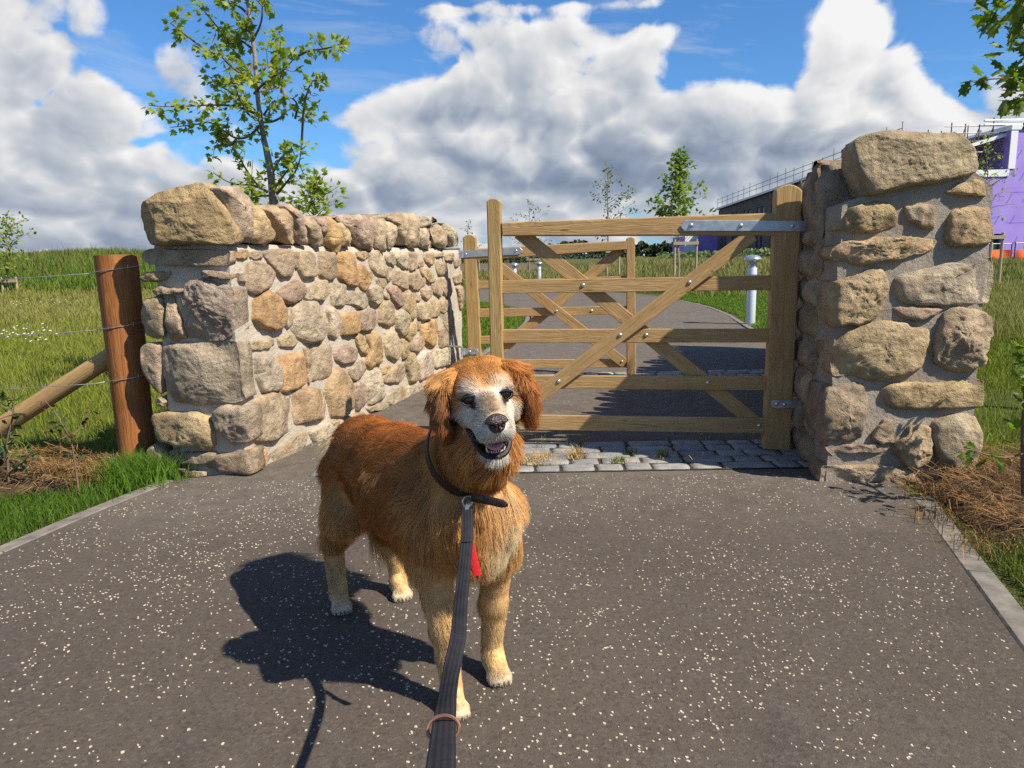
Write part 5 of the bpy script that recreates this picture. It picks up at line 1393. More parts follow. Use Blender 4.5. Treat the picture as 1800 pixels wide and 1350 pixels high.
# ------------------------------------------------------------------ building under construction
def at_x(px, py, X):
    d = ray(px, py); return CAM_P + d * (X / d[0])
def building():
    root = thing('building', 'unfinished building: purple membrane wall near, dark brick wing receding to the left', 'building', (34, 60, 0))
    XF = 30.0; y0, y1 = 58.0, 108.0
    z0, z1 = 8.75, 7.25      # eaves fall slightly going away
    def strip(name, ya, yb, za, zb, mat, dx=0.0, top=None, thick=.35):
        mb = MB(); ta = top(ya) if top else zb; tb = top(yb) if top else zb
        mb.hexa([(XF + dx, ya, za), (XF + dx, yb, za), (XF + dx + thick, yb, za), (XF + dx + thick, ya, za), (XF + dx, ya, ta), (XF + dx, yb, tb), (XF + dx + thick, yb, tb), (XF + dx + thick, ya, ta)])
        return mb.build(name, mat, root)
    eav = lambda y: z0 + (z1 - z0) * (y - y0) / (y1 - y0)
    # wing: brick wall with real openings (built as piers, bands and recessed panes)
    rows = [(.0, 1.0), (3.3, 4.6)]       # sill bands
    ys = np.linspace(y0, y1, 11)
    mbw = MB()
    def wbox(ya, yb, za, zb, zc=None):
        zc = zb if zc is None else zc
        mbw.hexa([(XF, ya, za), (XF, yb, za), (XF + .4, yb, za), (XF + .4, ya, za), (XF, ya, zb), (XF, yb, zc), (XF + .4, yb, zc), (XF + .4, ya, zb)])
    panes = []
    for i in range(10):
        ya, yb = ys[i], ys[i + 1]; w = yb - ya
        wbox(ya, yb, -1, 1.0); wbox(ya, yb, 3.4, 4.7); wbox(ya, yb, 6.5, eav(ya), eav(yb))
        for (za, zb) in ((1.0, 3.4), (4.7, 6.5)):
            wbox(ya, ya + w * .22, za, zb); wbox(ya + w * .42, ya + w * .55, za, zb); wbox(ya + w * .75, yb, za, zb)
            panes += [(ya + w * .22, ya + w * .42, za, zb), (ya + w * .55, ya + w * .75, za, zb)]
    wbox(y1, y1 + .4, -1, 7.2)
    mbw.build('brick_wall', M['brick'], root)
    for i, (ya, yb, za, zb) in enumerate(panes):
        mb = MB(); f = .09
        for a, b_, c, d in ((ya, ya + f, za, zb), (yb - f, yb, za, zb), (ya + f, yb - f, za, za + f), (ya + f, yb - f, zb - f, zb)): mb.box((XF + .12, a, c), (XF + .22, b_, d))
        w = mb.build('window', M['roofgrey'], root)
        mb = MB(); mb.box((XF + .16, ya + f, za + f), (XF + .19, yb - f, zb - f)); mb.build('pane', M['glasspale'] if za > 4 else M['glass'], w)
    # body and mono-pitch roof
    mb = MB(); mb.hexa([(XF + .41, y0, -1), (XF + .41, y1, -1), (XF + 16, y1, -1), (XF + 16, y0, -1), (XF + .41, y0, z0 - .05), (XF + .41, y1, z1 - .05), (XF + 16, y1, z1 + .3), (XF + 16, y0, z0 + .3)]); mb.build('rear_wall', M['brick'], root)
    mb = MB(); mb.hexa([(XF - .35, y0 - .3, z0), (XF - .35, y1 + .6, z1), (XF + 16.3, y1 + .6, z1 + .4), (XF + 16.3, y0 - .3, z0 + .4), (XF - .35, y0 - .3, z0 + .22), (XF - .35, y1 + .6, z1 + .22), (XF + 16.3, y1 + .6, z1 + .62), (XF + 16.3, y0 - .3, z0 + .62)]); rf = mb.build('roof', M['roofgrey'], root)
    mb = MB(); mb.hexa([(XF - .42, y0 - .3, z0 + .02), (XF - .42, y1 + .6, z1 + .02), (XF - .36, y1 + .6, z1 + .02), (XF - .36, y0 - .3, z0 + .02), (XF - .42, y0 - .3, z0 + .26), (XF - .42, y1 + .6, z1 + .26), (XF - .36, y1 + .6, z1 + .26), (XF - .36, y0 - .3, z0 + .26)]); mb.build('eaves_strip', M['white'], rf)
    # low purple end block beyond the brick wing
    mb = MB(); mb.box((25.6, 108.6, -1), (36, 118, 3.7)); e = mb.build('end_block', M['purple'], root)
    mb = MB(); mb.box((25.3, 108.45, 1.2), (27.2, 108.58, 3.9)); mb.build('white_sheet', M['white'], e)
    # near block clad in purple membrane
    yf = 45.0
    mb = MB()
    def pbox(a, b_): mb.box(a, b_)
    xa = at(1700, 400, yf)[0]; xd0, xd1 = at(1739, 440, yf)[0], at(1761, 440, yf)[0]; zd = at(1750, 411, yf)[2]; zl = at(1720, 308, yf)[2]
    pbox((xa - 2.6, yf, -1), (xd0, yf + .4, zl)); pbox((xd1, yf, -1), (50, yf + .4, zl)); pbox((xd0, yf, zd), (xd1, yf + .4, zl))
    mb.build('membrane_wall', M['purple'], root)
    xc = at(1774, 300, yf)[0]; zt = at(1790, 228, yf)[2]
    mb = MB(); mb.box((xc, yf + .003, zl), (50, yf + 7, zt)); mb.build('upper_wall', M['purple'], root)
    mb = MB(); mb.box((xc - .12, yf - .08, zt), (50.2, yf + 7.1, zt + .28)); mb.build('roof_edge', M['white'], root)
    mb = MB(); mb.box((xc - .1, yf - .05, zt - 2.2), (xc + .3, yf, zt)); mb.build('corner_trim', M['white'], root)
    mb = MB(); mb.box((xa - 2.6, yf - .06, zl - .10), (xc - .02, yf + .46, zl + .30)); mb.build('parapet', M['white'], root)
    mb = MB(); mb.box((xa - 2.6, yf + 4.5, zl), (xc, yf + 5, zl + 2.3)); mb.build('set_back_wall', M['purple'], root)
    for x in (at(1712, 300, yf + 4.5)[0], at(1738, 300, yf + 4.5)[0]):
        mb = MB(); mb.box((x, yf + 4.4, zl + .2), (x + .9, yf + 4.49, zl + 2.0)); w = mb.build('window', M['roofgrey'], root); mb = MB(); mb.box((x + .08, yf + 4.36, zl + .28), (x + .82, yf + 4.395, zl + 1.92)); mb.build('pane', M['dark'], w)
    mb = MB(); ra = at(1690, 262, yf)[2]; rb = at(1776, 234, yf)[2]; mb.hexa([(xa - 2.5, yf + .5, ra - .6), (xa - 2.5, yf + 5, ra - .6), (xc, yf + 5, rb - .1), (xc, yf + .5, rb - .1), (xa - 2.5, yf + .5, ra - .4), (xa - 2.5, yf + 5, ra - .4), (xc, yf + 5, rb + .1), (xc, yf + .5, rb + .1)]); mb.build('terrace_roof', M['white'], root)
    mb = MB(); mb.box((xd0 + .05, yf + .30, -1), (xd1 - .05, yf + .36, zd - .05)); dk = mb.build('doorway_dark_fill', M['dark'], root)  # near-black panel stands for the unlit interior behind the door opening
    mb = MB(); mb.box((xd0 + .1, yf + .22, -1), (xd0 + .55, yf + .29, zd - .55)); mb.build('door', M['door'], root)
    # main body behind
    mb = MB(); mb.box((xa - 2.5, yf + 5.1, -1), (50, 57.9, zl + 2.0)); mb.build('core', M['brick'], root)
    # membrane joints
    for zj in np.linspace(.8, zl - 1, 3):
        mb = MB(); mb.box((xd1 + .1, yf - .012, zj), (50, yf - .002, zj + .03)); mb.build('joint_tape', M['purple'], root)
    return yf, xa, xc, zl, zt, eav, XF, y0, y1
yf, xa, xc, zl, zt, eav, XF, by0, by1 = building()
def scaffold():
    s = thing('scaffold', 'scaffold of dark tubes and boards rising above the near purple block', 'scaffold', (xa, yf - 1.2, 0))
    xs = np.linspace(xa - 1.0, xc + 3.4, 9)
    for x in xs:
        zb = zl + .3 if x < xc else zt + .28; zt_ = at(1750, 204, yf)[2] + random.uniform(-.5, .25)
        for dy in (.7, 3.2): V, F = tube([(x, yf + dy, zb), (x, yf + dy, zt_)], .035, 6); mesh('standard', V, F, M['scaf'], s, True)
    for z in (zl + 1.4, zl + 2.5, zt + .35):
        V, F = tube([(xs[0] - .4, yf + .7, z), (xs[-1], yf + .7, z)], .03, 6); mesh('ledger', V, F, M['scaf'], s, True)
    for y_, m in ((209, 'white'), (217, 'white')):
        q = at(1741, y_, yf); V, F = tube([(q[0], yf + .55, q[2]), (xs[-1] + 3, yf + .55, q[2])], .07, 6); mesh('guard_rail', V, F, M[m], s, True)
    for (x0, x1, yy) in ((1700, 1742, 246), (1742, 1764, 236)):
        a, b_ = at(x0, yy, yf), at(x1, yy, yf); mb = MB(); mb.box((a[0], yf + .8, a[2]), (b_[0], yf + 2.2, a[2] + .08)); mb.build('board', M['plank'], s)
    for i in range(4):
        V, F = tube([(xs[i], yf + .7, zl + .5), (xs[i + 1], yf + .7, zl + 2.8)], .028, 6); mesh('diagonal', V, F, M['scaf'], s, True)
    e = thing('edge_rail', 'thin scaffold guard rail along the roof edge of the dark brick wing', 'guard rail', (XF, by0, 8.7))
    ys = np.linspace(by0, by1, 22)
    for y in ys: V, F = tube([(XF - .3, y, eav(y) + .2), (XF - .3, y, eav(y) + 1.5 + random.uniform(-.1, .5))], .03, 5); mesh('upright', V, F, M['scaf'], e, True)
    for h in (.7, 1.2): V, F = tube([(XF - .3, ys[0], eav(ys[0]) + h + .2), (XF - .3, ys[-1], eav(ys[-1]) + h + .2)], .03, 5); mesh('rail', V, F, M['scaf'], e, True)
scaffold()
def barrier(px0, px1, y_, Y, label, n=4):
    a, b_ = at(px0, y_, Y), at(px1, y_, Y); r = thing('safety_barrier', label, 'barrier', (a[0], Y, 0), 'orange barriers by the building site')
    for i in range(n + 1):
        t = i / n; x = a[0] * (1 - t) + b_[0] * t; V, F = tube([(x, Y, -.1), (x, Y, 1.35)], .03, 6); mesh('post', V, F, M['scaf'], r, True)
    xs = np.linspace(a[0], b_[0], n * 6 + 1); zs = np.linspace(.35, .98, 5); G = np.array([[(x, Y - .05 + .05 * math.sin(x * 5 + z * 3), z + .05 * math.sin(x * 2.2)) for z in zs] for x in xs])
    V = G.reshape(-1, 3); k = len(zs); F = [(i * k + j, i * k + j + 1, (i + 1) * k + j + 1, (i + 1) * k + j) for i in range(len(xs) - 1) for j in range(k - 1)]
    o = mesh('netting', V, F, M['orange'], r, False); m = o.modifiers.new('t', 'SOLIDIFY'); m.thickness = .02
    V, F = tube([(a[0], Y, 1.3), (b_[0], Y, 1.3)], .025, 6); mesh('top_rail', V, F, M['scaf'], r, True)
barrier(1700, 1778, 440, 36, 'orange netting barrier below the purple wall, left stretch next to the stone wall')
barrier(1784, 1850, 440, 34, 'orange netting barrier below the purple wall, at the right edge')

# ------------------------------------------------------------------ far land
def strip_sheet(name, pts, z, mat): return poly_sheet(name, pts, z, mat)
strip_sheet('bare_field', [(-60, 62), (-4, 58), (6, 64), (10, 130), (-70, 150)], .02, M['plough'])
def clump_row(name, label, x0, x1, y, h0, h1, n, mat, seed, cat='hedge', kind='stuff', depth=5.0):
    """distant belt of trees read as one mass: many leaf-clump faces piled into uneven crowns"""
    r_ = np.random.default_rng(seed); V = []; N = n
    xs = r_.uniform(x0, x1, N); prof = np.array([h0 + (h1 - h0) * np.clip(.5 + .9 * fbm((x * .045, seed, 0), 3) + .35 * fbm((x * .25, seed, 3), 2), 0, 1) for x in xs])
    zs = prof * r_.random(N) ** .7; ys = y + r_.uniform(-depth, depth, N); s = r_.uniform(.5, 1.2, N) * (h1 * .13)
    D = r_.normal(0, 1, (N, 3)); D /= np.linalg.norm(D, axis=1)[:, None]; E_ = np.cross(D, r_.normal(0, 1, (N, 3))); E_ /= np.linalg.norm(E_, axis=1)[:, None]
    c = np.stack([xs, ys, zs], -1); V = np.stack([c - D * s[:, None], c + E_ * s[:, None] * .8, c + D * s[:, None], c - E_ * s[:, None] * .8], 1)
    F = np.arange(N * 4).reshape(N, 4); o = mesh(name, V.reshape(-1, 3), F, M[mat], None, False); return props(o, label, cat if kind != 'stuff' else None, None, kind)
clump_row('far_woodland', None, -420, -60, 560, 4, 8, 5000, 'wood_far', 31)
clump_row('far_woodland', None, -60, 40, 300, 1.5, 3.2, 4000, 'wood_far', 32)
clump_row('far_woodland', None, 20, 210, 420, 5, 10, 5000, 'wood_far', 33)
clump_row('far_hedge', None, -34, 6, 150, .7, 1.7, 3500, 'wood_far', 34, depth=2)
clump_row('scrub', None, 9.5, 26, 46, .35, 1.35, 2600, 'leaf_grey', 35, depth=3)
def house(px, py, Y, w, h, label, wall='render', roof='tile', ridge=.6):
    c = at(px, py, Y); z = c[2] - h * .5; r = thing('house', label, 'house', (c[0], Y, z), 'far houses on the skyline'); x0, x1 = c[0] - w / 2, c[0] + w / 2; d = w * .7
    mb = MB(); mb.box((x0, Y, z - 4), (x1, Y + d, z + h)); mb.build('wall', M[wall], r)
    mb = MB(); e = .4; V = [(x0 - e, Y - e, z + h), (x1 + e, Y - e, z + h), (x1 + e, Y + d + e, z + h), (x0 - e, Y + d + e, z + h), (x0 - e, Y + d / 2, z + h + h * ridge), (x1 + e, Y + d / 2, z + h + h * ridge)]
    mb.add(V, [(0, 1, 5, 4), (2, 3, 4, 5), (1, 2, 5), (3, 0, 4), (0, 3, 2, 1)]); rf = mb.build('roof', M[roof], r)
    mb = MB(); mb.box((x0 + w * .2, Y + d * .4, z + h * 1.2), (x0 + w * .3, Y + d * .6, z + h * (1.25 + ridge))); mb.build('chimney', M[wall], rf)
    for i in range(3):
        a = x0 + w * (.14 + .3 * i); mb = MB(); mb.box((a, Y - .08, z + h * .35), (a + w * .13, Y - .01, z + h * .72)); mb.build('window', M['glass'], r)
house(40, 454, 420, 5, 2.6, 'small pale far house at the foot of the skyline trees, leftmost of the far houses')
house(72, 452, 430, 6, 3, 'pale far house right of the rounded far trees on the left skyline')
house(84, 452, 415, 4, 3.4, 'narrow white far house with bright gable on the left skyline')
house(30, 455, 440, 5, 2.6, 'pale far house half hidden by the leafy staked tree at the left edge')
house(889, 455, 330, 12, 5, 'dark far building seen between the posts of the two gates', 'roofgrey', 'roofgrey', .3)
house(1004, 460, 330, 22, 4, 'long grey far shed with pale end beyond the flat fields', 'steelpaint', 'roofgrey', .25)
house(1040, 460, 335, 9, 4, 'pale cream far shed beside the long grey one', 'render', 'roofgrey', .3)

# ------------------------------------------------------------------ the dog
DF = unit([.558, -.83, 0]); DL = unit([.83, .558, 0])       # the way it faces, and its left side
EYE_MID = at(857, 696, 1.455)
HF = unit([.20, -.955, -.17])
HR = unit(np.cross(HF, [0, 0, 1.0])) * -1                    # towards the right of the picture
HU = unit(np.cross(HR, HF)) * -1
if HU[2] < 0: HU = -HU
_c, _s = math.cos(math.radians(6)), math.sin(math.radians(6))
HR, HU = HR * _c + HU * _s, HU * _c - HR * _s
HO = EYE_MID - HF * .058 - HU * .004
def hd(a, b, c): return HO + HR * a + HU * b + HF * c

PR = []     # primitives: (region, p0, p1, r0, r1, flatten)
def cap(reg, p0, p1, r0, r1=None): PR.append((reg, np.array(p0, float), np.array(p1, float), r0, r0 if r1 is None else r1))
# trunk
cap('rump', (-.440, 2.13, .475), (-.415, 2.09, .50), .088, .092)
cap('back', (-.425, 2.09, .50), (-.33, 1.94, .50), .098, .105)
cap('flank', (-.36, 1.99, .445), (-.26, 1.85, .44), .100, .118)
cap('flank', (-.27, 1.86, .45), (-.165, 1.70, .46), .125, .122)
cap('back', (-.30, 1.90, .52), (-.17, 1.72, .545), .095, .090)
cap('chest', (-.165, 1.70, .47), (-.115, 1.625, .48), .115, .095)
cap('chest', (-.10, 1.61, .50), (-.085, 1.60, .42), .085, .062)
cap('ruff', (-.140, 1.68, .555), (-.072, 1.555, .665), .086, .070)
cap('ruff', (-.085, 1.59, .60), (-.050, 1.51, .655), .072, .054)
cap('belly', (-.33, 1.93, .38), (-.20, 1.73, .375), .055, .075)
# shoulders, fore legs
cap('shoulder', (-.205, 1.66, .46), (-.20, 1.655, .36), .070, .055)
cap('foreleg', (-.20, 1.655, .37), (-.172, 1.625, .20), .047, .030)
cap('foreleg', (-.172, 1.625, .20), (-.158, 1.612, .07), .029, .025)
cap('paw', (-.157, 1.605, .045), (-.145, 1.572, .024), .027, .023)
cap('shoulder', (-.05, 1.69, .46), (-.04, 1.71, .36), .070, .054)
cap('foreleg', (-.04, 1.71, .37), (-.055, 1.735, .20), .046, .030)
cap('foreleg', (-.055, 1.735, .20), (-.062, 1.75, .07), .029, .026)
cap('paw', (-.060, 1.742, .045), (-.048, 1.708, .026), .030, .026)
# hind legs
cap('thigh', (-.475, 2.10, .44), (-.485, 2.04, .335), .076, .058)
cap('thigh', (-.485, 2.04, .335), (-.548, 2.13, .215), .050, .031)
cap('hindleg', (-.555, 2.14, .215), (-.548, 2.145, .07), .030, .025)
cap('paw', (-.545, 2.135, .042), (-.530, 2.098, .024), .027, .023)
cap('thigh', (-.375, 2.15, .42), (-.36, 2.10, .32), .080, .062)
cap('thigh', (-.36, 2.10, .32), (-.385, 2.20, .20), .052, .034)
cap('hindleg', (-.385, 2.21, .20), (-.378, 2.225, .07), .030, .025)
cap('paw', (-.376, 2.215, .042), (-.358, 2.178, .024), .027, .023)
for (px_, d_) in (((-.145, 1.572), (.35, -.94)), ((-.048, 1.708), (.30, -.95)), ((-.530, 2.098), (.35, -.94)), ((-.358, 2.178), (.4, -.92))):
    d_ = unit([*d_, 0]); q_ = np.array([-d_[1], d_[0], 0])
    for i in (-1.5, -.5, .5, 1.5):
        b_ = np.array([*px_, .02]) + q_ * i * .0125 + d_ * (.010 - .004 * abs(i)); cap('toe', b_, b_ + d_ * .012 - np.array([0, 0, .006]), .0125, .0105)
# tail, hanging behind
cap('tail', (-.505, 2.22, .50), (-.50, 2.29, .42), .030, .026); cap('tail', (-.50, 2.29, .42), (-.465, 2.30, .30), .025, .020); cap('tail', (-.465, 2.30, .30), (-.445, 2.26, .19), .018, .010)
# head (lengths in metres from the skull's middle: across, up, forward)
def hcap(reg, a, b_, r0, r1=None): cap(reg, hd(*a), hd(*b_), r0, r1)
hcap('skull', (-.018, .000, -.045), (.018, .000, -.045), .050); hcap('skull', (-.022, .002, .002), (.022, .002, .002), .043)
hcap('brow', (-.032, .014, .034), (-.018, .016, .030), .018); hcap('brow', (.032, .014, .034), (.018, .016, .030), .018)
hcap('cheek', (-.040, -.030, .005), (-.030, -.045, .035), .034, .027); hcap('cheek', (.040, -.030, .005), (.030, -.045, .035), .034, .027)
hcap('muzzle', (0, -.014, .045), (0, -.026, .120), .031, .026)
hcap('muzzle', (-.019, -.038, .055), (-.016, -.046, .120), .029, .0225); hcap('muzzle', (.019, -.038, .055), (.016, -.046, .120), .029, .0225)
hcap('jaw', (-.018, -.088, .028), (-.011, -.113, .095), .020, .012); hcap('jaw', (.018, -.088, .028), (.011, -.113, .095), .020, .012); hcap('jaw', (0, -.102, .05), (0, -.117, .098), .018, .011)
# ears: soft flaps
def ear(side):
    s = side
    if s < 0: P = [(-.052, .030, -.022), (-.078, .018, -.020), (-.090, -.012, -.014), (-.092, -.046, -.008), (-.084, -.080, -.004)]
    else: P = [(.052, .032, -.022), (.076, .022, -.018), (.090, -.006, -.012), (.095, -.040, -.006), (.092, -.074, -.002)]
    W = [.022, .034, .040, .036, .022]
    for (p, w), (p2, w2) in zip(list(zip(P, W))[:-1], list(zip(P, W))[1:]):
        for k in np.linspace(-1, 1, 5):
            a = np.array(p) + np.array([.010 * s * (1 - abs(k)), 0, k * w * .85 - .004]); b_ = np.array(p2) + np.array([.010 * s * (1 - abs(k)), 0, k * w2 * .85 - .004]); hcap('ear', a, b_, .0095)
ear(-1); ear(1)

REG = sorted(set(p[0] for p in PR)); RID = {r: i for i, r in enumerate(REG)}
def capdist(X, p):
    _, a, b_, r0, r1 = p; ab = b_ - a; L2 = float(ab @ ab) + 1e-12
    t = np.clip(((X - a) @ ab) / L2, 0, 1); d = np.sqrt((((X - a) - t[..., None] * ab) ** 2).sum(-1)); return d - (r0 + (r1 - r0) * t)
def smin(a, b_, k):
    h = np.clip(.5 + .5 * (b_ - a) / k, 0, 1); return b_ * (1 - h) + a * h - k * h * (1 - h)
KB = {'ear': .006, 'toe': .006, 'paw': .014, 'muzzle': .014, 'brow': .014, 'cheek': .018, 'jaw': .009, 'skull': .020, 'foreleg': .022, 'hindleg': .022, 'tail': .03}
lo = np.array([-.72, 1.30, -.01]); hi = np.array([.12, 2.42, .93]); HS = .0062
def sdf_grid():
    n = np.ceil((hi - lo) / HS).astype(int); G = np.full(n, 1.0, np.float32)
    ax = [lo[i] + HS * np.arange(n[i]) for i in range(3)]
    for p in PR:
        m = .05; a = np.minimum(p[1], p[2]) - max(p[3], p[4]) - m; b_ = np.maximum(p[1], p[2]) + max(p[3], p[4]) + m
        i0 = np.clip(((a - lo) / HS).astype(int), 0, n); i1 = np.clip(((b_ - lo) / HS).astype(int) + 1, 0, n)
        if (i1 <= i0).any(): continue
        X = np.stack(np.meshgrid(*[ax[i][i0[i]:i1[i]] for i in range(3)], indexing='ij'), -1)
        d = capdist(X, p).astype(np.float32); s = tuple(slice(i0[i], i1[i]) for i in range(3))
        G[s] = smin(G[s], d, KB.get(p[0], .035))
    # the open mouth: a wedge between muzzle and jaw
    for a, b_, r0, r1 in ((hd(0, -.084, .045), hd(0, -.092, .150), .013, .016), (hd(-.014, -.083, .055), hd(-.012, -.090, .15), .011, .013), (hd(.014, -.083, .055), hd(.012, -.090, .15), .011, .013)):
        q = ('m', a, b_, r0, r1); aa = np.minimum(a, b_) - .04; bb = np.maximum(a, b_) + .04
        i0 = np.clip(((aa - lo) / HS).astype(int), 0, n); i1 = np.clip(((bb - lo) / HS).astype(int) + 1, 0, n)
        X = np.stack(np.meshgrid(*[ax[i][i0[i]:i1[i]] for i in range(3)], indexing='ij'), -1); s = tuple(slice(i0[i], i1[i]) for i in range(3))
        d = capdist(X, q).astype(np.float32); G[s] = -smin(-G[s], d, .006)
    return G
def surface_nets(G, o, h):
    """quad skin of the zero level of a distance grid"""
    s = G < 0; n = np.array(G.shape)
    c = np.zeros(n - 1, np.int16)
    for dx in (0, 1):
        for dy in (0, 1):
            for dz in (0, 1): c += s[dx:n[0] - 1 + dx, dy:n[1] - 1 + dy, dz:n[2] - 1 + dz]
    act = (c > 0) & (c < 8); ids = np.full(act.shape, -1, np.int64); I = np.argwhere(act); ids[act] = np.arange(len(I))
    P = np.zeros((len(I), 3)); W = np.zeros(len(I))
    corners = [(0, 0, 0), (1, 0, 0), (0, 1, 0), (1, 1, 0), (0, 0, 1), (1, 0, 1), (0, 1, 1), (1, 1, 1)]
    for a in range(8):
        for b_ in range(a + 1, 8):
            ca, cb = np.array(corners[a]), np.array(corners[b_])
            if np.abs(ca - cb).sum() != 1: continue
            ga = G[tuple((I + ca).T)]; gb = G[tuple((I + cb).T)]; m = (ga < 0) != (gb < 0)
            t = np.where(m, ga / np.where(ga == gb, 1, ga - gb), 0)[:, None]; P += np.where(m[:, None], ca + (cb - ca) * t, 0); W += m
    V = o + h * (I + P / W[:, None])
    F = []
    for ax in range(3):
        u, v = (ax + 1) % 3, (ax + 2) % 3; sl = [slice(None)] * 3; sl2 = [slice(None)] * 3; sl[ax] = slice(0, -1); sl2[ax] = slice(1, None)
        A = s[tuple(sl)]; B = s[tuple(sl2)]
        for flip in (False, True):
            E = np.argwhere((A & ~B) if not flip else (~A & B)); ok = (E[:, u] > 0) & (E[:, v] > 0) & (E[:, u] < n[u] - 1) & (E[:, v] < n[v] - 1); E = E[ok]
            def cid(du, dv):
                q = E.copy(); q[:, u] += du; q[:, v] += dv; return ids[tuple(q.T)]
            f = np.stack([cid(-1, -1), cid(0, -1), cid(0, 0), cid(-1, 0)], -1); F.append(f if not flip else f[:, ::-1])
    return V, np.concatenate(F)
SG = sdf_grid()
DV, DFc = surface_nets(SG, lo, HS)
# a little smoothing of the skin
def smooth_mesh(V, F, it):
    n = len(V); e = np.concatenate([F[:, [0, 1]], F[:, [1, 2]], F[:, [2, 3]], F[:, [3, 0]]]); e = np.concatenate([e, e[:, ::-1]])
    deg = np.bincount(e[:, 0], minlength=n)[:, None]
    for lam in [.5, -.52] * it:
        S = np.zeros_like(V)
        for k in range(3): S[:, k] = np.bincount(e[:, 0], V[e[:, 1], k], n)
        V = V + lam * (S / np.maximum(deg, 1) - V)
    return V
DV = smooth_mesh(DV, DFc, 4)
DV[:, 2] = np.maximum(DV[:, 2], .001)
def vnormals(V, F):
    N = np.zeros_like(V); q = np.cross(V[F[:, 2]] - V[F[:, 0]], V[F[:, 3]] - V[F[:, 1]])
    for k in range(4):
        for j in range(3): N[:, j] += np.bincount(F[:, k], q[:, j], len(V))
    return N / (np.linalg.norm(N, axis=1)[:, None] + 1e-12)
DN = vnormals(DV, DFc)

def region_of(X):
    best = np.full(len(X), 9.0); reg = np.zeros(len(X), int)
    for p in PR:
        d = capdist(X, p); m = d < best; best[m] = d[m]; reg[m] = RID[p[0]]
    return reg
def to_head(X):
    q = X - HO; return np.stack([q @ HR, q @ HU, q @ HF], -1)
RUST = np.array([.55, .19, .031]); GOLD = np.array([.74, .37, .095]); CREAM = np.array([.84, .58, .27]); PALE = np.array([.90, .74, .48]); WHITE = np.array([.86, .79, .68]); EAR = np.array([.48, .165, .028]); DEEP = np.array([.42, .135, .021])
def lerp(a, b_, t): t = np.clip(t, 0, 1)[:, None]; return a * (1 - t) + b_ * t
def coat_colour(X, reg):
    z = X[:, 2]; along = (X - np.array([-.10, 1.65, 0])) @ DF; lat = (X - np.array([-.10, 1.65, 0])) @ DL
    C = lerp(RUST[None], GOLD[None] * .35 + RUST[None] * .65, (.44 - z) / .16 + 0 * z)                 # rust back, golden sides
    nz = np.array([fbm(p * 9, 2) for p in X]); nz2 = np.array([fbm(p * 3 + 5, 2) for p in X])
    C = lerp(C, np.broadcast_to(DEEP, C.shape), .35 * nz2 + .1)
    R = lambda *n: np.isin(reg, [RID[k] for k in n])
    fm = R('chest', 'ruff', 'shoulder', 'flank'); C[fm] = lerp(DEEP[None] * .55 + RUST[None] * .45 + np.zeros((fm.sum(), 1)), GOLD[None], sstep(along[fm], -.10, .05) + .25 * nz[fm])  # rust coat, deepened on flank and shoulder to carry their shade in the colour
    m = R('chest') & (along > 0); C[m] = lerp(GOLD[None] * np.ones((m.sum(), 1)), PALE[None], ((.60 - z[m]) / .17 + .3 * nz[m]) * sstep(lat[m], -.06, .03))
    fr = sstep(along, -.03, .05) * sstep(.56 - z, 0, .16) * sstep(lat, -.05, .03)
    C = lerp(C, np.broadcast_to(PALE, C.shape), fr * (.75 + .35 * nz))
    m = R('ruff') & (along > -.02); C[m] = lerp(GOLD[None] * np.ones((m.sum(), 1)), RUST[None], .30 + .6 * nz[m])
    m = R('foreleg') | (R('shoulder') & (z < .40)); C[m] = lerp(GOLD[None] * np.ones((m.sum(), 1)), CREAM[None], .35 + (.40 - z[m]) / .25 * .55 + .3 * nz[m])
    m = R('hindleg', 'thigh'); C[m] = lerp(GOLD[None] * np.ones((m.sum(), 1)), CREAM[None], (.40 - z[m]) / .3 + .2 * nz[m]); t = R('thigh') & (z > .38); C[t] = lerp(C[t], RUST[None], (z[t] - .38) / .10)
    m = R('paw', 'toe'); C[m] = lerp(CREAM[None] * np.ones((m.sum(), 1)), WHITE[None], (.050 - z[m]) / .05)
    m = R('belly', 'tail'); C[m] = lerp(GOLD[None] * np.ones((m.sum(), 1)), CREAM[None], .55 + .5 * nz[m])
    H = to_head(X); a, b_, c = H.T; hm = R('skull', 'brow', 'cheek', 'muzzle', 'jaw')
    face = GOLD * .96
    F_ = np.broadcast_to(face, C.shape).copy()
    F_ = lerp(F_, np.broadcast_to(RUST, C.shape), sstep(np.abs(a), .050, .066) * .8 + .25 * nz)
    wm = sstep(c, .026, .050) * (1 - sstep(np.abs(a), .046, .062)) * .93                                   # white mask
    wm *= 1 - sstep(b_, .008, .028) * (1 - .75 * np.exp(-((np.abs(a) - .030) / .016) ** 2) * (1 - sstep(b_, .028, .044)))
    wm = np.maximum(wm, sstep(-b_, .012, .032) * sstep(c, .004, .030) * (1 - sstep(np.abs(a), .056, .070)))
    F_ = lerp(F_, np.broadcast_to(WHITE, C.shape), wm)
    saddle = np.exp(-(a / .020) ** 2) * sstep(b_, -.034, -.012) * sstep(c, .058, .080)
    F_ = lerp(F_, np.broadcast_to(np.array([.36, .23, .11]), C.shape), saddle * .85)
    strip_ = np.exp(-(a / .007) ** 2) * sstep(b_, .030, .05); F_ = lerp(F_, np.broadcast_to(DEEP, C.shape), strip_ * .5)
    eyes = np.minimum(np.hypot(a + .0365, b_ + .001), np.hypot(a - .0365, b_ + .001)); rim = (1 - sstep(eyes, .0115, .0140)) * sstep(c, .02, .035)
    F_ = lerp(F_, np.broadcast_to(np.array([.03, .018, .012]), C.shape), rim)
    lip = R('jaw') & (b_ > -.108) & (c > .02) | (sstep(-b_, .068, .074) * sstep(b_, -.104, -.096) * sstep(c, .026, .045) > .5)
    F_[lip] = np.array([.012, .010, .011])
    C[hm] = F_[hm]
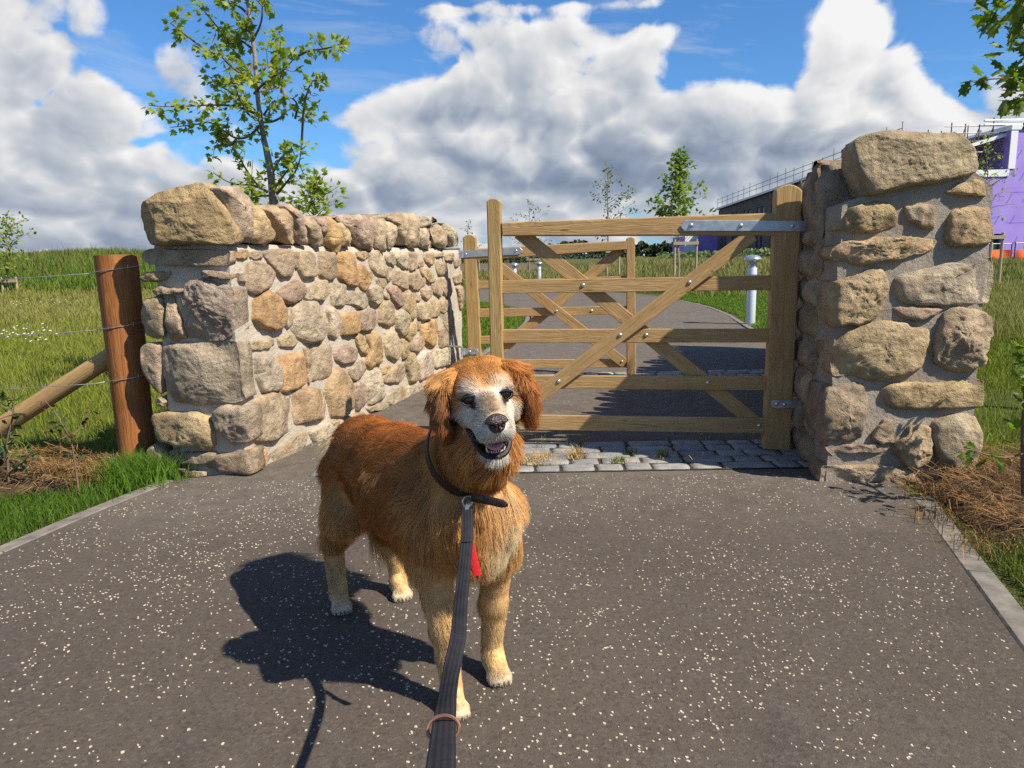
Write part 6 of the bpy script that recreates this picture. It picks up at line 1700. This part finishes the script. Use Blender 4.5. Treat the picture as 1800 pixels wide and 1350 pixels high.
    m = R('ear'); C[m] = lerp(EAR[None] * np.ones((m.sum(), 1)), GOLD[None], .25 + .5 * nz[m] + (b_[m] - .02) / .05)
    return np.clip(C, .005, .9), lip & hm, rim

DOG = thing('dog', 'golden retriever with white face standing on the path, mouth open, wearing a dark collar', 'dog', (-.25, 1.85, 0))
vreg = region_of(DV); VC, vlip, vrim = coat_colour(DV, vreg)
mesh('body', DV, DFc.astype(np.int32), material('dog_skin', m_attr(.8)), DOG, True, attrs={'col': VC * .75})

# ---- coat: hair curves combed along the body
TRI = np.concatenate([DFc[:, [0, 1, 2]], DFc[:, [0, 2, 3]]])
ta_ = .5 * np.linalg.norm(np.cross(DV[TRI[:, 1]] - DV[TRI[:, 0]], DV[TRI[:, 2]] - DV[TRI[:, 0]]), axis=1)
tdens = np.array([{'ear': 3.0, 'skull': 3.2, 'brow': 4, 'cheek': 3.4, 'muzzle': 4.5, 'jaw': 3.5, 'paw': 2.6, 'toe': 3.2, 'foreleg': 2.0, 'hindleg': 2.0}.get(r, 1.0) for r in REG])[vreg[TRI[:, 0]]]
def coat(N):
    w = ta_ * tdens; i = rng.choice(len(TRI), N, p=w / w.sum()); u = rng.random((N, 2)); f = u.sum(1) > 1; u[f] = 1 - u[f]
    T = TRI[i]; P = DV[T[:, 0]] * (1 - u.sum(1))[:, None] + DV[T[:, 1]] * u[:, :1] + DV[T[:, 2]] * u[:, 1:]
    Nn = DN[T[:, 0]] * (1 - u.sum(1))[:, None] + DN[T[:, 1]] * u[:, :1] + DN[T[:, 2]] * u[:, 1:]; Nn /= np.linalg.norm(Nn, axis=1)[:, None]
    reg = region_of(P); C, lip, rim = coat_colour(P, reg); H = to_head(P); a, b_, c = H.T
    R = lambda *n: np.isin(reg, [RID[k] for k in n])
    eyes = np.minimum(np.linalg.norm(H - [-.0365, -.001, .05], axis=1), np.linalg.norm(H - [.0365, -.001, .05], axis=1))
    head = R('skull', 'brow', 'cheek', 'muzzle', 'jaw')
    nose = np.linalg.norm(H - [0, -.018, .148], axis=1) < .023
    keep = ~lip & ~(head & (eyes < .0145)) & ~nose & ~((np.abs(a) < .035) & (b_ < -.068) & (b_ > -.104) & (c > .045) & head)
    P, Nn, reg, C, H = P[keep], Nn[keep], reg[keep], C[keep], H[keep]; N = len(P); a, b_, c = H.T; head = head[keep]
    R = lambda *n: np.isin(reg, [RID[k] for k in n])
    L = np.full(N, .036); D = np.tile(-DF * .75 + np.array([0, 0, -.65]), (N, 1)); lift = np.full(N, .28); cl = np.full(N, .55); wd = np.full(N, .00056)
    def setr(m, l, d, lf, c_, w=None):
        L[m] = l; lift[m] = lf; cl[m] = c_
        if d is not None: D[m] = d
        if w: wd[m] = w * 1.3
    setr(R('back', 'rump'), .036, -DF * 1.0 + np.array([0, 0, -.12]), .15, .7)
    setr(R('flank'), .042, -DF * .7 + np.array([0, 0, -.75]), .16, .75)
    setr(R('chest'), .055, np.array([0, 0, -1.0]) - DF * .1, .18, .85)
    setr(R('ruff'), .040, np.array([0, 0, -.9]) - DF * .35, .20, .9)
    setr(R('belly'), .070, np.array([0, 0, -1.0]) - DF * .5, .20, .6)
    setr(R('shoulder'), .040, np.array([0, 0, -1.0]) - DF * .35, .16, .8)
    setr(R('thigh'), .044, np.array([0, 0, -1.0]) - DF * .45, .18, .75)
    setr(R('tail'), .095, np.array([0.05, -.1, -1.0]), .45, .6)
    setr(R('foreleg', 'hindleg'), .013, np.array([0, 0, -1.0]), .20, .25, .00044)
    setr(R('paw', 'toe'), .009, np.array([0, 0, -.6]) + DF * .6, .25, .2, .00032)
    setr(R('skull', 'brow'), .016, -HF * .9 + HU * .25, .20, .5, .00034)
    m = R('cheek'); setr(m, .019, -HF * .8 - HU * .6, .24, .5, .00034)
    setr(R('muzzle'), .0085, -HF * .9 - HU * .25, .12, .15, .00028)
    setr(R('jaw'), .014, -HF * .6 - HU * .6, .25, .3, .0003)
    setr(R('ear'), .030, np.array([0, 0, -1.0]), .14, .75, .00036)
    m = head; D[m] += HR * np.sign(a[m])[:, None] * np.minimum(np.abs(a[m]) / .05, 1)[:, None] * .6
    # feathering behind the fore legs, breeches behind the thighs, fringe under the chin and ear tips
    back = (Nn @ -DF)
    m = R('foreleg', 'shoulder') & (back > .35) & (P[:, 2] > .14); L[m] = .030; lift[m] = .35
    m = R('thigh') & (back > .2) & (P[:, 2] > .18); L[m] = .055; lift[m] = .25
    m = R('ear') & (H[:, 1] < -.05); L[m] = .030
    m = R('cheek') & (c < .01); L[m] = .032
    L *= rng.uniform(.55, 1.15, N); lift *= np.where(R('ear') & True, .45, np.where(head, .6, .55))
    D = D - Nn * (D * Nn).sum(1)[:, None]; D /= np.linalg.norm(D, axis=1)[:, None] + 1e-9
    D += rng.normal(0, .10, (N, 3)) + np.array([mnoise.noise_vector(Vector(p * 11)) for p in P]) * .55; D /= np.linalg.norm(D, axis=1)[:, None]
    K = 6; t = np.linspace(0, 1, K); pts = np.zeros((N, K, 3)); dirn = D * (1 - lift[:, None]) + Nn * lift[:, None]; dirn /= np.linalg.norm(dirn, axis=1)[:, None]
    for k in range(K):
        s = t[k]; pts[:, k] = P + L[:, None] * (dirn * s + (D - Nn * .15) * .30 * s * s) ; pts[:, k, 2] -= L * .22 * s * s
    # gentle waves, in step within a lock
    wv = np.isin(reg, [RID[k] for k in ('chest', 'ruff', 'flank', 'thigh', 'belly', 'tail', 'rump', 'back', 'ear', 'shoulder')]) * 1.0
    ph = np.array([mnoise.noise(Vector(p * 14)) for p in P]) * 9; ph2 = np.array([mnoise.noise(Vector(p * 10 + Vector((7, 1, 3)))) if False else mnoise.noise(Vector(p * 10 + 3.3)) for p in P])
    side_ = np.cross(D, Nn)
    for k in range(1, K):
        pts[:, k] += side_ * (wv * L * .20 * (np.sin(t[k] * 5.0 + ph) - np.sin(ph)) * (.5 + ph2))[:, None] + Nn * (wv * L * .05 * np.sin(t[k] * 6 + ph * 1.3) * t[k])[:, None]
    # locks: tips gather towards their neighbours
    for size, wgt in ((.026, .42), (.011, .60)):
        q = np.floor((P + rng.normal(0, size * .10, P.shape)) / size).astype(int); _, inv = np.unique(q, axis=0, return_inverse=True); inv = inv.ravel(); n = inv.max() + 1; cnt = np.bincount(inv, minlength=n)[:, None]
        lw = np.random.default_rng(3).uniform(.5, 1.0, n)
        for k in range(1, K):
            mean = np.stack([np.bincount(inv, pts[:, k, j], n) for j in range(3)], -1) / cnt; pts[:, k] += (mean[inv] - pts[:, k]) * (wgt * (cl * lw[inv])[:, None] * (t[k] ** 1.3) * 1.2)
        tone = np.random.default_rng(5).uniform(.84, 1.15, n)[inv]; C *= tone[:, None]
    C = C * rng.uniform(.82, 1.18, N)[:, None]; g = rng.random(N) < .06; C[g] = C[g] * .6 + np.array([.60, .40, .2]) * .4
    hgt = ((pts - P[:, None]) * Nn[:, None]).sum(-1); need = L[:, None] * (.03 + .05 * t[None]) * (t[None] > 0); pts += Nn[:, None] * np.maximum(0, need - hgt)[..., None]
    pts[:, :, 2] = np.maximum(pts[:, :, 2], .002)
    return pts, C, wd, Nn
def hair_object(name, pts, C, wd, mat, parent, Nn=None):
    N, K, _ = pts.shape; hc = bpy.data.hair_curves.new(name); hc.add_curves([K] * N)
    p = (pts - wloc(parent)).astype(np.float32).reshape(-1); hc.attributes['position'].data.foreach_set('vector', p)
    rad = hc.attributes.get('radius') or hc.attributes.new('radius', 'FLOAT', 'POINT')
    rad.data.foreach_set('value', (wd[:, None] * np.linspace(1.0, .25, K)[None]).astype(np.float32).ravel())
    ca = hc.attributes.new('col', 'FLOAT_COLOR', 'CURVE'); c4 = np.ones((N, 4), np.float32); c4[:, :3] = np.clip(C, .004, .92); ca.data.foreach_set('color', c4.ravel())
    if Nn is not None: hc.attributes.new('lie', 'FLOAT_VECTOR', 'CURVE').data.foreach_set('vector', Nn.astype(np.float32).ravel())
    hc.materials.append(mat); o = bpy.data.objects.new(name, hc); COL.objects.link(o); o.parent = parent; return o
def m_hair(T, b, co):
    col = T.node('ShaderNodeAttribute', attribute_name='col').outputs['Color']; nr = T.node('ShaderNodeAttribute', attribute_name='lie').outputs['Vector']
    geo = T.node('ShaderNodeNewGeometry'); nn = T.vm('NORMALIZE', T.vm('ADD', T.vm('SCALE', nr, 1.0), T.vm('SCALE', geo.outputs['Normal'], .75)))
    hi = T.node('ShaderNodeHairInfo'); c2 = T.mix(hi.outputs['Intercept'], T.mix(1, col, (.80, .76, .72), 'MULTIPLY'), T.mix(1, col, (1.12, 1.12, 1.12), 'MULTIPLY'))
    d = T.node('ShaderNodeBsdfDiffuse'); T.put(d.inputs['Color'], c2); T.l.new(nn, d.inputs['Normal'])
    tr = T.node('ShaderNodeBsdfTranslucent'); T.put(tr.inputs['Color'], c2); T.l.new(nn, tr.inputs['Normal'])
    g = T.node('ShaderNodeBsdfHair'); g.component = 'Reflection'; T.put(g.inputs['Color'], T.mix(.5, col, (.9, .8, .62))); g.inputs['RoughnessU'].default_value = .30; g.inputs['RoughnessV'].default_value = .55
    m1 = T.node('ShaderNodeMixShader'); m1.inputs[0].default_value = .46; T.l.new(d.outputs[0], m1.inputs[1]); T.l.new(tr.outputs[0], m1.inputs[2])
    m2 = T.node('ShaderNodeMixShader'); m2.inputs[0].default_value = .14; T.l.new(m1.outputs[0], m2.inputs[1]); T.l.new(g.outputs[0], m2.inputs[2])
    T.l.new(m2.outputs[0], T.n['Material Output'].inputs[0])
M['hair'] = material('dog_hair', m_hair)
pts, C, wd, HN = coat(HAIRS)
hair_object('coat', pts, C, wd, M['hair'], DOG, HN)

# ---- face details
def ellipsoid(c, rx, ry, rz, ax, n=14, m=20):
    V = []; F = []
    for i in range(n + 1):
        th = math.pi * i / n
        for j in range(m):
            ph = 2 * math.pi * j / m; p = np.array([math.sin(th) * math.cos(ph) * rx, math.sin(th) * math.sin(ph) * ry, math.cos(th) * rz]); V.append(c + ax[0] * p[0] + ax[1] * p[1] + ax[2] * p[2])
    for i in range(n):
        for j in range(m): F.append((i * m + j, (i + 1) * m + j, (i + 1) * m + (j + 1) % m, i * m + (j + 1) % m))
    return np.array(V), F
AX = (HR, HU, HF)
M['eye'] = material('dog_eye', plain((.009, .005, .003), .06, 0, .2, 60, 0, .6))
M['nose'] = material('dog_nose', plain((.045, .024, .020), .30, 0, .3, 220, .5, .6))
M['mouth'] = material('mouth_lining', plain((.012, .009, .010), .55, 0, .3, 80, .3, .35))
M['tongue'] = material('dog_tongue', plain((.66, .25, .27), .35, 0, .12, 120, .3, .5))
M['tooth'] = material('dog_tooth', plain((.62, .55, .42), .3, 0, .08))
M['gum'] = material('dog_gum', plain((.28, .08, .08), .35, 0, .2))
for s in (-1, 1):
    c = hd(s * .0365, -.001, .0475); V, F = ellipsoid(c, .0148, .0118, .0118, AX); mesh('eye', V, F, M['eye'], DOG, True)
    for up, r in ((1, .0026), (-1, .0018)):   # dark eyelids
        P = [c + HR * (.0162 * math.cos(q)) + HU * (up * .0098 * math.sin(q)) + HF * (.0060 + .0035 * math.sin(q)) for q in np.linspace(0, math.pi, 9)]
        V, F = tube(P, [r * .6] + [r] * 7 + [r * .6], 6); mesh('eyelid', V, F, M['mouth'], DOG, True)
# nose with nostrils
V, F = ellipsoid(hd(0, -.022, .1415), .0215, .0200, .0165, AX, 20, 28)
Hh = to_head(V)
for k in range(len(V)):
    x, y, z = Hh[k]
    V[k] -= HF * .004 * math.exp(-(x / .0018) ** 2) * (y < -.016) ;  f = .0 if z < .142 else 1
    if f:
        for s in (-1, 1):
            g_ = math.exp(-(((x - s * .0098) / .0044) ** 2 + ((y + .0225) / .0042) ** 2)); V[k] -= HF * .0085 * g_
    V[k] += HR * x * (.12 if y > -.02 else -.18)
mesh('nose', V, F, M['nose'], DOG, True)
for s in (-1, 1):
    V, F = ellipsoid(hd(s * .0102, -.0228, .1508), .0034, .0026, .004, AX, 8, 10); mesh('nostril', V, F, M['mouth'], DOG, True)
# mouth: dark lining, lips, tongue, teeth
V, F = ellipsoid(hd(0, -.085, .062), .028, .022, .040, AX); mesh('mouth_lining', V, F, M['mouth'], DOG, True)
for s in (-1, 1):
    P = [hd(s * .047, -.060, .032), hd(s * .043, -.073, .048), hd(s * .037, -.086, .064), hd(s * .029, -.101, .084), hd(s * .017, -.1085, .101), hd(0, -.1110, .106)]
    V, F = tube(smooth_line(P, 16), np.linspace(.0052, .0068, 16), 8); mesh('lip', V, F, M['mouth'], DOG, True)
    P = [hd(s * .046, -.062, .045), hd(s * .042, -.072, .075), hd(s * .032, -.071, .110), hd(s * .012, -.066, .134)]
    V, F = tube(smooth_line(P, 12), np.linspace(.0042, .0034, 12), 8); mesh('lip', V, F, M['mouth'], DOG, True)
    V, F = tube([hd(s * .0165, -.102, .095), hd(s * .0185, -.094, .096), hd(s * .0180, -.088, .095)], [.0024, .0019, .0007], 8); mesh('canine_tooth', V, F, M['tooth'], DOG, True)
    V, F = tube([hd(s * .0200, -.068, .112), hd(s * .0205, -.075, .113), hd(s * .0200, -.081, .112)], [.0024, .0019, .0007], 8); mesh('canine_tooth', V, F, M['tooth'], DOG, True)
V, F = tube(smooth_line([hd(-.017, -.102, .092), hd(0, -.105, .099), hd(.017, -.102, .092)], 9), .0042, 8); mesh('gum', V, F, M['gum'], DOG, True)
for i in range(-2, 3):
    V, F = tube([hd(i * .0048, -.102, .100 - .0012 * abs(i)), hd(i * .0048, -.0975, .1005 - .0012 * abs(i))], [.0016, .0010], 6); mesh('incisor', V, F, M['tooth'], DOG, True)
V, F = ellipsoid(hd(0, -.0895, .074), .0205, .0085, .040, (HR, unit(HU + HF * .15), HF), 14, 18); mesh('tongue', V, F, M['tongue'], DOG, True)
# whiskers
wk = []
for s in (-1, 1):
    for i in range(6):
        p = hd(s * (.024 + .001 * i), -.036 - .003 * i, .108 - .006 * i); d = unit(HR * s * .9 - HU * random.uniform(.1, .6) + HF * random.uniform(-.2, .3)); l = random.uniform(.025, .05); wk.append([p + d * l * t_ - HU * .3 * l * t_ * t_ for t_ in np.linspace(0, 1, 5)])
hair_object('whiskers', np.array(wk), np.full((len(wk), 3), .75), np.full(len(wk), .00015), M['hair'], DOG, np.tile(np.array([0, -.7, .7]), (len(wk), 1)))
# claws
for (px_, d_) in (((-.145, 1.572), (.35, -.94)), ((-.048, 1.708), (.30, -.95)), ((-.530, 2.098), (.35, -.94)), ((-.358, 2.178), (.4, -.92))):
    d_ = unit([*d_, 0]); q_ = np.array([-d_[1], d_[0], 0])
    for i in (-1.5, -.5, .5, 1.5):
        b_ = np.array([*px_, .014]) + q_ * i * .0125 + d_ * (.031 - .004 * abs(i)); V, F = tube([b_, b_ + d_ * .006 - [0, 0, .003], b_ + d_ * .010 - [0, 0, .008]], [.0017, .0014, .0007], 6); mesh('claw', V, F, M['mouth'], DOG, True)

# ------------------------------------------------------------------ collar and lead
M['leather'] = material('dark_leather', plain((.022, .014, .010), .45, 0, .3, 120, .3, .4))
def m_web(T, b, co):
    n = T.noise(co, 900, 2, .7); n2 = T.noise(co, 30, 3, .6)
    uv = T.node('ShaderNodeAttribute', attribute_name='grain').outputs['Vector']; sp = T.node('ShaderNodeSeparateXYZ'); T.l.new(uv, sp.inputs[0])
    rib = T.m('SINE', T.m('MULTIPLY', sp.outputs[1], 26.0))
    c = T.mix(T.rng(n2, .3, .7), (.014, .014, .017), (.026, .026, .030)); c = T.mix(T.rng(n, .55, .8, 0, .5), c, (.055, .055, .06)); c = T.mix(T.rng(T.m('ABSOLUTE', T.m('SUBTRACT', T.m('ABSOLUTE', sp.outputs[1]), .40)), .0, .02, .35, 0), c, (.09, .09, .095))
    setb(T, b, Base_Color=c, Roughness=.85, Normal=T.bump(T.m('ADD', T.m('MULTIPLY', rib, .3), n), .6, .002)); b.inputs['Specular IOR Level'].default_value = .2
M['web'] = material('lead_webbing', m_web)
M['web_red'] = material('red_webbing', plain((.50, .015, .02), .8, 0, .2, 400, .4, .2))
M['copper'] = material('ring_metal', plain((.45, .22, .13), .3, .8, .15))
NA, NB = np.array([-.150, 1.665, .565]), np.array([-.085, 1.555, .665]); ND = unit(NB - NA)
cu = unit(np.cross(ND, [0, 0, 1.0])); cv = np.cross(cu, ND)
cd_ = at(822, 872, 1.525)            # where the lead clips on, under the throat
def ribbon(name, P, W, side, thick, mat, parent, flat=True):
    """strap of real thickness along P; side = direction across it at each point"""
    P = np.asarray(P, float); n = len(P); W = np.full(n, W, float) if np.isscalar(W) else np.asarray(W, float); T = np.gradient(P, axis=0); T /= np.linalg.norm(T, axis=1)[:, None]
    V = []; G = []; L = np.r_[0, np.cumsum(np.linalg.norm(np.diff(P, axis=0), axis=1))]
    for i in range(n):
        s = unit(side[i] - T[i] * np.dot(side[i], T[i])); u_ = np.cross(T[i], s)
        for a, b_ in ((-.5, -.3), (-.42, -.5), (.42, -.5), (.5, -.3), (.5, .3), (.42, .5), (-.42, .5), (-.5, .3)):
            V.append(P[i] + s * a * W[i] + u_ * b_ * thick); G.append((L[i], a, b_))
    k = 8; F = [(i * k + j, i * k + (j + 1) % k, (i + 1) * k + (j + 1) % k, (i + 1) * k + j) for i in range(n - 1) for j in range(k)] + [tuple(range(k - 1, -1, -1)), tuple((n - 1) * k + j for j in range(k))]
    return mesh(name, V, F, mat, parent, True, attrs={'grain': np.array(G)})
COLLAR = thing('dog_collar', 'dark leather collar around the dog\'s neck, its loose end sticking out', 'collar', (-.11, 1.60, .58))
ang = np.linspace(0, 2 * np.pi, 40); cc = NA * .40 + NB * .60
rad_u, rad_v = .090, .089
RP = [cc + cu * rad_u * math.cos(q) + cv * rad_v * math.sin(q) - ND * (.035 * -math.sin(q)) for q in ang]
low = min(range(40), key=lambda i: np.linalg.norm(RP[i] - cd_)); sh = (cd_ - RP[low]) * .9
RP = [p + sh * math.exp(-(np.linalg.norm(p - RP[low]) / .09) ** 2) for p in RP]
ribbon('band', RP, .021, [ND for _ in RP], .004, M['leather'], COLLAR)
e0 = at(828, 874, 1.505); e1 = at(860, 880, 1.49); e2 = at(893, 888, 1.485)
ribbon('loose_end', smooth_line([e0, e1, e2], 14), [.018] * 11 + [.017, .013, .006], [np.array([.15, 0, 1.0])] * 14, .0035, M['leather'], COLLAR)
V, F = tube([cd_ + cu * .012 * math.cos(q) + np.array([0, -.006, -.010 + .012 * math.sin(q)]) for q in np.linspace(0, 2 * np.pi, 20)], .0022, 8, False); mesh('ring', V, F, M['bolt'], COLLAR, True)

LEAD = thing('dog_lead', 'black padded lead running from the collar towards the camera, red lining showing near the top', 'dog lead', cd_ * [1, 1, 0] + [0, 0, .4])
V, F = tube([at(826, 880, 1.505), at(822, 888, 1.495), at(820, 897, 1.49)], [.0035, .0050, .0040], 8); mesh('clip', V, F, M['bolt'], LEAD, True)
lp = [(821, 896, 1.485, 20), (822, 920, 1.465, 21), (821, 950, 1.435, 21), (817, 990, 1.37, 22), (813, 1030, 1.28, 21), (808, 1080, 1.17, 27), (806, 1120, 1.08, 30), (796, 1165, .98, 24), (790, 1200, .90, 34), (784, 1240, .80, 44), (780, 1280, .70, 47), (777, 1320, .60, 47), (774, 1365, .52, 50), (770, 1450, .42, 60)]
LPp = smooth_line([at(x, y, Y) for x, y, Y, w in lp], 60); wpx = np.interp(np.linspace(0, 1, 60), np.linspace(0, 1, len(lp)), [w for *_, w in lp])
tw_ = np.interp(np.linspace(0, 1, 60), [0, .30, .42, .52, .62, .72, 1], [0, .5, -.7, .9, 1.1, .2, 0])
sides = [np.array([math.cos(q), -math.sin(q) * .8, math.sin(q) * .5]) for q in tw_]
ribbon('strap', LPp, .0250, sides, .0052, M['web'], LEAD)
# folded, stitched joins
for (a, b_) in ((0, 4), (43, 48)):
    seg = LPp[a:b_ + 1].copy(); off = unit(CAM_P - seg.mean(0)) * .0045; ribbon('stitched_fold', resample(seg + off, 8), .0246, [sides[(a + b_) // 2]] * 8, .0045, M['web'], LEAD)
rc = at(778, 1281, .70) - np.array([0, -.006, .004]); fw_ = unit(rc - CAM_P); ru = unit(np.cross(fw_, [0, 0, 1.0])); rv = np.cross(ru, fw_)
V, F = tube([rc + ru * .0168 * math.cos(q) + rv * .0125 * math.sin(q) + fw_ * .004 for q in np.linspace(0, 2 * np.pi, 28)], .0022, 8, False); mesh('ring', V, F, M['copper'], LEAD, True)
r0, r1, r2, r3 = at(824, 948, 1.45), at(833, 985, 1.43), at(840, 1018, 1.42), at(826, 1000, 1.435)
ribbon('red_loop', smooth_line([r0, r1, at(839, 1012, 1.42)], 16), .017, [np.array([1, 0, .25])] * 16, .0035, M['web_red'], LEAD)
ribbon('red_loop', smooth_line([at(841, 1014, 1.425), at(829, 1000, 1.435), at(818, 984, 1.44)], 12), .015, [np.array([.5, 0, -.9])] * 12, .0035, M['web_red'], LEAD)
